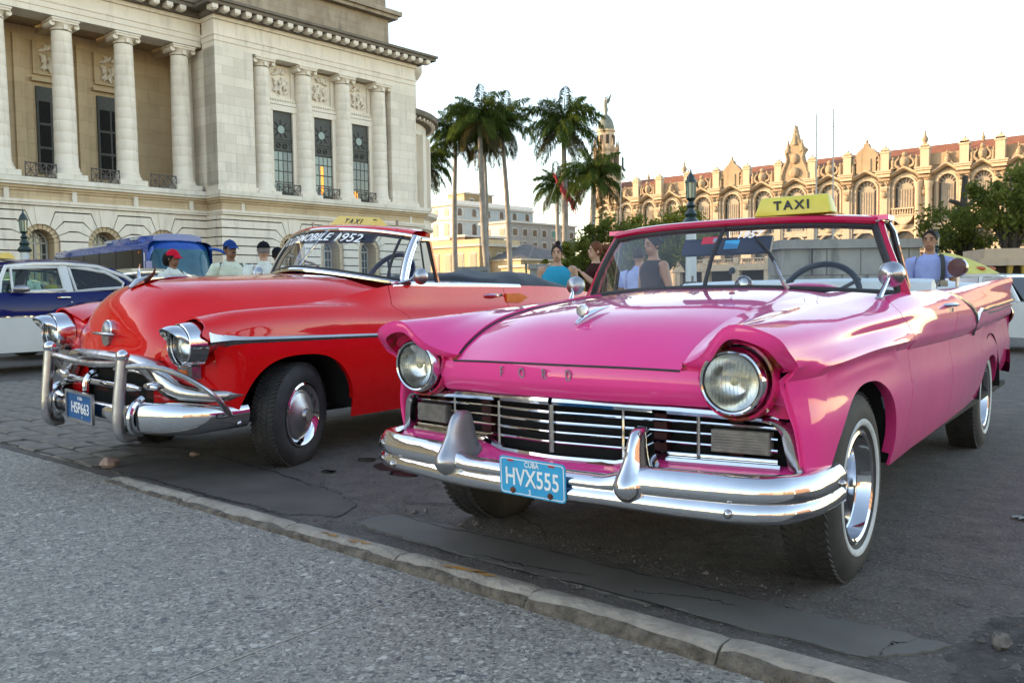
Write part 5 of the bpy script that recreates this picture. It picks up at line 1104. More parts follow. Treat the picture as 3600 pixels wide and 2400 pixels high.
        for q in np.linspace(-.06, .06, 11):
            hh = math.sqrt(max(.001, .076**2-q*q)); zz = .0135-.9*q*q
            fl.tube([tuple(Mh@Vector((-hh*.9 if True else 0, q, zz-.008))), tuple(Mh@Vector((0, q, zz+.004))), tuple(Mh@Vector((hh*.9, q, zz-.008)))], .0016, 4)
        H(fl, 'lens_flutes', LENS)
        # pod under the lamp, closing the front beside the grille end
        Fv = np.linspace(4.95, 6, 14); Fx = np.array([float(front(v)) for v in Fv]); FE = S(Fx, Fv)
        inn = np.stack([np.interp(np.arange(14), [0, 3, 13], [-.565, -.525, -.47]), np.interp(np.arange(14), [0, 3, 6, 13], [.695, .755, .782, .790]), np.interp(np.arange(14), [0, 3, 13], [.672, .630, .42])], 1)
        c1_ = FE+np.array([-.032, -.015, 0]); c2_ = inn+np.array([-.010, .014, 0])
        BB(MB().grid(np.stack([FE*(1-q)**3+3*c1_*q*(1-q)**2+3*c2_*q*q*(1-q)+inn*q**3 for q in np.linspace(0, 1, 9)]), flip=False), 'fender_nose', PINK, fd)
        BB(MB().b2((-.600, .455, .690), (-.590, .60, .772)), 'brow_fill', PINKR, fd); BB(MB().b2((-.548, .63, .612), (-.530, .79, .700)), 'brow_fill', PINKR, fd)
        # wheel arch lip and well
        for cx, rr_, y0 in ((-.02, .40, .858), (2.98, .40, .835)):
            xs = np.linspace(cx-rr_+.004, cx+rr_-.004, 50); ed = S(xs, 6+0*xs)
            i1 = ed.copy(); i1[:, 1] -= .028; i1[:, 2] += .006
            BB(MB().grid(np.stack([ed, i1]), flip=True), 'arch_lip', PINK, fd)
            wl = MB(); th = np.linspace(.08, math.pi-.08, 24)
            P = np.array([[(cx+.42*math.cos(t), yy, .31+.40*math.sin(t)) for t in th] for yy in (.835, .45)])
            wl.grid(P); wl.add([(cx+.42*math.cos(t), .45, .31+.40*math.sin(t)) for t in th], [tuple(range(24))])
            BB(wl, 'wheel_well', DARK)
        # door furniture
        dh = empty('door_handle'); dh.parent = car
        p = S(np.array([1.36]), np.array([3.35]))[0]
        BB(MB().tube(curve([(p[0]-.085, p[1]+.002, p[2]), (p[0]-.06, p[1]+.030, p[2]+.002), (p[0]+.05, p[1]+.034, p[2]+.002), (p[0]+.085, p[1]+.006, p[2])], 10), [.008, .011, .012, .012, .012, .012, .012, .011, .010, .007], 8, flat=.8), 'grip', CHROME, dh)
        BB(MB().box((p[0]+.02, p[1]+.012, p[2]-.022), (.05, .03, .02)), 'latch', CHROMED, dh)
        # chrome check-mark on the flank
        vmap = [(1.50, 2.05), (1.66, 2.5), (1.86, 3.2), (2.05, 3.9), (2.18, 4.6), (2.24, 5.12)]
        ck = np.array([S(np.array([x]), np.array([v]))[0]+np.array([0, .006, 0]) for x, v in vmap]); ck = curve(ck, 16)
        BB(MB().tube(ck, np.linspace(.012, .017, 16), 6, flat=.8), 'side_trim', CHROMED)
        st = np.array([S(np.array([x]), np.array([v]))[0]+np.array([0, .006, 0]) for x, v in ((2.24, 5.10), (2.20, 4.85), (2.26, 4.45), (2.6, 4.15), (3.2, 4.05), (4.08, 3.95))]); st = curve(st, 22)
        BB(MB().tube(st, .013, 6), 'spear_trim', CHROME)
        st2 = st[6:]+np.array([0, .0, -.032]); BB(MB().tube(st2, .009, 6), 'spear_trim', CHROME)
        # fin edge bead, tail lamp
        xs = np.linspace(2.2, 4.14, 24); fe = S(xs, 2+0*xs); BB(MB().tube(fe+np.array([0, 0, .002]), .010, 6), 'fin_bead', PINK)
        tl = Matrix.Translation((4.13, .74, .80)) @ Matrix.Rotation(R(90), 4, 'Y')
        BB(MB().lathe([(.085, -.03), (.09, .0), (.085, .02), (.06, .045), (0, .055)], 24, tl), 'tail_lamp', mk('tail_red', (.35, .005, .006), .2, coat=.5) if 'tail_red' not in bpy.data.materials else bpy.data.materials['tail_red'])
        # rocker inner / side skirts already in panels; mirror
        mi = empty('wing_mirror'); mi.parent = car
        if sgn == 1: base, c, rm = (.56, .755, .955), (.69, .772, 1.053), .052
        else: base, c, rm = (.60, .735, .945), (.672, .745, 1.032), .048
        c = Vector(c); b0 = Vector(base)
        BB(MB().ball(base, (.04, .022, .008), 12, 6), 'mirror_foot', CHROMED, mi)
        BB(MB().tube([b0, b0*.55+c*.45+Vector((.0, .0, .004)), c+Vector((-.035, 0, -.006))], [.013, .009, .007], 8), 'mirror_arm', CHROME, mi)
        ax = Vector((-.95, .10 if sgn == 1 else -.25, .0)).normalized(); q = Vector((0, 0, 1)).rotation_difference(ax).to_matrix().to_4x4(); Mm = Matrix.Translation(c) @ q
        BB(MB().lathe([(rm, -.006), (rm+.001, .0), (rm*.96, .010), (rm*.75, .026), (rm*.45, .037), (.012, .042), (.010, .05), (0, .052)], 28, Mm), 'mirror_shell', STEEL, mi)
        BB(MB().lathe([(rm, -.006), (rm-.006, -.008), (0, -.008)], 28, Mm), 'mirror_glass', CHROME, mi)
    for sgn in (1, -1):      # dark shut lines
        gx_ = np.linspace(-.60, .58, 40); MB().tube([(x, float(Gy(x))-.0045, float(Gz(x))-.002) for x in gx_], .0048, 6).build('hood_gap', RUBBER, car, flipy=(sgn == 1))
        vv_ = np.linspace(2.0, 5.98, 40); MB().tube([tuple(S(np.array([dcut(v)]), np.array([v]))[0]-np.array([0, .0035, .0])) for v in vv_], .0042, 6).build('door_gap', RUBBER, car, flipy=(sgn == 1))
        MB().tube([tuple(S(np.array([dr(v)]), np.array([v]))[0]-np.array([0, .0035, .0])) for v in vv_], .0042, 6).build('door_gap', RUBBER, car, flipy=(sgn == 1))
    MB().tube([(-.688+.066*abs(y/.47)**2.0, y, .7555-.010*(abs(y)/.5)**3) for y in np.linspace(-.46, .46, 30)], .0042, 6).build('hood_gap', RUBBER, car, flipy=True)
    # hood
    hx = np.linspace(0, 1, 46); hy = np.linspace(-1, 1, 41)
    cz = spl([-.69, -.675, -.64, -.58, -.50, -.40, -.25, 0, .3, .6], [.748, .764, .790, .828, .870, .902, .928, .958, .984, 1.004])
    HP = np.zeros((46, 41, 3))
    for j, t in enumerate(hy):
        xf = -.683+.070*abs(t)**2.2; xr = .575+.05*t*t
        x = xf+(xr-xf)*hx**1.25; w_ = Gy(x)-.009; e = Gz(x)-.002
        c = cz(np.maximum(x-(xf+.683)*.9*(1-hx), -.69)); s_ = abs(t)
        HP[:, j, 0] = x; HP[:, j, 1] = w_*t; HP[:, j, 2] = c+(e-c)*s_**3.0+.004*(1-s_**4)
    B(MB().panel(HP, .012), 'hood', PINK)
    # nose panel with lettering
    ny = np.linspace(-.535, .535, 41); xb = lambda y: .066*np.abs(y/.47)**2.0
    prof = [(-.610, .752), (-.688, .757), (-.692, .745), (-.700, .697), (-.697, .688), (-.684, .660), (-.665, .642), (-.63, .640)]
    N_ = np.array([[(px+xb(y)*(1 if k < 9 else 1), y, pz-.010*(abs(y)/.5)**3*(1 if k < 3 else .6)) for y in ny] for k, (px, pz) in enumerate(prof)])
    B(MB().grid(N_, flip=True), 'nose_panel', PINK)
    for ch, y in (('F', -.187), ('O', -.095), ('R', .0), ('D', .095)):
        x = -.6985+xb(np.array(y)); place('hood_letter', text_mesh(ch, .052, CHROME, 'hood_letter', .003, bold=.0004), car, (x, y, .722), (.0, 1, 0), (-.15, 0, 1), True).scale = (.62, 1, 1)
    # hood ornament
    om = empty('hood_ornament'); om.parent = car
    B(MB().tube([(-.50, 0, .885), (-.44, 0, .912), (-.36, 0, .930), (-.27, 0, .942)], [.006, .015, .013, .004], 8, flat=.6), 'spear', CHROME, om)
    Mo = Matrix.Translation((-.455, 0, .932)) @ Matrix.Rotation(R(-82), 4, 'Y')
    B(MB().lathe([(.0, -.03), (.012, -.028), (.021, -.012), (.023, .0), (.022, .006), (.018, .007), (.018, .003)], 20, Mo), 'medallion_ring', CHROME, om)
    B(MB().lathe([(.018, .003), (.0, .006)], 20, Mo), 'medallion', PEWTER, om)
    # grille
    gr = empty('grille'); gr.parent = car
    gx = lambda y: -.657+.17*np.sqrt(np.asarray(y)**2+.0016)
    yy = np.linspace(-.745, .745, 50)
    def bar(y0, y1, z, r, nm='grille_bar', flat=1.0, zf=None, dx=0, mt=CHROME):
        ys = np.linspace(y0, y1, 30); zs = z+0*ys if zf is None else zf(ys)
        return B(MB().tube([(float(gx(y))+dx, y, q) for y, q in zip(ys, zs)], r, 8, flat=flat), nm, mt, gr)
    tz = lambda y: .628-.022*np.abs(y/.75)**1.5
    bar(-.74, .005-.012, .628, .0145, 'top_rail', 1.1, tz, -.004); bar(.007, .74, .628, .0145, 'top_rail', 1.1, tz, -.004)
    bz = lambda y: .436+.027*np.clip((np.abs(y)-.24)/.12, 0, 1)**1.5*(3-2*np.clip((np.abs(y)-.24)/.12, 0, 1))/1.0*.9
    bar(-.745, .745, .44, .0135, 'bottom_rail', 1.0, bz, -.006)
    for k, z in enumerate((.590, .556, .522, .488)):
        lim = .735 if k < 3 else .30
        bar(-lim, lim, z, .0050, 'grille_bar', 1.2, lambda y, z=z: z-.012*np.abs(y/.75)**1.5)
    bar(-.735, -.30, .488, .0055, 'grille_bar', 1.1, lambda y: .484-.006*np.abs(y)); bar(.30, .735, .488, .0055, 'grille_bar', 1.1, lambda y: .484-.006*np.abs(y))
    for y in (-.5, -.255, 0, .255, .5):
        B(MB().tube([(float(gx(y))-.004, y, z) for z in (.618, .54, .455 if abs(y) < .3 else .47)], .0065 if y else .011, 6, flat=1.2), 'grille_divider', CHROMED, gr)
    bk = np.array([[(float(gx(y))+.075, y, z) for y in np.linspace(-.74, .74, 20)] for z in (.64, .40)])
    B(MB().grid(bk), 'radiator_screen', DARK, gr)
    for y in (-.62, -.36, .36, .60): B(MB().box((float(gx(y))+.05, y, .54), (.03, .045, .18)), 'grille_support', REDCAV, gr)
    for sgn in (1, -1):
        BB = lambda m, n, mt, p=car: m.build(n, mt, p, flipy=(sgn == 1))
        # end cap of the grille: hockey-stick chrome
        o = np.array([(-.530, .700, .617), (-.515, .745, .608), (-.500, .780, .585), (-.490, .797, .55), (-.486, .806, .50), (-.488, .812, .455), (-.505, .800, .438)])
        i = np.array([(-.545, .700, .600), (-.545, .735, .592), (-.540, .755, .570), (-.538, .765, .535), (-.533, .772, .495), (-.525, .782, .455), (-.515, .795, .442)])
        o = curve(o, 16)+np.array([-.016, .004, 0]); i = curve(i, 16)+np.array([-.016, -.006, 0]); m_ = (o+i)/2+np.array([-.022, .006, 0])
        BB(MB().grid(np.stack([i+np.array([.03, -.004, 0]), i, .5*i+.5*m_+np.array([-.004, 0, 0]), m_, .5*o+.5*m_+np.array([-.004, .003, 0]), o, o+np.array([.03, 0, 0])]), flip=True), 'grille_end', CHROMED, gr)
        # parking lamp: ribbed grey plate
        pl = MB(); ys = np.linspace(.545, .715, 2)
        for k in range(7):
            z = .508+k*.0088; pl.add([(float(gx(.545))-.020, .545, z-.0036), (float(gx(.715))-.020, .715, z-.0056), (float(gx(.715))-.020, .715, z+.0016), (float(gx(.545))-.020, .545, z+.0036),
                 (float(gx(.545))+.02, .545, z-.0036), (float(gx(.715))+.02, .715, z-.0056), (float(gx(.715))+.02, .715, z+.0016), (float(gx(.545))+.02, .545, z+.0036)], [(0, 1, 2, 3), (0, 4, 5, 1), (3, 2, 6, 7), (1, 5, 6, 2), (0, 3, 7, 4)])
        pl.add([(float(gx(.545))-.016, .543, .500), (float(gx(.715))-.016, .717, .498), (float(gx(.715))-.016, .717, .566), (float(gx(.545))-.016, .543, .568), (float(gx(.545))+.02, .543, .500), (float(gx(.715))+.02, .717, .498), (float(gx(.715))+.02, .717, .566), (float(gx(.545))+.02, .543, .568)], [(0, 1, 2, 3), (0, 4, 5, 1), (3, 2, 6, 7), (1, 5, 6, 2), (0, 3, 7, 4)])
        BB(pl, 'parking_lamp', PLASTG, gr)
        # bumper guard
        pr = [(.02, .575), (.028, .562), (.034, .53), (.040, .49), (.052, .455), (.072, .420), (.078, .395), (.066, .368), (.035, .345), (.006, .335)]
        hgt = np.array([q[1] for q in pr]); wid = np.array([q[0] for q in pr])*.82; dep = np.array([.025, .045, .062, .075, .092, .112, .112, .095, .06, .02])
        t = np.linspace(-math.pi*.62, math.pi*.62, 17); cx0 = -.735
        P = np.array([[(cx0+.04-d_*1.25*math.cos(a_)*1.0, .362+w_*math.sin(a_)*1.02, h_) for a_ in t] for w_, d_, h_ in zip(wid, dep, hgt)])
        P = np.stack([[spl(np.arange(10), P[:, j, k])(np.linspace(0, 9, 28)) for k in range(3)] for j in range(17)]).transpose(2, 0, 1)
        BB(MB().grid(P, flip=True).add([tuple(P[0, j]) for j in range(17)], [tuple(range(17))]), 'bumper_guard', STEEL if sgn == -1 else CHROME)
    # gravel pan
    gp = np.array([[(float(gx(y))*1.0+dx, y, float(bz(np.array(y)))+dz) for y in np.linspace(-.80, .80, 50)] for dx, dz in ((.03, .0), (-.004, -.006), (-.05, -.026), (-.09, -.040), (-.105, -.055), (-.11, -.10))])
    B(MB().grid(gp, flip=False), 'gravel_pan', PINK)
    # bumper: swept profile
    path = np.array([(-.34, -.868), (-.46, -.868), (-.58, -.852), (-.66, -.81), (-.715, -.72), (-.755, -.55), (-.785, -.3), (-.80, 0)]); path = np.vstack([path, path[-2::-1]*[1, -1]])
    Q = curve(np.c_[path, 0*path[:, 0]], 90)
    T = np.gradient(Q, axis=0); T /= np.linalg.norm(T, axis=1, keepdims=True); Nn = np.stack([-T[:, 1], T[:, 0], 0*T[:, 0]], 1)
    Nn *= np.sign((Nn*(Q-np.array([.3, 0, 0]))).sum(1))[:, None]
    bp = [(-.055, .452), (-.030, .466), (-.012, .464), (.002, .452), (.012, .430), (.016, .408), (.012, .392), (.002, .384), (.006, .378), (.016, .364), (.014, .345), (.002, .330), (-.03, .326)]
    endz = 1-.10*np.clip((np.abs(Q[:, 1])-.80)/.07, 0, 1); hs = np.where(np.abs(Q[:, 1]) < .335, .55, 1.0); hs = np.convolve(np.r_[[hs[0]]*2, hs, [hs[-1]]*2], np.ones(5)/5, 'valid')
    P = np.array([[(q[0]+n[0]*d_, q[1]+n[1]*d_, .395+(z_-.395)*e_+.004*math.sin(7*q[1])*(z_ < .35)) for q, n, e_ in zip(Q, Nn, endz)] for d_, z_ in bp]); P[..., 2] = np.where(P[..., 2] > .385, .385+(P[..., 2]-.385)*hs[None], P[..., 2])
    bm = B(MB().grid(P, flip=True), 'front_bumper', CHROME, smooth=60)
    for y, z, r_ in ((.655, .357, .014), (-.655, .357, .014), (.86, .405, .012), (-.86, .405, .012)):
        k = np.argmin(np.linalg.norm(Q[:, 1:2]-y, axis=1) if abs(y) < .8 else np.linalg.norm(Q-np.array([-.40, math.copysign(.868, y), 0]), axis=1))
        q = Q[k]+Nn[k]*.016; B(MB().ball((q[0], q[1], z), (r_, r_, r_), 10, 6), 'bumper_bolt', CHROMED, bm)
    B(MB().tube([(-.79, .22, .464), (-.782, .27, .466), (-.775, .31, .463)], [.004, .010, .004], 6, flat=.5), 'rust_flake', RUST, bm)
    plate(car, (-.826, .035, .397), (.05, 1, -.04), (-.10, .05, 1), .252, .128, (PLATEB, WHITEINK),
          [('HVX555', .082, 0, -.004, .72), ('CUBA', .026, 0, .044, .8), ('3', .026, -.01, -.049, .8)], bolts=((-.075, -.048), (.068, -.048)))
    # screen
    n = 41; t = np.linspace(-1, 1, n)
    bx = .588+.28*np.abs(t)**2.6; by = .765*t; bz_ = 1.008-.036*np.abs(t)**2
    tx = .832+.11*np.abs(t)**2.6; ty = .640*t; tz_ = 1.302-.022*np.abs(t)**3
    bot_ = np.stack([bx, by, bz_], 1); top_ = np.stack([tx, ty, tz_], 1)
    rows = np.linspace(0, 1, 9); GS = np.array([bot_*(1-r)+top_*r+np.array([-.025, 0, .004])*math.sin(r*math.pi) for r in rows])
    sc = empty('windscreen'); sc.parent = car
    B(MB().grid(GS), 'screen_glass', GLASS, sc)
    B(MB().tube(GS[0], .014, 8), 'lower_seal', RUBBER, sc); B(MB().tube(GS[-1]+np.array([-.004, 0, -.014]), .014, 8), 'upper_seal', RUBBER, sc)
    for j in (0, n-1): B(MB().tube(GS[:, j], .016, 8), 'pillar_seal', RUBBER, sc)
    B(MB().tube(GS[:, 20]+np.array([-.004, 0, 0]), .011, 8, flat=.6), 'centre_bar', RUBBER, sc)
    hdr = [(.045, -.012), (-.012, -.002), (-.024, .010), (-.016, .026), (.004, .032), (.03, .034), (.09, .040), (.10, .02)]
    P = np.array([[(tx[j]+dx, ty[j]*1.02, tz_[j]+dz) for j in range(n)] for dx, dz in hdr]); B(MB().grid(P, flip=True), 'header_rail', CRIM, sc)
    for s in (1, -1):
        A_ = GS[:, n-1 if s > 0 else 0]; pil = [(p[0]+.022, p[1]+s*.012, p[2]) for p in A_]
        pil[0] = (pil[0][0]-.02, pil[0][1]+s*.01, pil[0][2]-.03)
        B(MB().tube(pil, [.032, .03, .028, .026, .025, .024, .024, .025, .028], 10, flat=.8), 'pillar', CRIM, sc)
        # quarter-light frame behind the pillar
        B(MB().tube([(.98, s*.665, 1.29), (1.04, s*.668, 1.29), (1.055, s*.69, 1.25), (1.08, s*.745, 1.0)], [.012, .012, .012, .012], 6), 'vent_frame', RUBBER, sc)
        B(MB().tube([(.97, s*.672, 1.296), (1.045, s*.675, 1.298), (1.062, s*.70, 1.25), (1.088, s*.757, .995)], .007, 6), 'vent_trim', CHROME, sc)
        B(MB().b2((.94, s*.60, 1.296), (1.05, s*.70, 1.318)), 'latch_cover', PINK, sc)
    # wiper
    B(MB().tube([(.60, .375, 1.0), (.585, .36, 1.03), (.70, .27, 1.145), (.715, .255, 1.16)], [.012, .008, .006, .005], 6), 'wiper_arm', PEWTER, sc)
    B(MB().tube([(.655, .315, 1.085), (.70, .262, 1.155), (.745, .175, 1.24)], [.007, .009, .006], 6), 'wiper_blade', RUBBER, sc)
    # marks on the glass
    gd = (GS[-1, 20]-GS[0, 20]); 
    place('screen_numbers', text_mesh('1957', .058, WHITEINK, 'screen_numbers', .0004, shear=.25, bold=.0012), sc, (.770, .135, 1.250), (.03, 1, 0), (.62, 0, .78), True)
    place('permit_sticker', MB().prism([(-.044, -.022), (.044, -.022), (.044, .022), (-.044, .022)], 0, .001, 'z').mesh('permit_sticker', STICKR), sc, (.752, -.04, 1.232), (.0, 1, 0.0), (.62, 0, .78), True)
    place('permit_number', text_mesh('08', .042, INK, 'permit_number', .0003, bold=.001), sc, (.7505, -.052, 1.231), (.0, 1, 0), (.62, 0, .78), True)
    place('permit_stamp', MB().prism([(-.014, -.013), (.014, -.013), (.014, .013), (-.014, .013)], 0, .001, 'z').mesh('permit_stamp', PEWTER), sc, (.7505, -.014, 1.232), (.0, 1, 0.0), (.62, 0, .78), True)
    place('blue_sticker', MB().prism([(-.034, -.026), (.034, -.026), (.034, .026), (-.034, .026)], 0, .001, 'z').mesh('blue_sticker', STICKB), sc, (.732, .07, 1.207), (.0, 1, 0.0), (.62, 0, .78), True)
    # roof sign
    ts = empty('taxi_sign'); ts.parent = car
    def hull(y0, y1, z0, z1, x0, x1, iny, inx, r=.3):
        yc = (y0+y1)/2; xc = (x0+x1)/2; P = []
        for k, (u, sy, sx) in enumerate(((0, 1, 1), (.06, 1.02, 1.02), (.85, 1-iny*.9, 1-inx*.9), (.97, 1-iny*1.1, 1-inx*1.25), (1.0, 1-iny*1.4, 1-inx*1.7))):
            hy_, hx_ = (y1-y0)/2*sy, (x1-x0)/2*sx; c = .012
            P.append([(xc+sx_*(hx_-c)+c*math.cos(a_), yc+sy_*(hy_-c)+c*math.sin(a_), z0+(z1-z0)*u) for sx_, sy_, a0 in ((1, 1, 0), (-1, 1, 90), (-1, -1, 180), (1, -1, 270)) for a_ in (R(a0), R(a0+45), R(a0+90))])
        m = MB(); m.grid(P, cv=True); nn = len(P[0]); o_ = len(m.v); m.add(P[-1], [tuple(range(nn))]); return m
    B(hull(.13, .475, 1.338, 1.425, .86, .97, .10, .40), 'sign_box', TAXIG, ts)
    place('sign_text', text_mesh('TAXI', .060, INK, 'sign_text', .0006, shear=-.12, bold=.0016, space=1.35), ts, (.866, .302, 1.380), (0, 1, 0), (.26, 0, 1), True)
    # cabin
    cb = empty('cabin'); cb.parent = car
    B(MB().b2((.55, -.80, .30), (3.95, .80, .33)), 'floor_pan', UNDER, cb)
    B(MB().b2((-.45, -.45, .34), (.5, .45, .66)), 'engine_block', DARK, cb)
    ds = np.array([[(x, y, z-.03*abs(y/.7)**2) for y in np.linspace(-.74, .74, 20)] for x, z in ((.585, .985), (.70, .99), (.82, .995), (.90, .985), (.93, .95), (.93, .70))]); B(MB().grid(ds, flip=True), 'dashboard', VINYLW, cb)
    B(MB().ball((.82, .38, .985), (.10, .16, .045), 14, 8), 'gauge_hood', PINK, cb)
    B(MB().ball((.80, .10, 1.02), (.03, .045, .045), 12, 8), 'gauge_pod', CHROMED, cb)
    Ms = Matrix.Translation((1.06, .37, .955)) @ Matrix.Rotation(R(-62), 4, 'Y')
    tor = MB(); tor.tube([tuple(Ms@Vector((.182*math.cos(k*2*math.pi/40), .182*math.sin(k*2*math.pi/40), 0))) for k in range(40)], .015, 8, closed=True)
    for k in range(3):
        a_ = R(60+120*k); tor.tube([tuple(Ms@Vector((0, 0, -.02))), tuple(Ms@Vector((.2*math.cos(a_), .2*math.sin(a_), 0)))], .009, 6)
    B(tor, 'steering_wheel', STEER, cb)
    B(MB().box((.84, .0, 1.205), (.022, .44, .085), M=Matrix.Rotation(R(30), 4, 'Y')), 'sun_visor', VINYLB, cb); B(MB().tube([(.86, .0, 1.23), (.86, .0, 1.28)], .008, 6), 'visor_stem', CHROMED, cb)
    def seat(x, z, nm):
        pr = [(x-.02, .45), (x-.07, .60), (x-.06, z-.12), (x-.03, z-.02), (x+.03, z), (x+.09, z-.03), (x+.11, z-.15), (x+.10, .45)]
        P = np.array([[(px, y, pz-.012*abs(y/.7)**4) for y in np.linspace(-.71, .71, 24)] for px, pz in pr]); m = MB().grid(P, flip=True)
        m.add([tuple(p) for p in P[:, 0]], [tuple(range(len(pr)))]); m.add([tuple(p) for p in P[:, -1]], [tuple(range(len(pr)))[::-1]]); B(m, nm, VINYLW, cb)
        B(MB().b2((x-.55, -.70, .42), (x-.03, .70, .56)), 'seat_cushion', VINYLW, cb)
    seat(1.85, 1.055, 'front_seat'); seat(2.85, 1.03, 'rear_seat')
    for s in (1, -1):   # door trim and top rail
        P = np.array([[(x, s*(float(Ay(np.array(x)))+dy), float(Az(np.array(x)))+dz) for x in np.linspace(.66, 3.0, 30)] for dy, dz in ((.0, .0), (-.03, .004), (-.075, -.002), (-.085, -.02), (-.09, -.45))])
        m = MB().grid(P, flip=(s < 0)); B(m, 'door_trim', VINYLW, cb)
        B(MB().tube(P[0], .006, 6), 'sill_bead', PINK, cb)
    # rear deck, tail, bumper, folded top
    dk = np.array([[(x, float(Ay(np.array(x)))*t_, (float(Az(np.array(x)))-.085*min(1, max(0, (x-2.9)/.4))*(1-abs(t_)**6)-.015*(1-abs(t_)**8)) ) for t_ in np.linspace(-1, 1, 31)] for x in np.linspace(3.0, 4.12, 24)]); B(MB().grid(dk), 'rear_deck', PINK)
    B(MB().grid(np.array([[(4.13-.03*abs(t_), .80*t_, z) for t_ in np.linspace(-1, 1, 20)] for z in (1.0, .9, .6, .45)]), flip=False), 'tail_panel', PINK)
    B(MB().grid(np.array([[(4.17+dx-.35*abs(t_)**5, .84*t_, z) for t_ in np.linspace(-1, 1, 30)] for dx, z in ((0, .56), (.04, .53), (.05, .48), (.04, .43), (0, .40))]), flip=False), 'rear_bumper', CHROME)
    tp = np.array([[(x, .74*t_, 1.0+.05*math.sin(u*math.pi)*(1-.6*abs(t_)**4)+.004*math.sin(20*t_)) for t_ in np.linspace(-1, 1, 30)] for u, x in zip(np.linspace(0, 1, 9), np.linspace(2.95, 3.35, 9))]); B(MB().grid(tp), 'folded_roof', VINYLW)
    B(MB().box((2.30, .66, 1.02), (.22, .05, .035)), 'roof_hinge', VINYLK); B(MB().tube([(2.05, .68, 1.0), (2.2, .67, 1.03), (2.5, .66, 1.015)], .014, 6), 'roof_hinge', VINYLK)
    sp = empty('rear_spotlight'); sp.parent = car
    B(MB().tube([(2.62, .70, 1.0), (2.63, .70, 1.08)], .010, 6), 'spot_stalk', CHROMED, sp)
    B(MB().lathe([(.0, -.06), (.035, -.05), (.055, -.02), (.058, .01), (.052, .02), (0, .025)], 22, Matrix.Translation((2.63, .70, 1.115)) @ Matrix.Rotation(R(-88), 4, 'Y') @ Matrix.Rotation(R(20), 4, 'X')), 'spot_shell', mk('spot_paint', (.10, .03, .035), .3, coat=.6), sp)
    # wheels and chassis
    wheel(car, 0, .742, .325, .19, side=1, zc=.313); wheel(car, 0, -.742, .325, .19, side=-1, zc=.313)
    wheel(car, 2.997, .712, .325, .19, side=1, zc=.313); wheel(car, 2.997, -.712, .325, .19, side=-1, zc=.313)
    ch = MB(); ch.b2((-.30, -.55, .27), (4.0, .55, .31)); ch.tube([(0, -.7, .31), (0, .7, .31)], .03); ch.tube([(2.997, -.7, .31), (2.997, .7, .31)], .04); B(ch, 'chassis', UNDER)
    B(MB().tube([(.0, 0, 1.0), (.0, 0, 1.0)], .001, 3), 'x', DARK) if False else None
    # charm hanging inside the screen
    hg = MB(); hg.tube([(.86, .02, 1.27), (.86, .02, 1.12)], .0015, 4); hg.ball((.86, .02, 1.09), .017, 10, 8); hg.ball((.86, .02, 1.17), (.004, .010, .012), 8, 6); B(hg, 'hanging_charm', STEER, cb)
    return car
pink = build_pink()
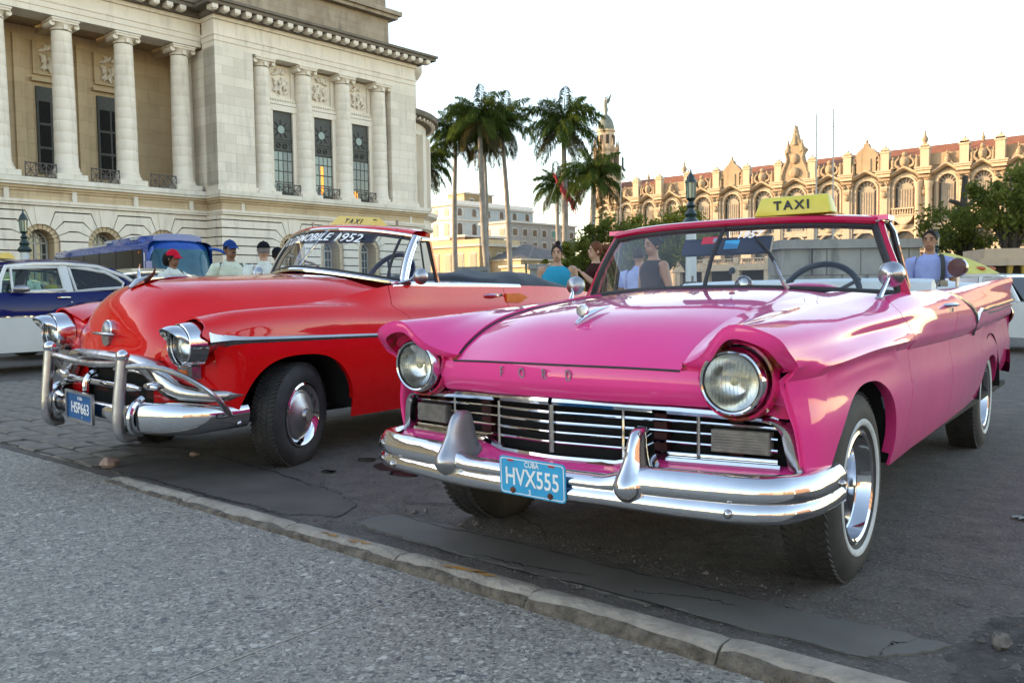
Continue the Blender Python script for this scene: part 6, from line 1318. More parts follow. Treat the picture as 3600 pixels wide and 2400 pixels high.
# ================================================================ red convertible
def build_red():
    X, Y, a = -1.932, 5.533, R(36.7)
    car = empty('convertible_car', (X, Y, 0), math.pi/2-a, R(2.02), label='red 1950s convertible taxi with rounded hood, horned ornament and tubular chrome bumper guard', cat='car')
    def B(m, n, mt, p=car, **k): return m.build(n, mt, p, flipy=True, **k)
    kx = [-.70, -.60, -.45, -.25, 0, .35, .60, .80, 1.3, 2.2, 3.0, 3.6, 4.0]
    L_ = {}
    def ln(n, ys, zs): L_[n] = (spl(kx, ys), spl(kx, zs))
    ln('V', [.47, .505, .56, .61, .655, .70, .745, .785, .80, .80, .77, .70, .60], [.78, .845, .895, .93, .955, .992, 1.05, 1.092, 1.098, 1.088, 1.06, .98, .86])
    ln('I', [.60, .64, .67, .70, .73, .76, .79, .808, .815, .818, .79, .72, .62], [.865, .895, .92, .94, .953, .968, .99, 1.005, 1.012, 1.01, .98, .90, .79])
    ln('R', [.715, .735, .768, .787, .80, .815, .822, .826, .832, .838, .81, .74, .64], [.902, .913, .936, .950, .957, .951, .940, .932, .930, .930, .90, .83, .73])
    ln('U', [.80, .815, .832, .843, .851, .857, .860, .861, .864, .868, .84, .77, .67], [.875, .880, .893, .90, .900, .893, .880, .872, .865, .865, .84, .77, .68])
    ln('T', [.832, .842, .856, .864, .869, .871, .872, .872, .873, .876, .85, .78, .68], [.80, .80, .80, .798, .795, .790, .786, .783, .78, .78, .76, .70, .62])
    def arch(x, cx, r, h, e=2.6): return h*np.clip(1-np.clip(np.abs((x-cx)/r), 0, 1)**e, 0, 1)**(1/2.2)
    def bot(x):
        rk = .268+.02*np.clip(x-1, 0, 3)+np.clip(x-3.4, 0, 1)*.25+np.clip(-.42-x, 0, .3)*1.3
        return np.maximum(rk, np.maximum((.27+arch(x, -.015, .425, .42))*(np.abs(x+.015) < .425), (.30+arch(x, 3.05, .40, .24))*(np.abs(x-3.05) < .40)))
    S0_ = loft_eval([L_[k] for k in 'VIRUT'], [(0, 0), (.08, -.002), (.2, -.008), (.35, -.022), (.45, -.045), (.55, -.07)], bot)
    def S(x, v):
        P = S0_(x, v); t = np.clip((-.38-P[..., 0])/.12, 0, 1.25); P[..., 1] -= .040*t**2*np.clip((np.asarray(v)-4.0)/.3, 0, 1); return P
    front = spl([0, 1, 2, 3, 4, 4.25, 4.5, 4.75, 5], [-.60, -.625, -.63, -.63, -.62, -.555, -.52, -.505, -.495])
    dcut = lambda v: float(spl([0, 1, 1.6, 2.2, 3, 4, 5], [.765, .762, .762, .82, .885, .90, .90])(v))
    rcut = lambda v: 1.97+.02*v
    for sgn in (1, -1):
        def BB(m, n, mt, p=car, **k): return m.build(n, mt, p, flipy=(sgn == 1), **k)
        vs = np.r_[np.linspace(0, 3.9, 26), np.linspace(4, 5, 14)]
        fd = BB(MB().panel(strip(S, lambda v: float(front(v)), lambda v: dcut(v)-.003, vs, 90), .01, flip=True), 'front_fender', RED)
        BB(MB().panel(strip(S, lambda v: dcut(v)+.003, lambda v: rcut(v)-.003, vs, 50), .01, flip=True), 'door', RED)
        BB(MB().panel(strip(S, lambda v: rcut(v)+.003, lambda v: 3.98, vs, 80), .01, flip=True), 'rear_quarter', RED)
        for cx, rr_, yy0 in ((-.015, .42, .85), (3.05, .39, .83)):
            xs = np.linspace(cx-rr_+.004, cx+rr_-.004, 50); ed = S(xs, 5+0*xs); i1 = ed.copy(); i1[:, 1] -= .025; i1[:, 2] += .006
            BB(MB().grid(np.stack([ed, i1]), flip=True), 'arch_lip', RED, fd)
            th = np.linspace(.05, math.pi-.05, 24); wl = MB()
            wl.grid(np.array([[(cx+.44*math.cos(t), q, .30+.44*math.sin(t)) for t in th] for q in (.815, .40)])); wl.add([(cx+.44*math.cos(t), .40, .30+.44*math.sin(t)) for t in th], [tuple(range(24))])
            BB(wl, 'wheel_well', DARK)
        # front face beneath the lamp
        yy = np.linspace(.36, .812, 22)
        fx = lambda y: -.655+.155*np.clip((y-.42)/.39, 0, 1)**2.6
        P = np.array([[(float(fx(y))+.03*(k == 0), y, zt) for y, zt in zip(yy, np.linspace(q0, q1, 22))] for k, (q0, q1) in enumerate(((.69, .80), (.675, .76), (.62, .66), (.54, .55), (.46, .46), (.40, .40)))])
        BB(MB().grid(P, flip=True), 'front_valance', RED)
        # cheek between hood edge and lamp
        he = curve([(-.667, .447, .667), (-.662, .454, .71), (-.655, .462, .745), (-.64, .472, .778), (-.61, .489, .812), (-.57, .51, .843)], 14)
        an = np.linspace(R(235), R(118), 14); ci = np.stack([np.full(14, -.612), .71+.127*np.cos(an), .772+.127*np.sin(an)], 1)
        BB(MB().grid(np.stack([he, .65*he+.35*ci+np.array([.012, 0, 0]), .3*he+.7*ci+np.array([.010, 0, 0]), ci]), flip=True), 'fender_cheek', RED)
        # lamp with chrome bezel and visor
        hl = empty('headlamp'); hl.parent = car; hc = Vector((-.66, .71, .772)); H = lambda m, n, mt: BB(m, n, mt, hl)
        Mh = Matrix.Translation(hc) @ Matrix.Rotation(R(-90), 4, 'Y')
        H(MB().lathe([(.126, -.045), (.122, -.02), (.117, .045), (.114, .056), (.109, .058), (.106, .052), (.105, .0)], 48, Mh), 'lamp_bezel', CHROME)
        H(MB().lathe([(.106, .01), (.098, .012), (.096, .03), (.091, .034), (.088, .028)], 40, Mh), 'lamp_ring', CHROMED)
        H(MB().lathe([(.0885, .026), (.07, .038), (.045, .047), (.02, .051), (0, .052)], 36, Mh), 'lamp_glass', LENS)
        H(MB().lathe([(.088, .026), (.075, .005), (.05, -.015), (0, -.03)], 36, Mh), 'lamp_reflector', REFL)
        # visor: peaked cap over the top of the lamp
        P = []
        for t in np.linspace(0, 1, 8):
            row = []
            for q in np.linspace(-1, 1, 25):
                ang = R(90)+q*R(82); dpt = .035+.095*t*math.cos(q*math.pi/2)**.8; rad = .101-.014*t+.009*math.sin(t*3)
                row.append(tuple(Matrix.Translation(hc)@Vector((-dpt-.02, rad*math.cos(ang), rad*math.sin(ang)))))
            P.append(row)
        H(MB().panel(P, .004, flip=True), 'lamp_visor', CHROME)
        # lamp stand-off bracket with side light
        H(MB().b2((-.655, .60, .585), (-.60, .735, .660)), 'side_lamp_box', CHROMED); H(MB().b2((-.660, .615, .60), (-.654, .69, .632)), 'side_lamp_lens', AMBER)
        # side spear: flares into the lamp bezel
        xs = np.r_[np.linspace(-.618, -.3, 16), np.linspace(-.25, .745, 16)]
        hw = np.interp(xs, [-.632, -.57, -.50, -.40, .75], [.072, .052, .032, .021, .0130])
        zc_ = np.interp(xs, [-.632, -.50, .75], [.782, .794, .771])
        def sidepts(dz, off): 
            out = []
            for x, z in zip(xs, zc_+dz*hw):
                v = np.linspace(2.4, 5, 60); q = S(np.full(60, x), v); k = np.argmin(abs(q[:, 2]-z)); out.append((x, q[k, 1]+off, z))
            return out
        BB(MB().grid([sidepts(1, -.002), sidepts(.9, .010), sidepts(.1, .020), sidepts(-.85, .012), sidepts(-1, -.004)], flip=False), 'side_spear', CHROMED)
        # belt moulding, handle, flasher, scoop trim
        bl = np.array([S(np.array([x]), np.array([0.0]))[0] for x in np.linspace(.80, 2.22, 24)])
        BB(MB().grid(np.stack([bl+np.array([0, -.05, .006]), bl+np.array([0, -.02, .014]), bl+np.array([0, .004, .012]), bl+np.array([0, .013, -.004]), bl+np.array([0, .012, -.022]), bl+np.array([0, .004, -.03])]), flip=True), 'belt_moulding', CHROME)
        dh = empty('door_handle'); dh.parent = car; p = S(np.array([1.83]), np.array([.98]))[0]
        BB(MB().tube(curve([(p[0]-.10, p[1]+.004, p[2]-.004), (p[0]-.07, p[1]+.026, p[2]), (p[0]+.05, p[1]+.034, p[2]), (p[0]+.10, p[1]+.008, p[2])], 12), [.008, .013, .016, .018, .019, .019, .018, .017, .016, .014, .012, .006], 10, flat=.8), 'grip', CHROME, dh)
        BB(MB().ball((p[0]+.085, p[1]+.03, p[2]+.002), (.02, .010, .010), 8, 6), 'push_button', RUBBER, dh)
        p = S(np.array([2.12]), np.array([1.05]))[0]
        BB(MB().prism([(-.13, -.036), (.05, -.042), (.15, .0), (.05, .032), (-.13, .030)], p[1]-.004, p[1]+.028, 'y', Matrix.Translation((p[0], 0, p[2]-.01))), 'side_flasher', AMBER)
        p1 = [S(np.array([x]), np.array([v]))[0]+np.array([0, .004, 0]) for x, v in ((2.09, 1.9), (2.20, 1.55), (2.32, 2.35), (2.21, 2.7))]
        BB(MB().add([tuple(q) for q in p1]+[tuple(q-np.array([0, .02, 0])) for q in p1], [(0, 1, 2, 3), (0, 4, 5, 1), (1, 5, 6, 2), (2, 6, 7, 3), (3, 7, 4, 0)]), 'fender_shield', CHROME)
        # mirror on the belt
        mi = empty('wing_mirror'); mi.parent = car; c = Vector((.985, .875, 1.152)); b0 = Vector((.83, .795, 1.10))
        BB(MB().tube([b0, b0*.5+c*.5+Vector((0, .01, 0)), c+Vector((-.03, -.02, .01))], [.011, .009, .008], 8), 'mirror_arm', CHROMED, mi); BB(MB().b2((.80, .78, 1.102), (.95, .81, 1.115)), 'mirror_foot', CHROME, mi)
        q = Vector((0, 0, 1)).rotation_difference(Vector((-.95, .10, .02)).normalized()).to_matrix().to_4x4(); Mm = Matrix.Translation(c) @ q; rm = .056
        BB(MB().lathe([(rm, -.006), (rm+.001, .0), (rm*.96, .012), (rm*.75, .032), (rm*.45, .046), (.016, .052), (0, .055)], 28, Mm), 'mirror_shell', STEEL, mi)
        BB(MB().lathe([(rm, -.006), (rm-.006, -.008), (0, -.008)], 28, Mm), 'mirror_glass', CHROME, mi)
        # grille frame wing
        cl = curve([(-.762, -.001, .672), (-.757, .2, .667), (-.742, .37, .645), (-.722, .46, .605), (-.705, .53, .555), (-.675, .61, .512), (-.60, .715, .492), (-.50, .80, .488), (-.40, .838, .490)], 44)
        wd = np.interp(np.linspace(0, 1, 44), [0, .25, .36, .46, .55, .65, .8, .93, 1], [.030, .033, .042, .058, .062, .054, .043, .032, .004])
        T = np.gradient(cl, axis=0); T /= np.linalg.norm(T, axis=1, keepdims=True)
        out = np.array([(-1.0, .0, 0)]*44)+np.clip((cl[:, 1:2]-.4)/.4, 0, 1)*np.array([[.45, .9, 0]]); out /= np.linalg.norm(out, axis=1, keepdims=True)
        Wd = np.cross(T, out); Wd /= np.linalg.norm(Wd, axis=1, keepdims=True)
        rib = [cl+Wd*wd[:, None]*q+out*d_ for q, d_ in ((1.0, -.05), (1.0, -.006), (.8, .010), (.3, .022), (-.3, .022), (-.8, .010), (-1.0, -.006), (-1.0, -.05))]
        BB(MB().grid(np.stack(rib), flip=False), 'grille_frame', CHROMED)
        # guard tube
        G_ = [(-.80, .405, .262), (-.845, .405, .258), (-.876, .405, .275), (-.888, .405, .32), (-.885, .405, .45), (-.872, .407, .58), (-.862, .408, .68)]
        gd = empty('bumper_guard'); gd.parent = car
        BB(MB().tube(curve(G_, 26), .031, 14), 'upright', STEEL, gd); BB(MB().ball((-.860, .409, .705), (.036, .036, .034), 18, 12), 'ball_finial', CHROME, gd)
        BB(MB().tube(curve([(-.852, .44, .648), (-.80, .555, .652), (-.735, .655, .632), (-.675, .735, .590), (-.61, .80, .530), (-.545, .825, .462), (-.49, .822, .395), (-.43, .803, .332)], 30), .0155, 10), 'side_hoop', CHROMED, gd)
        BB(MB().ball((-.425, .825, .330), (.016, .012, .016), 10, 6), 'hoop_bolt', CHROME, gd)
    for sgn in (1, -1):
        vv_ = np.linspace(0, 4.98, 40)
        for cut in (dcut, rcut): MB().tube([tuple(S(np.array([cut(v)]), np.array([v]))[0]-np.array([0, .0035, .0])) for v in vv_], .0045, 6).build('door_gap', RUBBER, car, flipy=(sgn == 1))
    # hood as a grid of long profiles
    tl = [0, .3, .6, .85, 1.0]
    pc = [[(-.748, 0, .672), (-.722, 0, .74), (-.703, 0, .82), (-.682, 0, .90), (-.645, 0, .985), (-.58, 0, 1.052), (-.48, 0, 1.094), (-.33, 0, 1.118), (0, 0, 1.138), (.35, 0, 1.150), (.60, 0, 1.160)],
          [(-.742, .14, .671), (-.718, .145, .74), (-.70, .15, .82), (-.676, .155, .895), (-.636, .16, .975), (-.57, .165, 1.040), (-.47, .175, 1.082), (-.32, .19, 1.107), (0, .21, 1.131), (.35, .225, 1.143), (.615, .235, 1.153)],
          [(-.722, .285, .668), (-.703, .292, .74), (-.687, .30, .81), (-.660, .308, .875), (-.615, .318, .94), (-.55, .33, .995), (-.45, .35, 1.037), (-.30, .38, 1.066), (0, .42, 1.098), (.35, .455, 1.118), (.655, .48, 1.130)],
          [(-.695, .385, .668), (-.682, .392, .73), (-.668, .40, .78), (-.645, .408, .825), (-.605, .42, .87), (-.545, .44, .913), (-.45, .47, .952), (-.30, .515, .988), (0, .565, 1.026), (.35, .605, 1.058), (.69, .635, 1.092)],
          [(-.667, .445, .669), (-.662, .452, .71), (-.655, .46, .745), (-.64, .47, .778), (-.61, .487, .812), (-.56, .51, .848), (-.46, .552, .888), (-.30, .60, .922), (0, .655, .955), (.35, .70, .992), (.70, .752, 1.070)]]
    pc = np.array([curve(p, 60) for p in pc]); tt = np.linspace(-1, 1, 61)
    tl2 = [-1, -.85, -.6, -.3]+tl; P5 = np.concatenate([pc[:0:-1]*np.array([1, -1, 1]), pc])
    HP = np.stack([np.stack([spl(tl2, P5[:, i, k])(tt) for k in range(3)], 1) for i in range(60)])
    B(MB().panel(HP, .012), 'hood', RED)
    B(MB().tube([tuple(p+np.array([-.004, 0, -.006])) for p in HP[0]], .006, 6), 'hood_lip', RUBBER)
    # seam strip
    B(MB().tube([tuple(p+np.array([0, 0, .004])) for p in curve([(-.40, 0, 1.112), (-.33, 0, 1.124), (-.2, 0, 1.130)], 8)], [.004, .014, .020, .022, .022, .020, .016, .006], 8, flat=.5), 'hood_spear', CHROME)
    om = empty('hood_ornament'); om.parent = car
    B(MB().tube([(-.585, 0, 1.062), (-.54, 0, 1.092), (-.46, 0, 1.118), (-.36, 0, 1.125)], [.012, .040, .034, .010], 10, flat=.6), 'saddle', CHROMED, om)
    for s, mt in ((1, HORN), (-1, CHROME)):
        B(MB().tube(curve([(-.50, s*.02, 1.10), (-.49, s*.062, 1.128), (-.475, s*.085, 1.16), (-.47, s*.080, 1.205)], 12), np.linspace(.022, .002, 12), 8, flat=.8), 'horn', mt, om)
    # emblem on the nose
    em = empty('nose_emblem'); em.parent = car
    B(MB().tube([(-.752, y, .800) for y in np.linspace(-.125, .125, 11)], [.004, .012, .017, .020, .021, .021, .021, .020, .017, .012, .004], 8, flat=.55), 'wing_bar', CHROMED, em)
    Me = Matrix.Translation((-.715, 0, .822)) @ Matrix.Rotation(R(-84), 4, 'Y')
    B(MB().lathe([(.056, -.02), (.055, .012), (.048, .017), (.044, .012)], 28, Me), 'globe_ring', CHROME, em); B(MB().ball((-.722, 0, .822), (.026, .044, .044), 16, 10), 'globe', PEWTER, em)
    B(MB().prism([(-.042, .785), (.042, .785), (.034, .742), (.012, .728), (-.012, .728), (-.034, .742)], -.738, -.705, 'x'), 'shield', PEWTER, em)
    # grille inside
    B(MB().grid(np.array([[(-.60-.03*math.cos(y*2), y, z) for y in np.linspace(-.62, .62, 16)] for z in (.68, .35)])), 'grille_void', DARK)
    B(MB().tube([(-.775, y, .520) for y in np.linspace(-.43, .43, 15)], [.012, .026, .030]+[.021]*9+[.030, .026, .012], 12, flat=.9), 'grille_bar', CHROME)
    for s in (1, -1): B(MB().ball((-.745, s*.49, .535), (.03, .075, .026), 14, 8), 'grille_bullet', CHROME); B(MB().tube([(-.74, s*.10, .60), (-.735, s*.30, .605), (-.72, s*.46, .59)], [.010, .012, .006], 8), 'grille_bar', CHROMED)
    B(MB().tube(curve([(-.80, -.02, .40), (-.835, -.02, .44), (-.845, -.02, .50), (-.835, -.02, .545), (-.80, -.02, .575), (-.775, -.02, .57)], 16), .020, 10), 'bumper_hook', CHROME)
    B(MB().tube([(-.852, y, .668-.030*math.cos(min(1, abs(y)/.4)*math.pi/2)**.7) for y in np.linspace(-.42, .42, 21)], .0175, 10), 'guard_crossbar', CHROMED)
    for y in (-.25, .1, .3): B(MB().box((-.62, y, .46), (.02, .12, .05)), 'grille_support', REDCAV)
    # bumper
    path = np.array([(-.36, .800), (-.48, .798), (-.60, .76), (-.70, .67), (-.775, .55), (-.815, .42), (-.83, .25), (-.832, 0)]); path = np.vstack([path*[1, -1], path[-2::-1]])
    Q = curve(np.c_[path, 0*path[:, 0]], 90); T = np.gradient(Q, axis=0); T /= np.linalg.norm(T, axis=1, keepdims=True); Nn = np.stack([-T[:, 1], T[:, 0], 0*T[:, 0]], 1); Nn *= np.sign((Nn*(Q-np.array([.3, 0, 0]))).sum(1))[:, None]
    ay = np.abs(Q[:, 1]); hs = np.where(ay < .40, .62, 1.0)*(1-.25*np.clip((ay-.72)/.08, 0, 1)); hs = np.convolve(np.r_[[hs[0]]*3, hs, [hs[-1]]*3], np.ones(7)/7, 'valid')
    bp = [(-.05, .440), (-.015, .458), (.015, .448), (.035, .420), (.042, .385), (.040, .345), (.030, .312), (.010, .288), (-.02, .276), (-.06, .275)]
    P = np.array([[(q[0]+n[0]*d_*h_, q[1]+n[1]*d_*h_, .372+(z_-.372)*h_) for q, n, h_ in zip(Q, Nn, hs)] for d_, z_ in bp])
    P = np.stack([np.stack([spl(np.arange(10), P[:, j, k])(np.linspace(0, 9, 28)) for k in range(3)], 1) for j in range(90)]).transpose(1, 0, 2)
    B(MB().grid(P, flip=False), 'front_bumper', CHROME, smooth=60)
    for s in (1, -1):   # bumper shoulder beads
        B(MB().tube(curve([(-.78, s*.46, .47), (-.845, s*.47, .43), (-.865, s*.475, .37), (-.85, s*.47, .31), (-.79, s*.46, .28)], 14), .020, 8), 'bumper_shoulder', CHROME)
    plate(car, (-.885, -.012, .388), (0, 1, -.035), (-.02, .035, 1), .275, .150, (PLATEB2, WHITEINK), [('HSP663', .088, .0, -.012, .72), ('CUBA', .026, 0, .046, .8), ('1', .024, .02, -.060, .8)], frame=STEEL)
    # windscreen
    n = 41; t = np.linspace(-1, 1, n)
    bot_ = np.stack([.665+.295*np.abs(t)**1.7, .705*t, 1.190-.085*np.abs(t)**1.6], 1); top_ = np.stack([.955+.185*np.abs(t)**1.8, .655*t, 1.478-.048*np.abs(t)**2.4], 1)
    rows = np.linspace(0, 1, 9); GS = np.array([bot_*(1-r)+top_*r+np.array([-.02, 0, .004])*math.sin(r*math.pi) for r in rows])
    sc = empty('windscreen'); sc.parent = car
    B(MB().grid(GS), 'screen_glass', GLASS, sc)
    def rail(C, r, nm, mt, **k): return B(MB().tube(C, r, 10, **k), nm, mt, sc)
    rail(GS[0]+np.array([-.006, 0, -.006]), .022, 'lower_rail', CHROME); rail(GS[0]+np.array([.0, 0, .018]), .010, 'lower_seal', RUBBER)
    rail(GS[-1]+np.array([-.004, 0, .004]), .017, 'upper_rail', CHROME); rail(GS[-1]+np.array([-.006, 0, -.020]), .011, 'upper_seal', RUBBER)
    for s, j in ((1, n-1), (-1, 0)):
        A_ = GS[:, j]; rail(A_+np.array([.012, s*.008, 0]), .030, 'pillar', CHROME if s > 0 else CREAMV, flat=.7); rail(GS[:, j-2*s]+np.array([-.004, 0, .002]), .010, 'pillar_seal', RUBBER)
        rail(A_+np.array([.045, s*.012, 0]), .016, 'pillar_trim', CHROME)
        vf = MB(); vf.tube([(1.175, s*.70, 1.41), (1.24, s*.705, 1.412), (1.256, s*.71, 1.39), (1.31, s*.745, 1.105)], .013, 6); B(vf, 'vent_frame', CHROME, sc)
        B(MB().tube([(1.19, s*.695, 1.396), (1.235, s*.70, 1.396), (1.295, s*.738, 1.11)], .009, 6), 'vent_seal', RUBBER, sc)
        B(MB().tube([(1.165, s*.70, 1.40), (1.19, s*.735, 1.11)], .007, 6), 'vent_divider', RUBBER, sc)
    rail(GS[:, 20]+np.array([-.004, 0, 0]), .008, 'centre_bar', CHROMED)
    P = np.array([[(top_[j, 0]+dx, top_[j, 1]*1.01, top_[j, 2]+dz) for j in range(n)] for dx, dz in ((-.008, .012), (.0, .028), (.03, .040), (.10, .046), (.17, .030), (.17, .0))]); B(MB().grid(P, flip=True), 'header_rail', RED, sc)
    for y in (-.28, .52): B(MB().tube([(1.04+.08*(abs(y) > .4), y, 1.505), (1.035+.08*(abs(y) > .4), y, 1.545)], [.008, .011], 8), 'roof_latch', CHROMED, sc)
    B(MB().tube([(.72, .18, 1.175), (.735, .15, 1.20), (.76, .05, 1.235), (.765, -.10, 1.262)], [.014, .008, .006, .005], 6), 'wiper_arm', CHROMED, sc); B(MB().tube([(.748, .06, 1.228), (.76, -.08, 1.256), (.78, -.24, 1.29)], [.006, .010, .005], 6), 'wiper_blade', PEWTER, sc)
    # banner lettering bent along the top of the glass
    tm = text_mesh('OLDSMOBILE 1952', .092, WHITEINK, 'screen_banner', .0, shear=.15, bold=.001)
    vv = np.array([v.co[:] for v in tm.vertices]); wl_ = vv[:, 0].max()-vv[:, 0].min()
    for v, c in zip(tm.vertices, vv):
        u = (c[0]-vv[:, 0].min())/wl_; yy_ = -.565+u*(.355+.565); tq = yy_/.665; r_ = .80+c[1]/.34
        b_ = np.array([np.interp(tq, t, bot_[:, k]) for k in range(3)]); e_ = np.array([np.interp(tq, t, top_[:, k]) for k in range(3)])
        q = b_*(1-r_)+e_*r_+np.array([-.026, 0, .004])*1.0; v.co = (q[0]-.004, -q[1], q[2])
    put('screen_banner', tm, sc)
    # sign
    ts = empty('taxi_sign'); ts.parent = car
    m = MB(); P = []
    for u, sy, sx in ((0, 1, 1), (.12, 1.0, 1.0), (.9, .82, .45), (1, .78, .36)):
        P.append([(1.15+.085*sx*q, .10+.232*sy*p_, 1.502+.082*u-.022*(p_*.5)) for q, p_ in ((1, 1), (-1, 1), (-1, -1), (1, -1))])
    m.grid(P, cv=True); m.add(P[-1], [(0, 1, 2, 3)]); m.add(P[0], [(3, 2, 1, 0)]); B(m, 'sign_box', TAXIY, ts)
    B(MB().b2((1.075, -.125, 1.492), (1.225, .325, 1.502)), 'sign_foot', RUBBER, ts)
    place('sign_text', text_mesh('TAXI', .064, INK, 'sign_text', .0006, shear=.12, bold=.0012, space=1.45), ts, (1.088, .10, 1.545), (0, 1, -.035), (.60, 0, 1), True)
    for z in (1.525, 1.560): B(MB().box((1.12, .318-(z-1.5)*.4, z-.008), (.03, .012, .014)), 'sign_check', INK, ts)
    # cabin
    cb = empty('cabin'); cb.parent = car
    B(MB().b2((.6, -.78, .28), (3.8, .78, .31)), 'floor_pan', UNDER, cb); B(MB().b2((-.5, -.40, .32), (.5, .40, .80)), 'engine_block', DARK, cb)
    B(MB().grid(np.array([[(x+.28*abs(y/.72)**1.8, y, z-.07*abs(y/.7)**2) for y in np.linspace(-.72, .72, 20)] for x, z in ((.66, 1.165), (.76, 1.17), (.83, 1.15), (.86, 1.10), (.86, .7))]), flip=True), 'dashboard', RED, cb)
    Ms = Matrix.Translation((1.16, .40, 1.125)) @ Matrix.Rotation(R(-58), 4, 'Y'); tor = MB(); tor.tube([tuple(Ms@Vector((.215*math.cos(k*2*math.pi/40), .215*math.sin(k*2*math.pi/40), 0))) for k in range(40)], .018, 8, closed=True)
    for k in range(3): a_ = R(90+120*k); tor.tube([tuple(Ms@Vector((0, 0, -.02))), tuple(Ms@Vector((.2*math.cos(a_), .2*math.sin(a_), 0)))], .010, 6)
    B(tor, 'steering_wheel', VINYLB, cb)
    for y in (-.20, .22): B(MB().box((1.03, y, 1.425), (.02, .36, .09), M=Matrix.Rotation(R(40), 4, 'Y')), 'sun_visor', VINYLB, cb)
    for x, z, nm in ((2.02, 1.115, 'front_seat'), (2.75, 1.10, 'rear_seat')):
        pr = [(x-.02, .5), (x-.07, .65), (x-.06, z-.10), (x-.02, z-.015), (x+.04, z), (x+.09, z-.04), (x+.10, .5)]
        P = np.array([[(px, y, pz-.03*abs(y/.7)**5) for y in np.linspace(-.70, .70, 24)] for px, pz in pr]); m = MB().grid(P, flip=True); m.add([tuple(p) for p in P[:, 0]], [tuple(range(7))]); m.add([tuple(p) for p in P[:, -1]], [tuple(range(7))[::-1]]); B(m, nm, VINYLB, cb)
    for s in (1, -1):
        xs = np.linspace(.80, 3.0, 24); P = np.array([[(x, s*(float(L_['V'][0](x))+dy), float(L_['V'][1](x))+dz) for x in xs] for dy, dz in ((-.045, .006), (-.055, -.01), (-.06, -.4))]); B(MB().grid(P, flip=(s < 0)), 'door_trim', VINYLB, cb)
    # boot cover over folded roof: soft lumpy vinyl
    P = []
    for u in np.linspace(0, 1, 26):
        row = []
        for q in np.linspace(-1, 1, 41):
            x = 2.14+u*1.02-.16*abs(q)**3*(1-u)+.0; w_ = .80-.10*u**2; env = (math.sin(math.pi*min(1, u*1.02))**.45)*(1-abs(q)**6)
            z = 1.095-.03*u+.115*env+.012*math.sin(9*q+5*u)*env+.008*math.sin(17*u+4*q)*env
            row.append((x, w_*q, z))
        P.append(row)
    B(MB().grid(P), 'roof_cover', VINYLK, smooth=80)
    P = np.array([[(x, float(L_['V'][0](x))*q, float(L_['V'][1](x))+.04*(1-abs(q)**2.2)*min(1, (4.1-x)/.8)) for q in np.linspace(-1, 1, 31)] for x in np.linspace(2.95, 3.98, 24)]); B(MB().grid(P), 'trunk_lid', RED)
    B(MB().grid(np.array([[(4.0, .62*q, z) for q in np.linspace(-1, 1, 10)] for z in (.86, .4)])), 'tail_panel', RED)
    B(MB().grid(np.array([[(4.02+dx-.35*abs(q)**5, .76*q, z) for q in np.linspace(-1, 1, 30)] for dx, z in ((0, .52), (.05, .48), (.05, .40), (0, .36))])), 'rear_bumper', CHROME)
    for q in (.30,): B(MB().tube([(3.42, .52, .985), (3.52, .5, .99), (3.7, .42, .965)], .018, 8), 'trunk_handle', CHROME)
    wheel(car, 0, .735, .308, .18, steer=R(-20), side=1, rim='cap', white=False, rrim=.188, zc=.322); wheel(car, 0, -.735, .308, .18, steer=R(-20), side=-1, rim='cap', white=False, rrim=.188, zc=.276)
    wheel(car, 3.05, .72, .308, .18, side=1, rim='cap', white=False, rrim=.188, zc=.322); wheel(car, 3.05, -.72, .308, .18, side=-1, rim='cap', white=False, rrim=.188, zc=.276)
    ch = MB(); ch.b2((-.3, -.5, .26), (3.9, .5, .30)); ch.tube([(0, -.7, .33), (0, .7, .33)], .03); ch.tube([(3.05, -.7, .33), (3.05, .7, .33)], .04); B(ch, 'chassis', UNDER)
    return car
red = build_red()
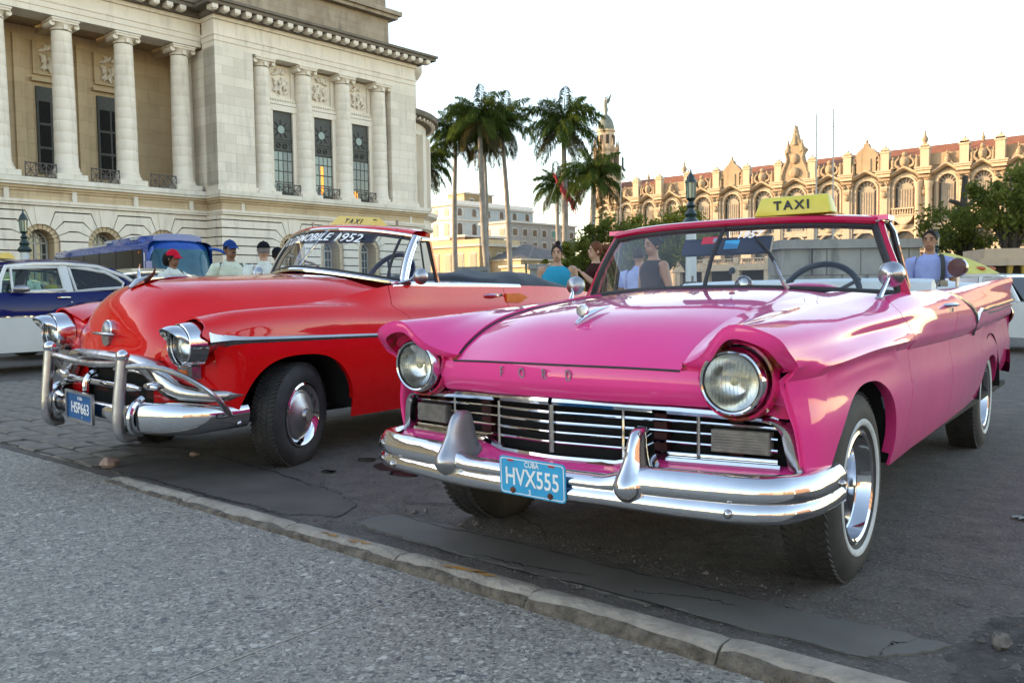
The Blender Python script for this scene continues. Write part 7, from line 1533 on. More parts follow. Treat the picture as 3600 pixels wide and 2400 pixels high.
# ================================================================ other vehicles
DIM = mk('car_interior', (.035, .03, .03), .8, col2=(.05, .045, .045))
def saloon(name, X, Y, a, lab, up, lowm, roofm, framem, sign=False, glass=None, wheels=True):
    car = empty(name, (X, Y, 0), math.pi/2-a, label=lab, cat='car')
    def B(m, n, mt, p=car, **k): return m.build(n, mt, p, flipy=True, **k)
    kx = [-.85, -.6, 0, .8, 1.8, 2.6, 3.4, 4.2]; gl = glass or GLASST
    bz = spl(kx, [.86, .94, 1.02, 1.09, 1.10, 1.11, 1.05, .93]); by = spl(kx, [.62, .74, .80, .83, .845, .84, .80, .68])
    my = spl(kx, [.70, .80, .86, .885, .895, .89, .85, .74]); ly = spl(kx, [.66, .77, .83, .855, .865, .86, .82, .70])
    def arch(x, cx): return .30+.36*np.sqrt(np.clip(1-((x-cx)/.37)**2, 0, 1))
    def zb(x): return np.maximum(.30, np.maximum(np.where(np.abs(x) < .37, arch(x, 0), 0), np.where(np.abs(x-2.92) < .37, arch(x, 2.92), 0)))
    xs = np.linspace(-.85, 4.2, 120)
    for s in (1, -1):
        BB = lambda m, n, mt: m.build(n, mt, car, flipy=(s == 1))
        BB(MB().panel(np.array([[(x, y, z) for x, y, z in zip(xs, f(xs), g)] for f, g in ((by, bz(xs)), (lambda q: by(q)*.4+my(q)*.6, bz(xs)-.05), (my, .93+0*xs), (lambda q: my(q)+.004, .84+0*xs), (my, .785+0*xs))]), .01, flip=False), 'upper_side', up)
        zz = zb(xs); BB(MB().panel(np.array([[(x, y, z) for x, y, z in zip(xs, my(xs)*(1-t)+ly(xs)*t-.02*t**3, .78+(zz-.78)*t)] for t in np.linspace(0, 1, 7)]), .01, flip=False), 'lower_side', lowm)
        BB(MB().tube([(x, my(x)+.010, .783) for x in xs[::4]], .011, 6), 'side_moulding', CHROME)
        gy = lambda z: .80-(z-1.10)*.42
        W1 = [(1.16, 1.12), (1.20, 1.435), (1.5, 1.452), (1.84, 1.46), (1.85, 1.14), (1.5, 1.125)]; W2 = [(1.985, 1.455), (2.25, 1.44), (2.50, 1.395), (2.66, 1.31), (2.74, 1.235), (2.70, 1.165), (2.29, 1.14), (2.01, 1.12)]
        for W in (W1, W2):
            P3 = [(x, gy(z), z) for x, z in W]; BB(MB().tube(P3, .024, 6, closed=True, flat=1.0), 'window_frame', framem); BB(MB().add([(x, gy(z)-.01, z) for x, z in W], [tuple(range(len(W)))]), 'side_glass', gl)
        BB(MB().panel([[(1.86, gy(1.1)+.006, 1.10), (1.97, gy(1.1)+.006, 1.10)], [(1.85, gy(1.49), 1.49), (1.965, gy(1.49), 1.49)]], .03, flip=False), 'door_pillar', framem)
        BB(MB().tube([(.985, gy(1.1), 1.10), (1.03, gy(1.25), 1.27), (1.14, gy(1.45), 1.46), (1.5, gy(1.495), 1.50), (1.92, gy(1.505), 1.512), (2.4, gy(1.47), 1.475), (2.78, gy(1.33), 1.34), (3.02, gy(1.15), 1.16)], .028, 8), 'drip_rail', framem)
        BB(MB().panel([[(2.72, gy(1.14), 1.12), (2.79, gy(1.24), 1.24), (2.70, gy(1.33), 1.33), (2.55, gy(1.43), 1.43)], [(3.1, gy(1.1)-.05, 1.10), (2.95, gy(1.25), 1.25), (2.80, gy(1.37), 1.37), (2.6, gy(1.47), 1.47)]], .02, flip=True), 'rear_pillar', roofm)
        BB(MB().tube([(1.12, gy(1.1)+.02, 1.105), (2.76, gy(1.1)+.02, 1.105)], .012, 6), 'sill_moulding', CHROMED)
        BB(MB().tube([(1.70, .90, 1.03), (1.73, .925, 1.035), (1.86, .925, 1.035), (1.88, .90, 1.03)], .011, 6), 'door_handle', CHROMED); BB(MB().ball((1.89, .90, .965), (.012, .008, .012), 8, 6), 'door_lock', CHROME)
        mi = MB(); mi.tube([(1.14, .82, 1.10), (1.16, .90, 1.14)], .012, 6); mi.ball((1.22, .92, 1.155), (.12, .05, .05), 12, 8); BB(mi, 'wing_mirror', PEWTER)
        for cx in (0, 2.92):
            th = np.linspace(-.2, math.pi+.2, 16); w = MB().grid(np.array([[(cx+.37*math.cos(t), q, .30+.36*math.sin(t)) for t in th] for q in (.83, .45)])); w.add([(cx+.37*math.cos(t), .45, .30+.36*math.sin(t)) for t in th], [tuple(range(16))]); BB(w, 'wheel_well', DARK)
    t = np.linspace(-1, 1, 21); rx = [1.10, 1.25, 1.6, 1.95, 2.3, 2.6, 2.85, 3.08]; rz = [1.475, 1.535, 1.585, 1.60, 1.585, 1.53, 1.42, 1.20]; ry = [.655, .64, .632, .63, .64, .66, .70, .76]; ez = [1.455, 1.485, 1.505, 1.51, 1.49, 1.44, 1.33, 1.13]
    B(MB().panel(np.array([[(x, y*q, e_+(z-e_)*(1-abs(q)**2.6)) for q in t] for x, z, y, e_ in zip(rx, rz, ry, ez)]), .015), 'roof', roofm)
    B(MB().grid(np.array([[(.75+.30*abs(q)**2.4+(1.10-.75)*u, (.80-.145*u)*q, 1.09+.375*u) for q in t] for u in (0, .33, .66, 1)])), 'windscreen', gl)
    B(MB().panel(np.array([[(x, by(x)*q, bz(x)+.06*(1-abs(q)**2.5)) for q in t] for x in np.linspace(-.85, .85, 20)]), .01), 'hood', up); B(MB().panel(np.array([[(x, by(x)*q, bz(x)+.05*(1-abs(q)**2.5)) for q in t] for x in np.linspace(2.95, 4.2, 16)]), .01), 'trunk_lid', up)
    for x, sg in ((-.86, -1), (4.21, 1)):
        B(MB().b2((x-.02, -.70, .40), (x+.02, .70, .90)), 'end_panel', up); B(MB().tube([(x-sg*.25, -.86, .45), (x+sg*.05, -.74, .45), (x+sg*.10, 0, .45), (x+sg*.05, .74, .45), (x-sg*.25, .86, .45)], .07, 10), 'bumper', CHROME)
    for y in (-.55, .55): B(MB().ball((-.87, y, .74), (.05, .09, .09), 14, 8), 'headlamp', CHROME); B(MB().ball((4.22, y, .78), (.04, .06, .10), 10, 8), 'tail_lamp', bpy.data.materials['tail_red'])
    for x in (1.75, 2.6):
        B(MB().b2((x, -.68, .4), (x+.14, .68, 1.13)), 'seat_back', DIM); B(MB().b2((x-.5, -.68, .4), (x, .68, .60)), 'seat_cushion', DIM)
    B(MB().b2((-.7, -.70, .28), (4.1, .70, .31)), 'floor_pan', UNDER)
    B(MB().b2((.80, -.72, .8), (.95, .72, 1.09)), 'dashboard', DIM)
    tor = MB(); Ms = Matrix.Translation((1.15, .36, 1.06)) @ Matrix.Rotation(R(-60), 4, 'Y'); tor.tube([tuple(Ms@Vector((.2*math.cos(k*2*math.pi/24), .2*math.sin(k*2*math.pi/24), 0))) for k in range(24)], .014, 6, closed=True); B(tor, 'steering_wheel', STEER)
    for x in (0, 2.92):
        for s in (1, -1): wheel(car, x, .72*s, .335, .17, side=s, rim='cap', white=False, rrim=.185)
    if sign:
        P = [[(1.33+.09*sx*q, .12+.19*sy*p_, 1.585+.085*u) for q, p_ in ((1, 1), (-1, 1), (-1, -1), (1, -1))] for u, sy, sx in ((0, 1, 1), (.15, 1, 1), (.9, .82, .5), (1, .75, .35))]
        m = MB().grid(P, cv=True); m.add(P[-1], [(0, 1, 2, 3)]); B(m, 'taxi_sign', TAXIY)
    return car
saloon('saloon_car', -8.05, 11.07, R(36.8), 'navy blue and white two-tone 1950s saloon taxi at the left edge', NAVY, CARWHITE, NAVY, CARWHITE, True)
saloon('saloon_car', -8.35, 15.2, R(36.8), 'cream-roofed old car mostly hidden behind the hood of the red car', CREAM, CREAM, CREAM, CHROMED, False, GLASSD)
# ---- low white car at the right edge
def white_car():
    f = Vector((-.45, .893, 0)); X, Y = 8.32, 13.0
    car = empty('hatchback_car', (X, Y, -.04), math.atan2(f.y, f.x), label='white boxy car with dark windows and red tail light at the right edge', cat='car')   # local +x forward, y left
    def B(m, n, mt): return m.build(n, mt, car)
    side = [(-.05, .28), (3.75, .28), (3.78, .55), (3.70, .72), (2.75, .80), (2.25, 1.22), (.55, 1.25), (.10, .84), (-.04, .80)]
    m = MB()
    for k, (u, ins) in enumerate(((0, 0),)): pass
    B(MB().prism([(-.05, .28), (3.75, .28), (3.78, .55), (3.70, .70), (2.75, .80), (.10, .82), (-.04, .78)], -.78, .78, 'y'), 'body', CARWHITE)
    P = np.array([[(x, y*w_, z) for y in np.linspace(-1, 1, 9)] for x, z, w_ in ((2.40, 1.18, .60), (2.2, 1.235, .62), (1.4, 1.26, .63), (.65, 1.25, .63), (.42, 1.19, .62))]); B(MB().panel(P, .05, flip=True), 'roof', CARWHITE)
    for s in (-1, 1):
        for x0, x1, x2, x3 in ((2.72, 2.38, 1.70, 1.70), (1.60, 1.60, .85, .80), (.72, .78, .42, .14)):
            B(MB().add([(x0, s*.775, .82), (x1, s*.64, 1.19), (x2, s*.64, 1.20), (x3, s*.775, .82)], [(0, 1, 2, 3)]), 'side_window', GLASSD)
        for xa, xb in ((2.76, 2.42), (1.65, 1.65), (.76, .81), (.12, .42)): B(MB().tube([(xa, s*.77, .81), (xb, s*.635, 1.20)], .03, 6), 'pillar', CARWHITE)
    B(MB().add([(.09, -.68, .83), (.40, -.58, 1.18), (.40, .58, 1.18), (.09, .68, .83)], [(0, 1, 2, 3)]), 'rear_window', GLASSD); B(MB().add([(2.76, -.68, .81), (2.41, -.58, 1.18), (2.41, .58, 1.18), (2.76, .68, .81)], [(0, 1, 2, 3)]), 'windscreen', GLASSD)
    for s in (-1, 1): B(MB().b2((-.07, s*.52, .55), (-.02, s*.74, .68)), 'tail_lamp', mk('tail_orange_red', (.50, .03, .012), .25, coat=.4) if 'tail_orange_red' not in bpy.data.materials else bpy.data.materials['tail_orange_red']); B(MB().b2((-.08, s*.50, .52), (-.03, s*.76, .71)), 'lamp_bezel', RUBBER)
    B(MB().b2((-.16, -.80, .33), (-.03, .80, .46)), 'rear_bumper', RUBBER); B(MB().b2((3.70, -.80, .33), (3.86, .80, .46)), 'front_bumper', RUBBER); B(MB().b2((-.10, -.26, .56), (-.045, .26, .66)), 'number_plate', PLATEB)
    B(MB().b2((.3, -.6, .5), (2.3, .6, .84)), 'cabin_trim', DIM)
    for x in (.65, 3.0):
        for s in (-1, 1):
            e_ = MB(); e_.lathe([(.16, -.08), (.29, -.08), (.30, -.05), (.30, .05), (.29, .08), (.16, .08)], 28, Matrix.Translation((x, s*.72, .30)) @ Matrix.Rotation(R(90), 4, 'X')); B(e_, 'tyre', TYRE); B(MB().lathe([(.16, 0), (.05, .0), (0, 0)], 20, Matrix.Translation((x, s*.79, .30)) @ Matrix.Rotation(R(90), 4, 'X')), 'hub_cap', CHROMED)
white_car()
# ---- tour bus
BUSB = paint('bus_blue', (.008, .075, .34), (.006, .06, .28), .25); BUSG = mk('bus_tinted_glass', (.006, .007, .008), .15, spec=.25, col2=(.008, .009, .01)); BUSW = mk('bus_screen', (.012, .07, .11), .18, spec=.35, col2=(.03, .13, .18), vs=1.2)
def bus():
    f = Vector((.717, -.697, 0)); e = empty('tour_bus', (-12.03, 31.9, 0), math.atan2(f.y, f.x), label='blue tour bus with black side windows parked before the stone building', cat='bus')
    def B(m, n, mt, p=e): return m.build(n, mt, p)
    def sec(x, hw, z0, z1, r=.22):
        return [(x, -hw, z0), (x, -hw, z1-r), (x, -hw+r*.3, z1-r*.3), (x, -hw+r, z1), (x, 0, z1+.05), (x, hw-r, z1), (x, hw-r*.3, z1-r*.3), (x, hw, z1-r), (x, hw, z0)]
    st = [(-10.6, 1.20, .4, 3.10), (-10.45, 1.25, .35, 3.18), (-8, 1.25, .35, 3.2), (-4, 1.25, .35, 3.2), (-1.0, 1.25, .35, 3.2), (-.55, 1.24, .35, 3.12)]
    m = MB().grid([sec(*s) for s in st], flip=True); m.add(sec(*st[0]), [tuple(range(9))]); B(m, 'body', BUSB)
    # curved nose: bumper, screen, brow
    t = np.linspace(-1, 1, 21); nose = lambda q, x: x-.55*abs(q)**3.0
    B(MB().grid([[(nose(q, x), 1.24*q, z) for q in t] for x, z in ((.02, .35), (.05, .6), (.05, 1.0), (.0, 1.25))]), 'nose', BUSB)
    B(MB().grid([[(nose(q, x), 1.235*q, z) for q in t] for x, z in ((.0, 1.25), (-.06, 1.8), (-.18, 2.4), (-.34, 2.85))]), 'windscreen', BUSW)
    B(MB().grid([[(nose(q, x), 1.24*q, z) for q in t] for x, z in ((-.33, 2.82), (-.45, 3.02), (-.62, 3.16), (-1.0, 3.25))]), 'brow', BUSB)
    pod = MB(); P = [[(x, y*w_, z) for y, z in ((-1, 3.18), (-.96, 3.36), (-.5, 3.44), (.5, 3.44), (.96, 3.36), (1, 3.18))] for x, w_ in ((-5.4, .95), (-5.1, 1.05), (-1.6, 1.05), (-.8, .95))]; pod.grid(P, flip=True); pod.add(P[0], [tuple(range(6))]); pod.add(P[-1], [tuple(range(6))[::-1]]); B(pod, 'roof_unit', BUSB)
    for x in (-4.8, -2.2): B(MB().b2((x-.35, -1.07, 3.25), (x+.35, -1.03, 3.33)), 'roof_vent', CARWHITE)
    B(MB().b2((-10.3, -1.262, 1.35), (-1.0, -1.25, 2.85)), 'side_glass', BUSG); B(MB().b2((-10.3, 1.25, 1.35), (-1.0, 1.262, 2.85)), 'side_glass', BUSG)
    for x in (-8.6, -6.9, -5.2, -3.5, -1.9): B(MB().b2((x-.02, -1.27, 1.35), (x+.02, -1.255, 2.85)), 'window_seal', RUBBER)
    B(MB().tube([(-.80, -1.27, 1.2), (-.80, -1.27, 2.7)], .035, 6), 'front_pillar', CARWHITE)
    B(MB().ball((-1.3, -1.27, 2.72), (.06, .02, .05), 8, 6), 'marker_lamp', AMBER)
    for s in (-1, 1):
        B(MB().tube(curve([(-.45, s*1.1, 2.9), (.05, s*1.35, 2.78), (.25, s*1.55, 2.55), (.25, s*1.58, 2.35)], 10), .06, 8), 'mirror_arm', BUSB); B(MB().box((.25, s*1.58, 2.1), (.12, .22, .5)), 'mirror', BUSB)
        B(MB().box((-.05, s*.95, .8), (.12, .35, .22)), 'headlamp', LENS)
    B(MB().b2((-.9, -1.1, 1.0), (-.2, 1.1, 1.5)), 'dashboard', DIM); B(MB().box((-1.3, 0, 2.1), (.02, 2.3, 1.4)), 'bulkhead', DIM)
    for x in (-2.3, -7.8):
        for s in (-1, 1): B(MB().lathe([(.26, -.14), (.48, -.13), (.5, 0), (.48, .13), (.26, .14)], 24, Matrix.Translation((x, s*1.12, .5)) @ Matrix.Rotation(R(90), 4, 'X')), 'tyre', TYRE)
bus()
# car seen through the saloon's rear window (turquoise) and its yellow neighbour
saloon('saloon_car', -13.6, 19.4, R(36.8), 'turquoise old car seen small through the windows of the navy saloon', paint('turquoise_enamel', (.06, .36, .36), (.05, .3, .3)), CREAM, paint('yellow_enamel', (.62, .50, .14), (.55, .44, .12)), CHROMED, False, GLASSD)
# ================================================================ people
def skinm(n, c): return mk(n, c, .5, col2=tuple(x*.85 for x in c), vs=8, spec=.4)
SK = {'tan': skinm('skin_tan', (.36, .19, .115)), 'brown': skinm('skin_brown', (.20, .095, .055)), 'light': skinm('skin_light', (.46, .27, .18)), 'dark': skinm('skin_dark', (.075, .035, .022))}
EYEW = mk('eye_dark', (.02, .015, .012), .3); LIP = mk('lip', (.30, .10, .08), .5)
HAIR = {'black': mk('hair_black', (.012, .010, .010), .6, spec=.12, bump=.5, bs=60), 'brown': mk('hair_brown', (.085, .030, .016), .6, col2=(.14, .055, .025), vs=12, spec=.12, bump=.5, bs=60), 'dark': mk('hair_darkbrown', (.020, .013, .010), .6, spec=.12, bump=.5, bs=60), 'grey': mk('hair_grey', (.18, .16, .15), .6, spec=.12, bump=.5, bs=60), 'moustache': mk('hair_moustache', (.015, .012, .010), .6)}
def cloth(n, c): return mk(n, c, .9, spec=.1, col2=tuple(x*.8 for x in c), vs=7, bump=.45, bs=14, bd=.02)
def remesh(name, mb, mat, parent, vox=.011, it=6, flip=False):
    me = mb.mesh(name, mat, 0); o = bpy.data.objects.new(name, me); COL.objects.link(o)
    m = o.modifiers.new('r', 'REMESH'); m.mode = 'VOXEL'; m.voxel_size = vox; s = o.modifiers.new('s', 'SMOOTH'); s.iterations = it; s.factor = .5
    dg = bpy.context.evaluated_depsgraph_get(); ev = bpy.data.meshes.new_from_object(o.evaluated_get(dg)); bpy.data.objects.remove(o)
    ev.materials.clear(); ev.materials.append(mat); ev.shade_smooth(); ev.name = name; return put(name, ev, parent)
def ring(z, rx, ry, cx=0, cy=0, n=20): return [(cx+rx*math.cos(a), cy+ry*math.sin(a), z) for a in np.arange(n)*2*math.pi/n]
def hand(m, w, d, s):
    """palm and five bent fingers from wrist w along direction d"""
    d = Vector(d).normalized(); u = d.cross(Vector((0, 0, 1))); u = u if u.length > .1 else Vector((1, 0, 0)); u.normalize(); n = u.cross(d); w = Vector(w)
    m.ball(tuple(w+d*.045), (.026, .026, .026), 8, 6)
    for k, (o, L) in enumerate(((-.030, .062), (-.010, .075), (.010, .072), (.028, .055))):
        b = w+d*.065+u*o; m.tube([tuple(w+d*.03+u*o*.7), tuple(b), tuple(b+d*L*.5-n*.008), tuple(b+d*L*.8-n*.030)], [.012, .0105, .0095, .008], 6)
    b = w+d*.02-u*.028*s; m.tube([tuple(w+d*.01), tuple(b+d*.02), tuple(b+d*.055-u*.012*s-n*.01)], [.013, .0115, .009], 6)
def person(X, Y, rz, H, lab, skin, top, sleeve, bottom, hair, la=None, ra=None, fat=1.0, cap=None, style='short', head_turn=0, tilt=0, female=False, lean=0, extra=None):
    """figure faces local -Y; arms given as (elbow, wrist) in local metres for a 1.70 m body"""
    e = empty('person', (X, Y, 0), rz, label=lab, cat='person'); k = H/1.70; e.scale = (k, k, k)
    L = lambda z: -lean*max(0, z-.95)            # bend forwards above the hips
    sk = SK[skin]; m = MB(); F = fat; wsh = .175 if female else .195
    tor = [(.86, .150*F, .10*F), (.93, .165*F, .112*F), (1.05, .135*F*(1 if F < 1.1 else 1.12), .10*F), (1.18, .150*F, .112*F), (1.30, .165*F, .118*F), (1.38, .160+.02*F, .095), (1.43, .11, .075), (1.47, .062, .062)]
    m.grid([ring(z, a, b, 0, L(z)) for z, a, b in tor], cv=True, flip=True); m.add(ring(.86, .15*F, .1*F, 0, L(.86)), [tuple(range(19, -1, -1))])
    m.add(ring(1.47, .062, .062, 0, L(1.47)), [tuple(range(20))])
    hy = L(1.55); Rh = Matrix.Translation((0, hy, 1.52)) @ Matrix.Rotation(head_turn, 4, 'Z') @ Matrix.Rotation(tilt, 4, 'X')
    m.tube([(0, L(1.44), 1.42), (0, hy-.005, 1.56)], [.060, .052], 12)
    T = lambda p: tuple(Rh@Vector(p))
    m.ball((0, 0, 0), (.076, .095, .108), 18, 14, Rh @ Matrix.Translation((0, 0, .115))); m.ball((0, 0, 0), (.060, .070, .075), 14, 10, Rh @ Matrix.Translation((0, -.028, .045)))
    m.ball((0, 0, 0), (.014, .022, .026), 8, 6, Rh @ Matrix.Translation((0, -.100, .088))); m.ball((0, 0, 0), (.026, .012, .012), 8, 6, Rh @ Matrix.Translation((0, -.092, .045)))
    for s in (-1, 1): m.ball((0, 0, 0), (.010, .020, .032), 8, 6, Rh @ Matrix.Translation((s*.077, .008, .09)))
    la = la or ((-.255, .02, 1.13), (-.26, -.06, .88)); ra = ra or ((.255, .02, 1.13), (.26, -.06, .88))
    arms = []
    for s, (el, wr) in ((-1, la), (1, ra)):
        sh = (s*wsh*max(1, F*.92), L(1.38), 1.375); el = (el[0], el[1]+L(el[2]), el[2]); wr = (wr[0], wr[1]+L(wr[2]), wr[2]); arms.append((sh, el, wr, s))
        m.tube([sh, tuple(Vector(sh)*.5+Vector(el)*.5), el, tuple(Vector(el)*.55+Vector(wr)*.45), wr], [.056*F, .050*F, .040*F, .038*F, .026], 12)
        m.ball(sh, .058*F, 10, 8); hand(m, wr, Vector(wr)-Vector(el), s)
    for s in (-1, 1):
        m.tube([(s*.085*F, 0, .90), (s*.09, -.01, .70), (s*.09, -.005, .48), (s*.09, .015, .28), (s*.09, .02, .09)], [.088*F, .075*F, .055, .052, .036], 12)
        m.tube([(s*.09, .03, .04), (s*.09, -.06, .04), (s*.095, -.15, .03)], [.042, .040, .028], 10)
    remesh('body', m, sk, e)
    # face
    for s in (-1, 1): MB().ball((0, 0, 0), (.012, .007, .008), 8, 6, Rh @ Matrix.Translation((s*.030, -.090, .108))).build('eye', EYEW, e); MB().tube([T((s*.014, -.097, .128)), T((s*.034, -.094, .134)), T((s*.052, -.078, .127))], .005, 5).build('eyebrow', HAIR['dark'], e)
    MB().tube([T((-.022, -.096, .040)), T((0, -.103, .041)), T((.022, -.096, .040))], .006, 6).build('mouth', LIP, e)
    hm = HAIR[hair]
    def hairshell(zmin, r=(.083, .102, .115), back=1.0):
        P = []
        for th in np.linspace(.01, 1.0, 10):
            row = []
            for a in np.arange(28)*2*math.pi/28:
                fr = -math.sin(a)      # front = -y
                lim = .47+.57*(1-max(0, fr))**.8*back if zmin is None else zmin; t_ = th*math.pi*lim*.62
                row.append(T((r[0]*math.sin(t_)*math.cos(a), .006+r[1]*math.sin(t_)*math.sin(a), .118+r[2]*math.cos(t_))))
            P.append(row)
        return MB().grid(P, cv=True, flip=False)
    if style: hairshell(None, back=1.25 if style != 'short' else .95).build('hair', hm, e)
    if style == 'bun': MB().ball((0, 0, 0), (.040, .038, .036), 12, 8, Rh @ Matrix.Translation((.01, .03, .245))).build('hair_bun', hm, e)
    if style == 'pony':
        MB().tube(curve([T((0, .09, .15)), T((.0, .15, .14)), T((.01, .20, .08)), T((.02, .23, .0)), T((.03, .23, -.06))], 12), [.035, .05, .060, .066, .068, .066, .062, .055, .046, .036, .024, .010], 10).build('ponytail', hm, e)
    if style == 'curly':
        c_ = MB(); rr = np.random.RandomState(4)
        for q in range(46): a = rr.uniform(0, 6.28); b = rr.uniform(-.2, 1.3); c_.ball(T((.085*math.cos(a)*math.cos(b), .02+.10*math.sin(a)*math.cos(b) if math.sin(a) > -.5 else -.04, .13+.12*math.sin(b))), .026, 7, 5)
        c_.build('hair_curls', hm, e)
    if style == 'long': MB().tube(curve([T((0, .07, .16)), T((0, .10, .08)), T((0, .09, -.02))], 8), [.06, .075, .08, .08, .075, .07, .06, .045], 12).build('hair_back', hm, e)
    if cap:
        c_ = MB(); P = [[T((.088*math.sin(t_)*math.cos(a), .004+.106*math.sin(t_)*math.sin(a), .140+.100*math.cos(t_))) for a in np.arange(24)*2*math.pi/24] for t_ in np.linspace(.02, 1.55, 8)]; c_.grid(P, cv=True, flip=False)
        br = [[T((q*.072, -.085-(1-abs(q)**2.2)*d_, .148-.035*d_/.09-.010*q*q)) for q in np.linspace(-1, 1, 13)] for d_ in (0, .04, .085)]; c_.panel(br, .006, flip=True); c_.ball(T((0, .0, .243)), .008, 6, 5); c_.build('cap', cap, e)
    # clothes
    tp = MB(); g = .016; rows = [(.84, .172*F, .128*F), (.93, .178*F, .130*F), (1.05, .156*F*(1 if F < 1.1 else 1.1), .122*F), (1.18, .166*F, .130*F), (1.30, .178*F, .134*F), (1.375, .176+.02*F, .110), (1.425, .125, .092)]+([(1.455, .082, .080)] if sleeve != 'none' else [(1.44, .105, .085)])
    rr = np.random.RandomState(int(abs(X*100)) % 97)
    P = [[(p[0]+.006*math.sin(9*p[2]*3+p[0]*20+i), p[1]+.005*math.sin(p[2]*31+i), p[2]) for p in ring(z, a, b, 0, L(z), 28)] for i, (z, a, b) in enumerate(rows)]
    tp.grid(P, cv=True, flip=True)
    for sh, el, wr, s in arms:
        if sleeve == 'short': v = Vector(sh)*.25+Vector(el)*.75; tp.tube([(sh[0]*.82, sh[1], sh[2]-.005), sh, tuple(Vector(sh)*.6+Vector(el)*.4), tuple(v)], [.075*F, .074*F, .073*F, .078*F], 12, cap=False)
        elif sleeve == 'cap': tp.tube([(sh[0]*.82, sh[1], sh[2]), sh, tuple(Vector(sh)*.75+Vector(el)*.25)], [.07*F, .072*F, .074*F], 12, cap=False)
    tp.build('shirt', top, e, smooth=60)
    if sleeve == 'short':   # collar
        co = MB()
        for s in (-1, 1): co.panel([[(0, L(1.45)+.075, 1.485), (s*.055, L(1.45)+.04, 1.49), (s*.062, L(1.45)-.03, 1.475), (s*.02, L(1.45)-.082, 1.435)], [(0, L(1.45)+.095, 1.45), (s*.085, L(1.45)+.045, 1.45), (s*.095, L(1.45)-.045, 1.435), (s*.055, L(1.45)-.112, 1.385)]], .006, flip=s > 0)
        co.build('collar', top, e)
    bt = MB(); bt.grid([ring(z, a, b) for z, a, b in ((.98, .160*F, .120*F), (.90, .178*F, .128*F), (.80, .176*F, .124*F))], cv=True)
    for s in (-1, 1): bt.tube([(s*.088*F, 0, .88), (s*.092, -.01, .70), (s*.092, -.005, .48), (s*.092, .015, .28), (s*.092, .02, .08)], [.098*F, .088*F, .072, .068, .062], 12)
    bt.build('trousers', bottom, e, smooth=60)
    if extra: extra(e, T, arms, L)
    return e
WSH = cloth('pale_lime_shirt', (.56, .62, .50)); WSH2 = cloth('white_shirt', (.60, .65, .60)); DKT = cloth('dark_trousers', (.02, .022, .03)); TURQ = cloth('turquoise_top', (.008, .30, .46)); BRWN = cloth('dark_brown_top', (.040, .014, .012)); BLK = cloth('charcoal_tank_top', (.030, .028, .036)); LBLU = cloth('light_blue_shirt', (.28, .36, .66)); YELL = cloth('yellow_top', (.62, .40, .06)); DEN = cloth('denim', (.03, .05, .10)); STRAP = cloth('grey_strap', (.06, .065, .065)); REDC = cloth('red_cap', (.55, .012, .035)); BLUC = cloth('blue_cap', (.012, .05, .20)); BLKC = cloth('black_cap', (.010, .010, .013)); YLWB = cloth('yellow_bag', (.50, .36, .03))
def at(px, Y): return (px-1800)/2998.7*Y
person(at(615, 12.7), 12.7, R(70), 1.67, 'person in a red cap and white shirt, seen in profile behind the red hood', 'brown', WSH2, 'short', DKT, 'black', cap=REDC, style='long', tilt=R(6))
def mst(e, T, arms, L): MB().tube([T((-.034, -.098, .056)), T((0, -.112, .062)), T((.034, -.098, .056))], [.006, .011, .006], 6).build('moustache', HAIR['moustache'], e)
person(at(818, 12.2), 12.2, R(28), 1.76, 'man with a moustache, blue cap and pale shirt facing right', 'brown', WSH, 'short', DKT, 'black', cap=BLUC, fat=1.05, head_turn=R(22), extra=mst, la=((-.30, .02, 1.15), (-.33, -.12, .95)))
person(at(938, 11.6), 11.6, R(205), 1.70, 'grey-haired man in a black cap and white shirt with his back turned', 'light', WSH2, 'short', DKT, 'grey', cap=BLKC, fat=1.12, lean=.12, la=((-.30, -.03, 1.14), (-.34, -.18, .98)))
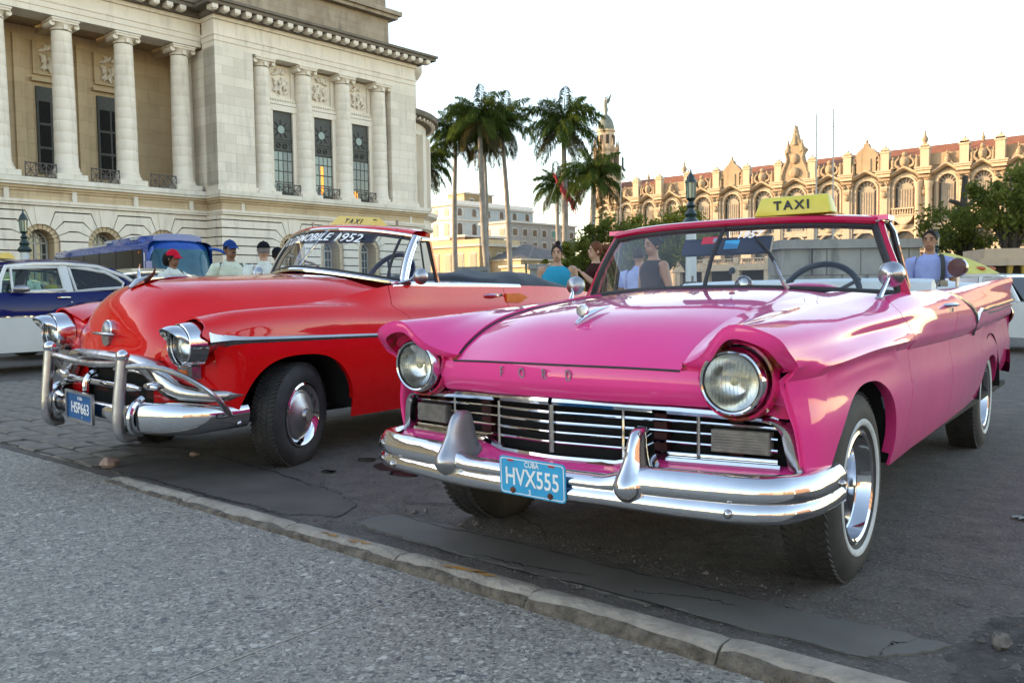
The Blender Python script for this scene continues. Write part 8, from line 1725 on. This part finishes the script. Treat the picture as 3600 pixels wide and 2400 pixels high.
person(at(985, 13.6), 13.6, R(160), 1.73, 'person in a dark cap half hidden behind the red windscreen', 'brown', DKT, 'short', DKT, 'black', cap=BLKC)
person(at(1962, 11.4), 11.4, R(-6), 1.60, 'smiling woman in a sleeveless turquoise top with her hair in a bun', 'light', TURQ, 'none', DKT, 'dark', fat=1.32, style='bun', female=True, head_turn=R(-4))
def bag(e, T, arms, L): MB().ball((-.16, -.14, 1.12), (.10, .09, .12), 14, 10).build('yellow_bag', YLWB, e)
person(at(2098, 10.9), 10.9, R(-78), 1.60, 'woman in a dark brown top with a long reddish ponytail, looking left', 'light', BRWN, 'cap', DKT, 'brown', fat=1.12, style='pony', female=True, ra=((.27, -.06, 1.13), (.12, -.24, 1.33)), la=((-.26, -.06, 1.13), (-.10, -.26, 1.26)), extra=bag)
person(at(2300, 8.9), 8.9, R(-62), 1.56, 'woman with dark pinned-up hair in a charcoal tank top behind the pink windscreen', 'tan', BLK, 'none', DKT, 'black', fat=1.06, style='curly', female=True, tilt=R(8))
person(at(2248, 10.4), 10.4, R(160), 1.50, 'person in a light blue shirt partly hidden by the woman in the tank top', 'tan', LBLU, 'short', DEN, 'dark')
def pack(e, T, arms, L):
    for s in (1,): MB().tube(curve([(s*.10, -.07, 1.06), (s*.13, -.145, 1.18), (s*.135, -.145, 1.32), (s*.125, -.06, 1.445), (s*.12, .06, 1.43), (s*.11, .16, 1.30)], 14), .026, 8, flat=.5).build('backpack_strap', STRAP, e)
    MB().ball((0, .24, 1.20), (.15, .12, .24), 16, 12).build('backpack', STRAP, e)
person(at(3268, 9.6), 9.6, R(-24), 1.60, 'young man in a light blue shirt carrying a backpack with grey strap', 'tan', LBLU, 'short', DEN, 'dark', style='short', head_turn=R(-14), extra=pack)
person(at(100, 18.5), 18.5, R(20), 1.66, 'dark-skinned man in a pale shirt seen through the front window of the navy saloon', 'dark', WSH2, 'short', DKT, 'black')
person(at(190, 18.9), 18.9, R(-5), 1.58, 'woman in a yellow sleeveless top seen through the window of the navy saloon', 'tan', YELL, 'none', DKT, 'dark', style='bun', female=True)
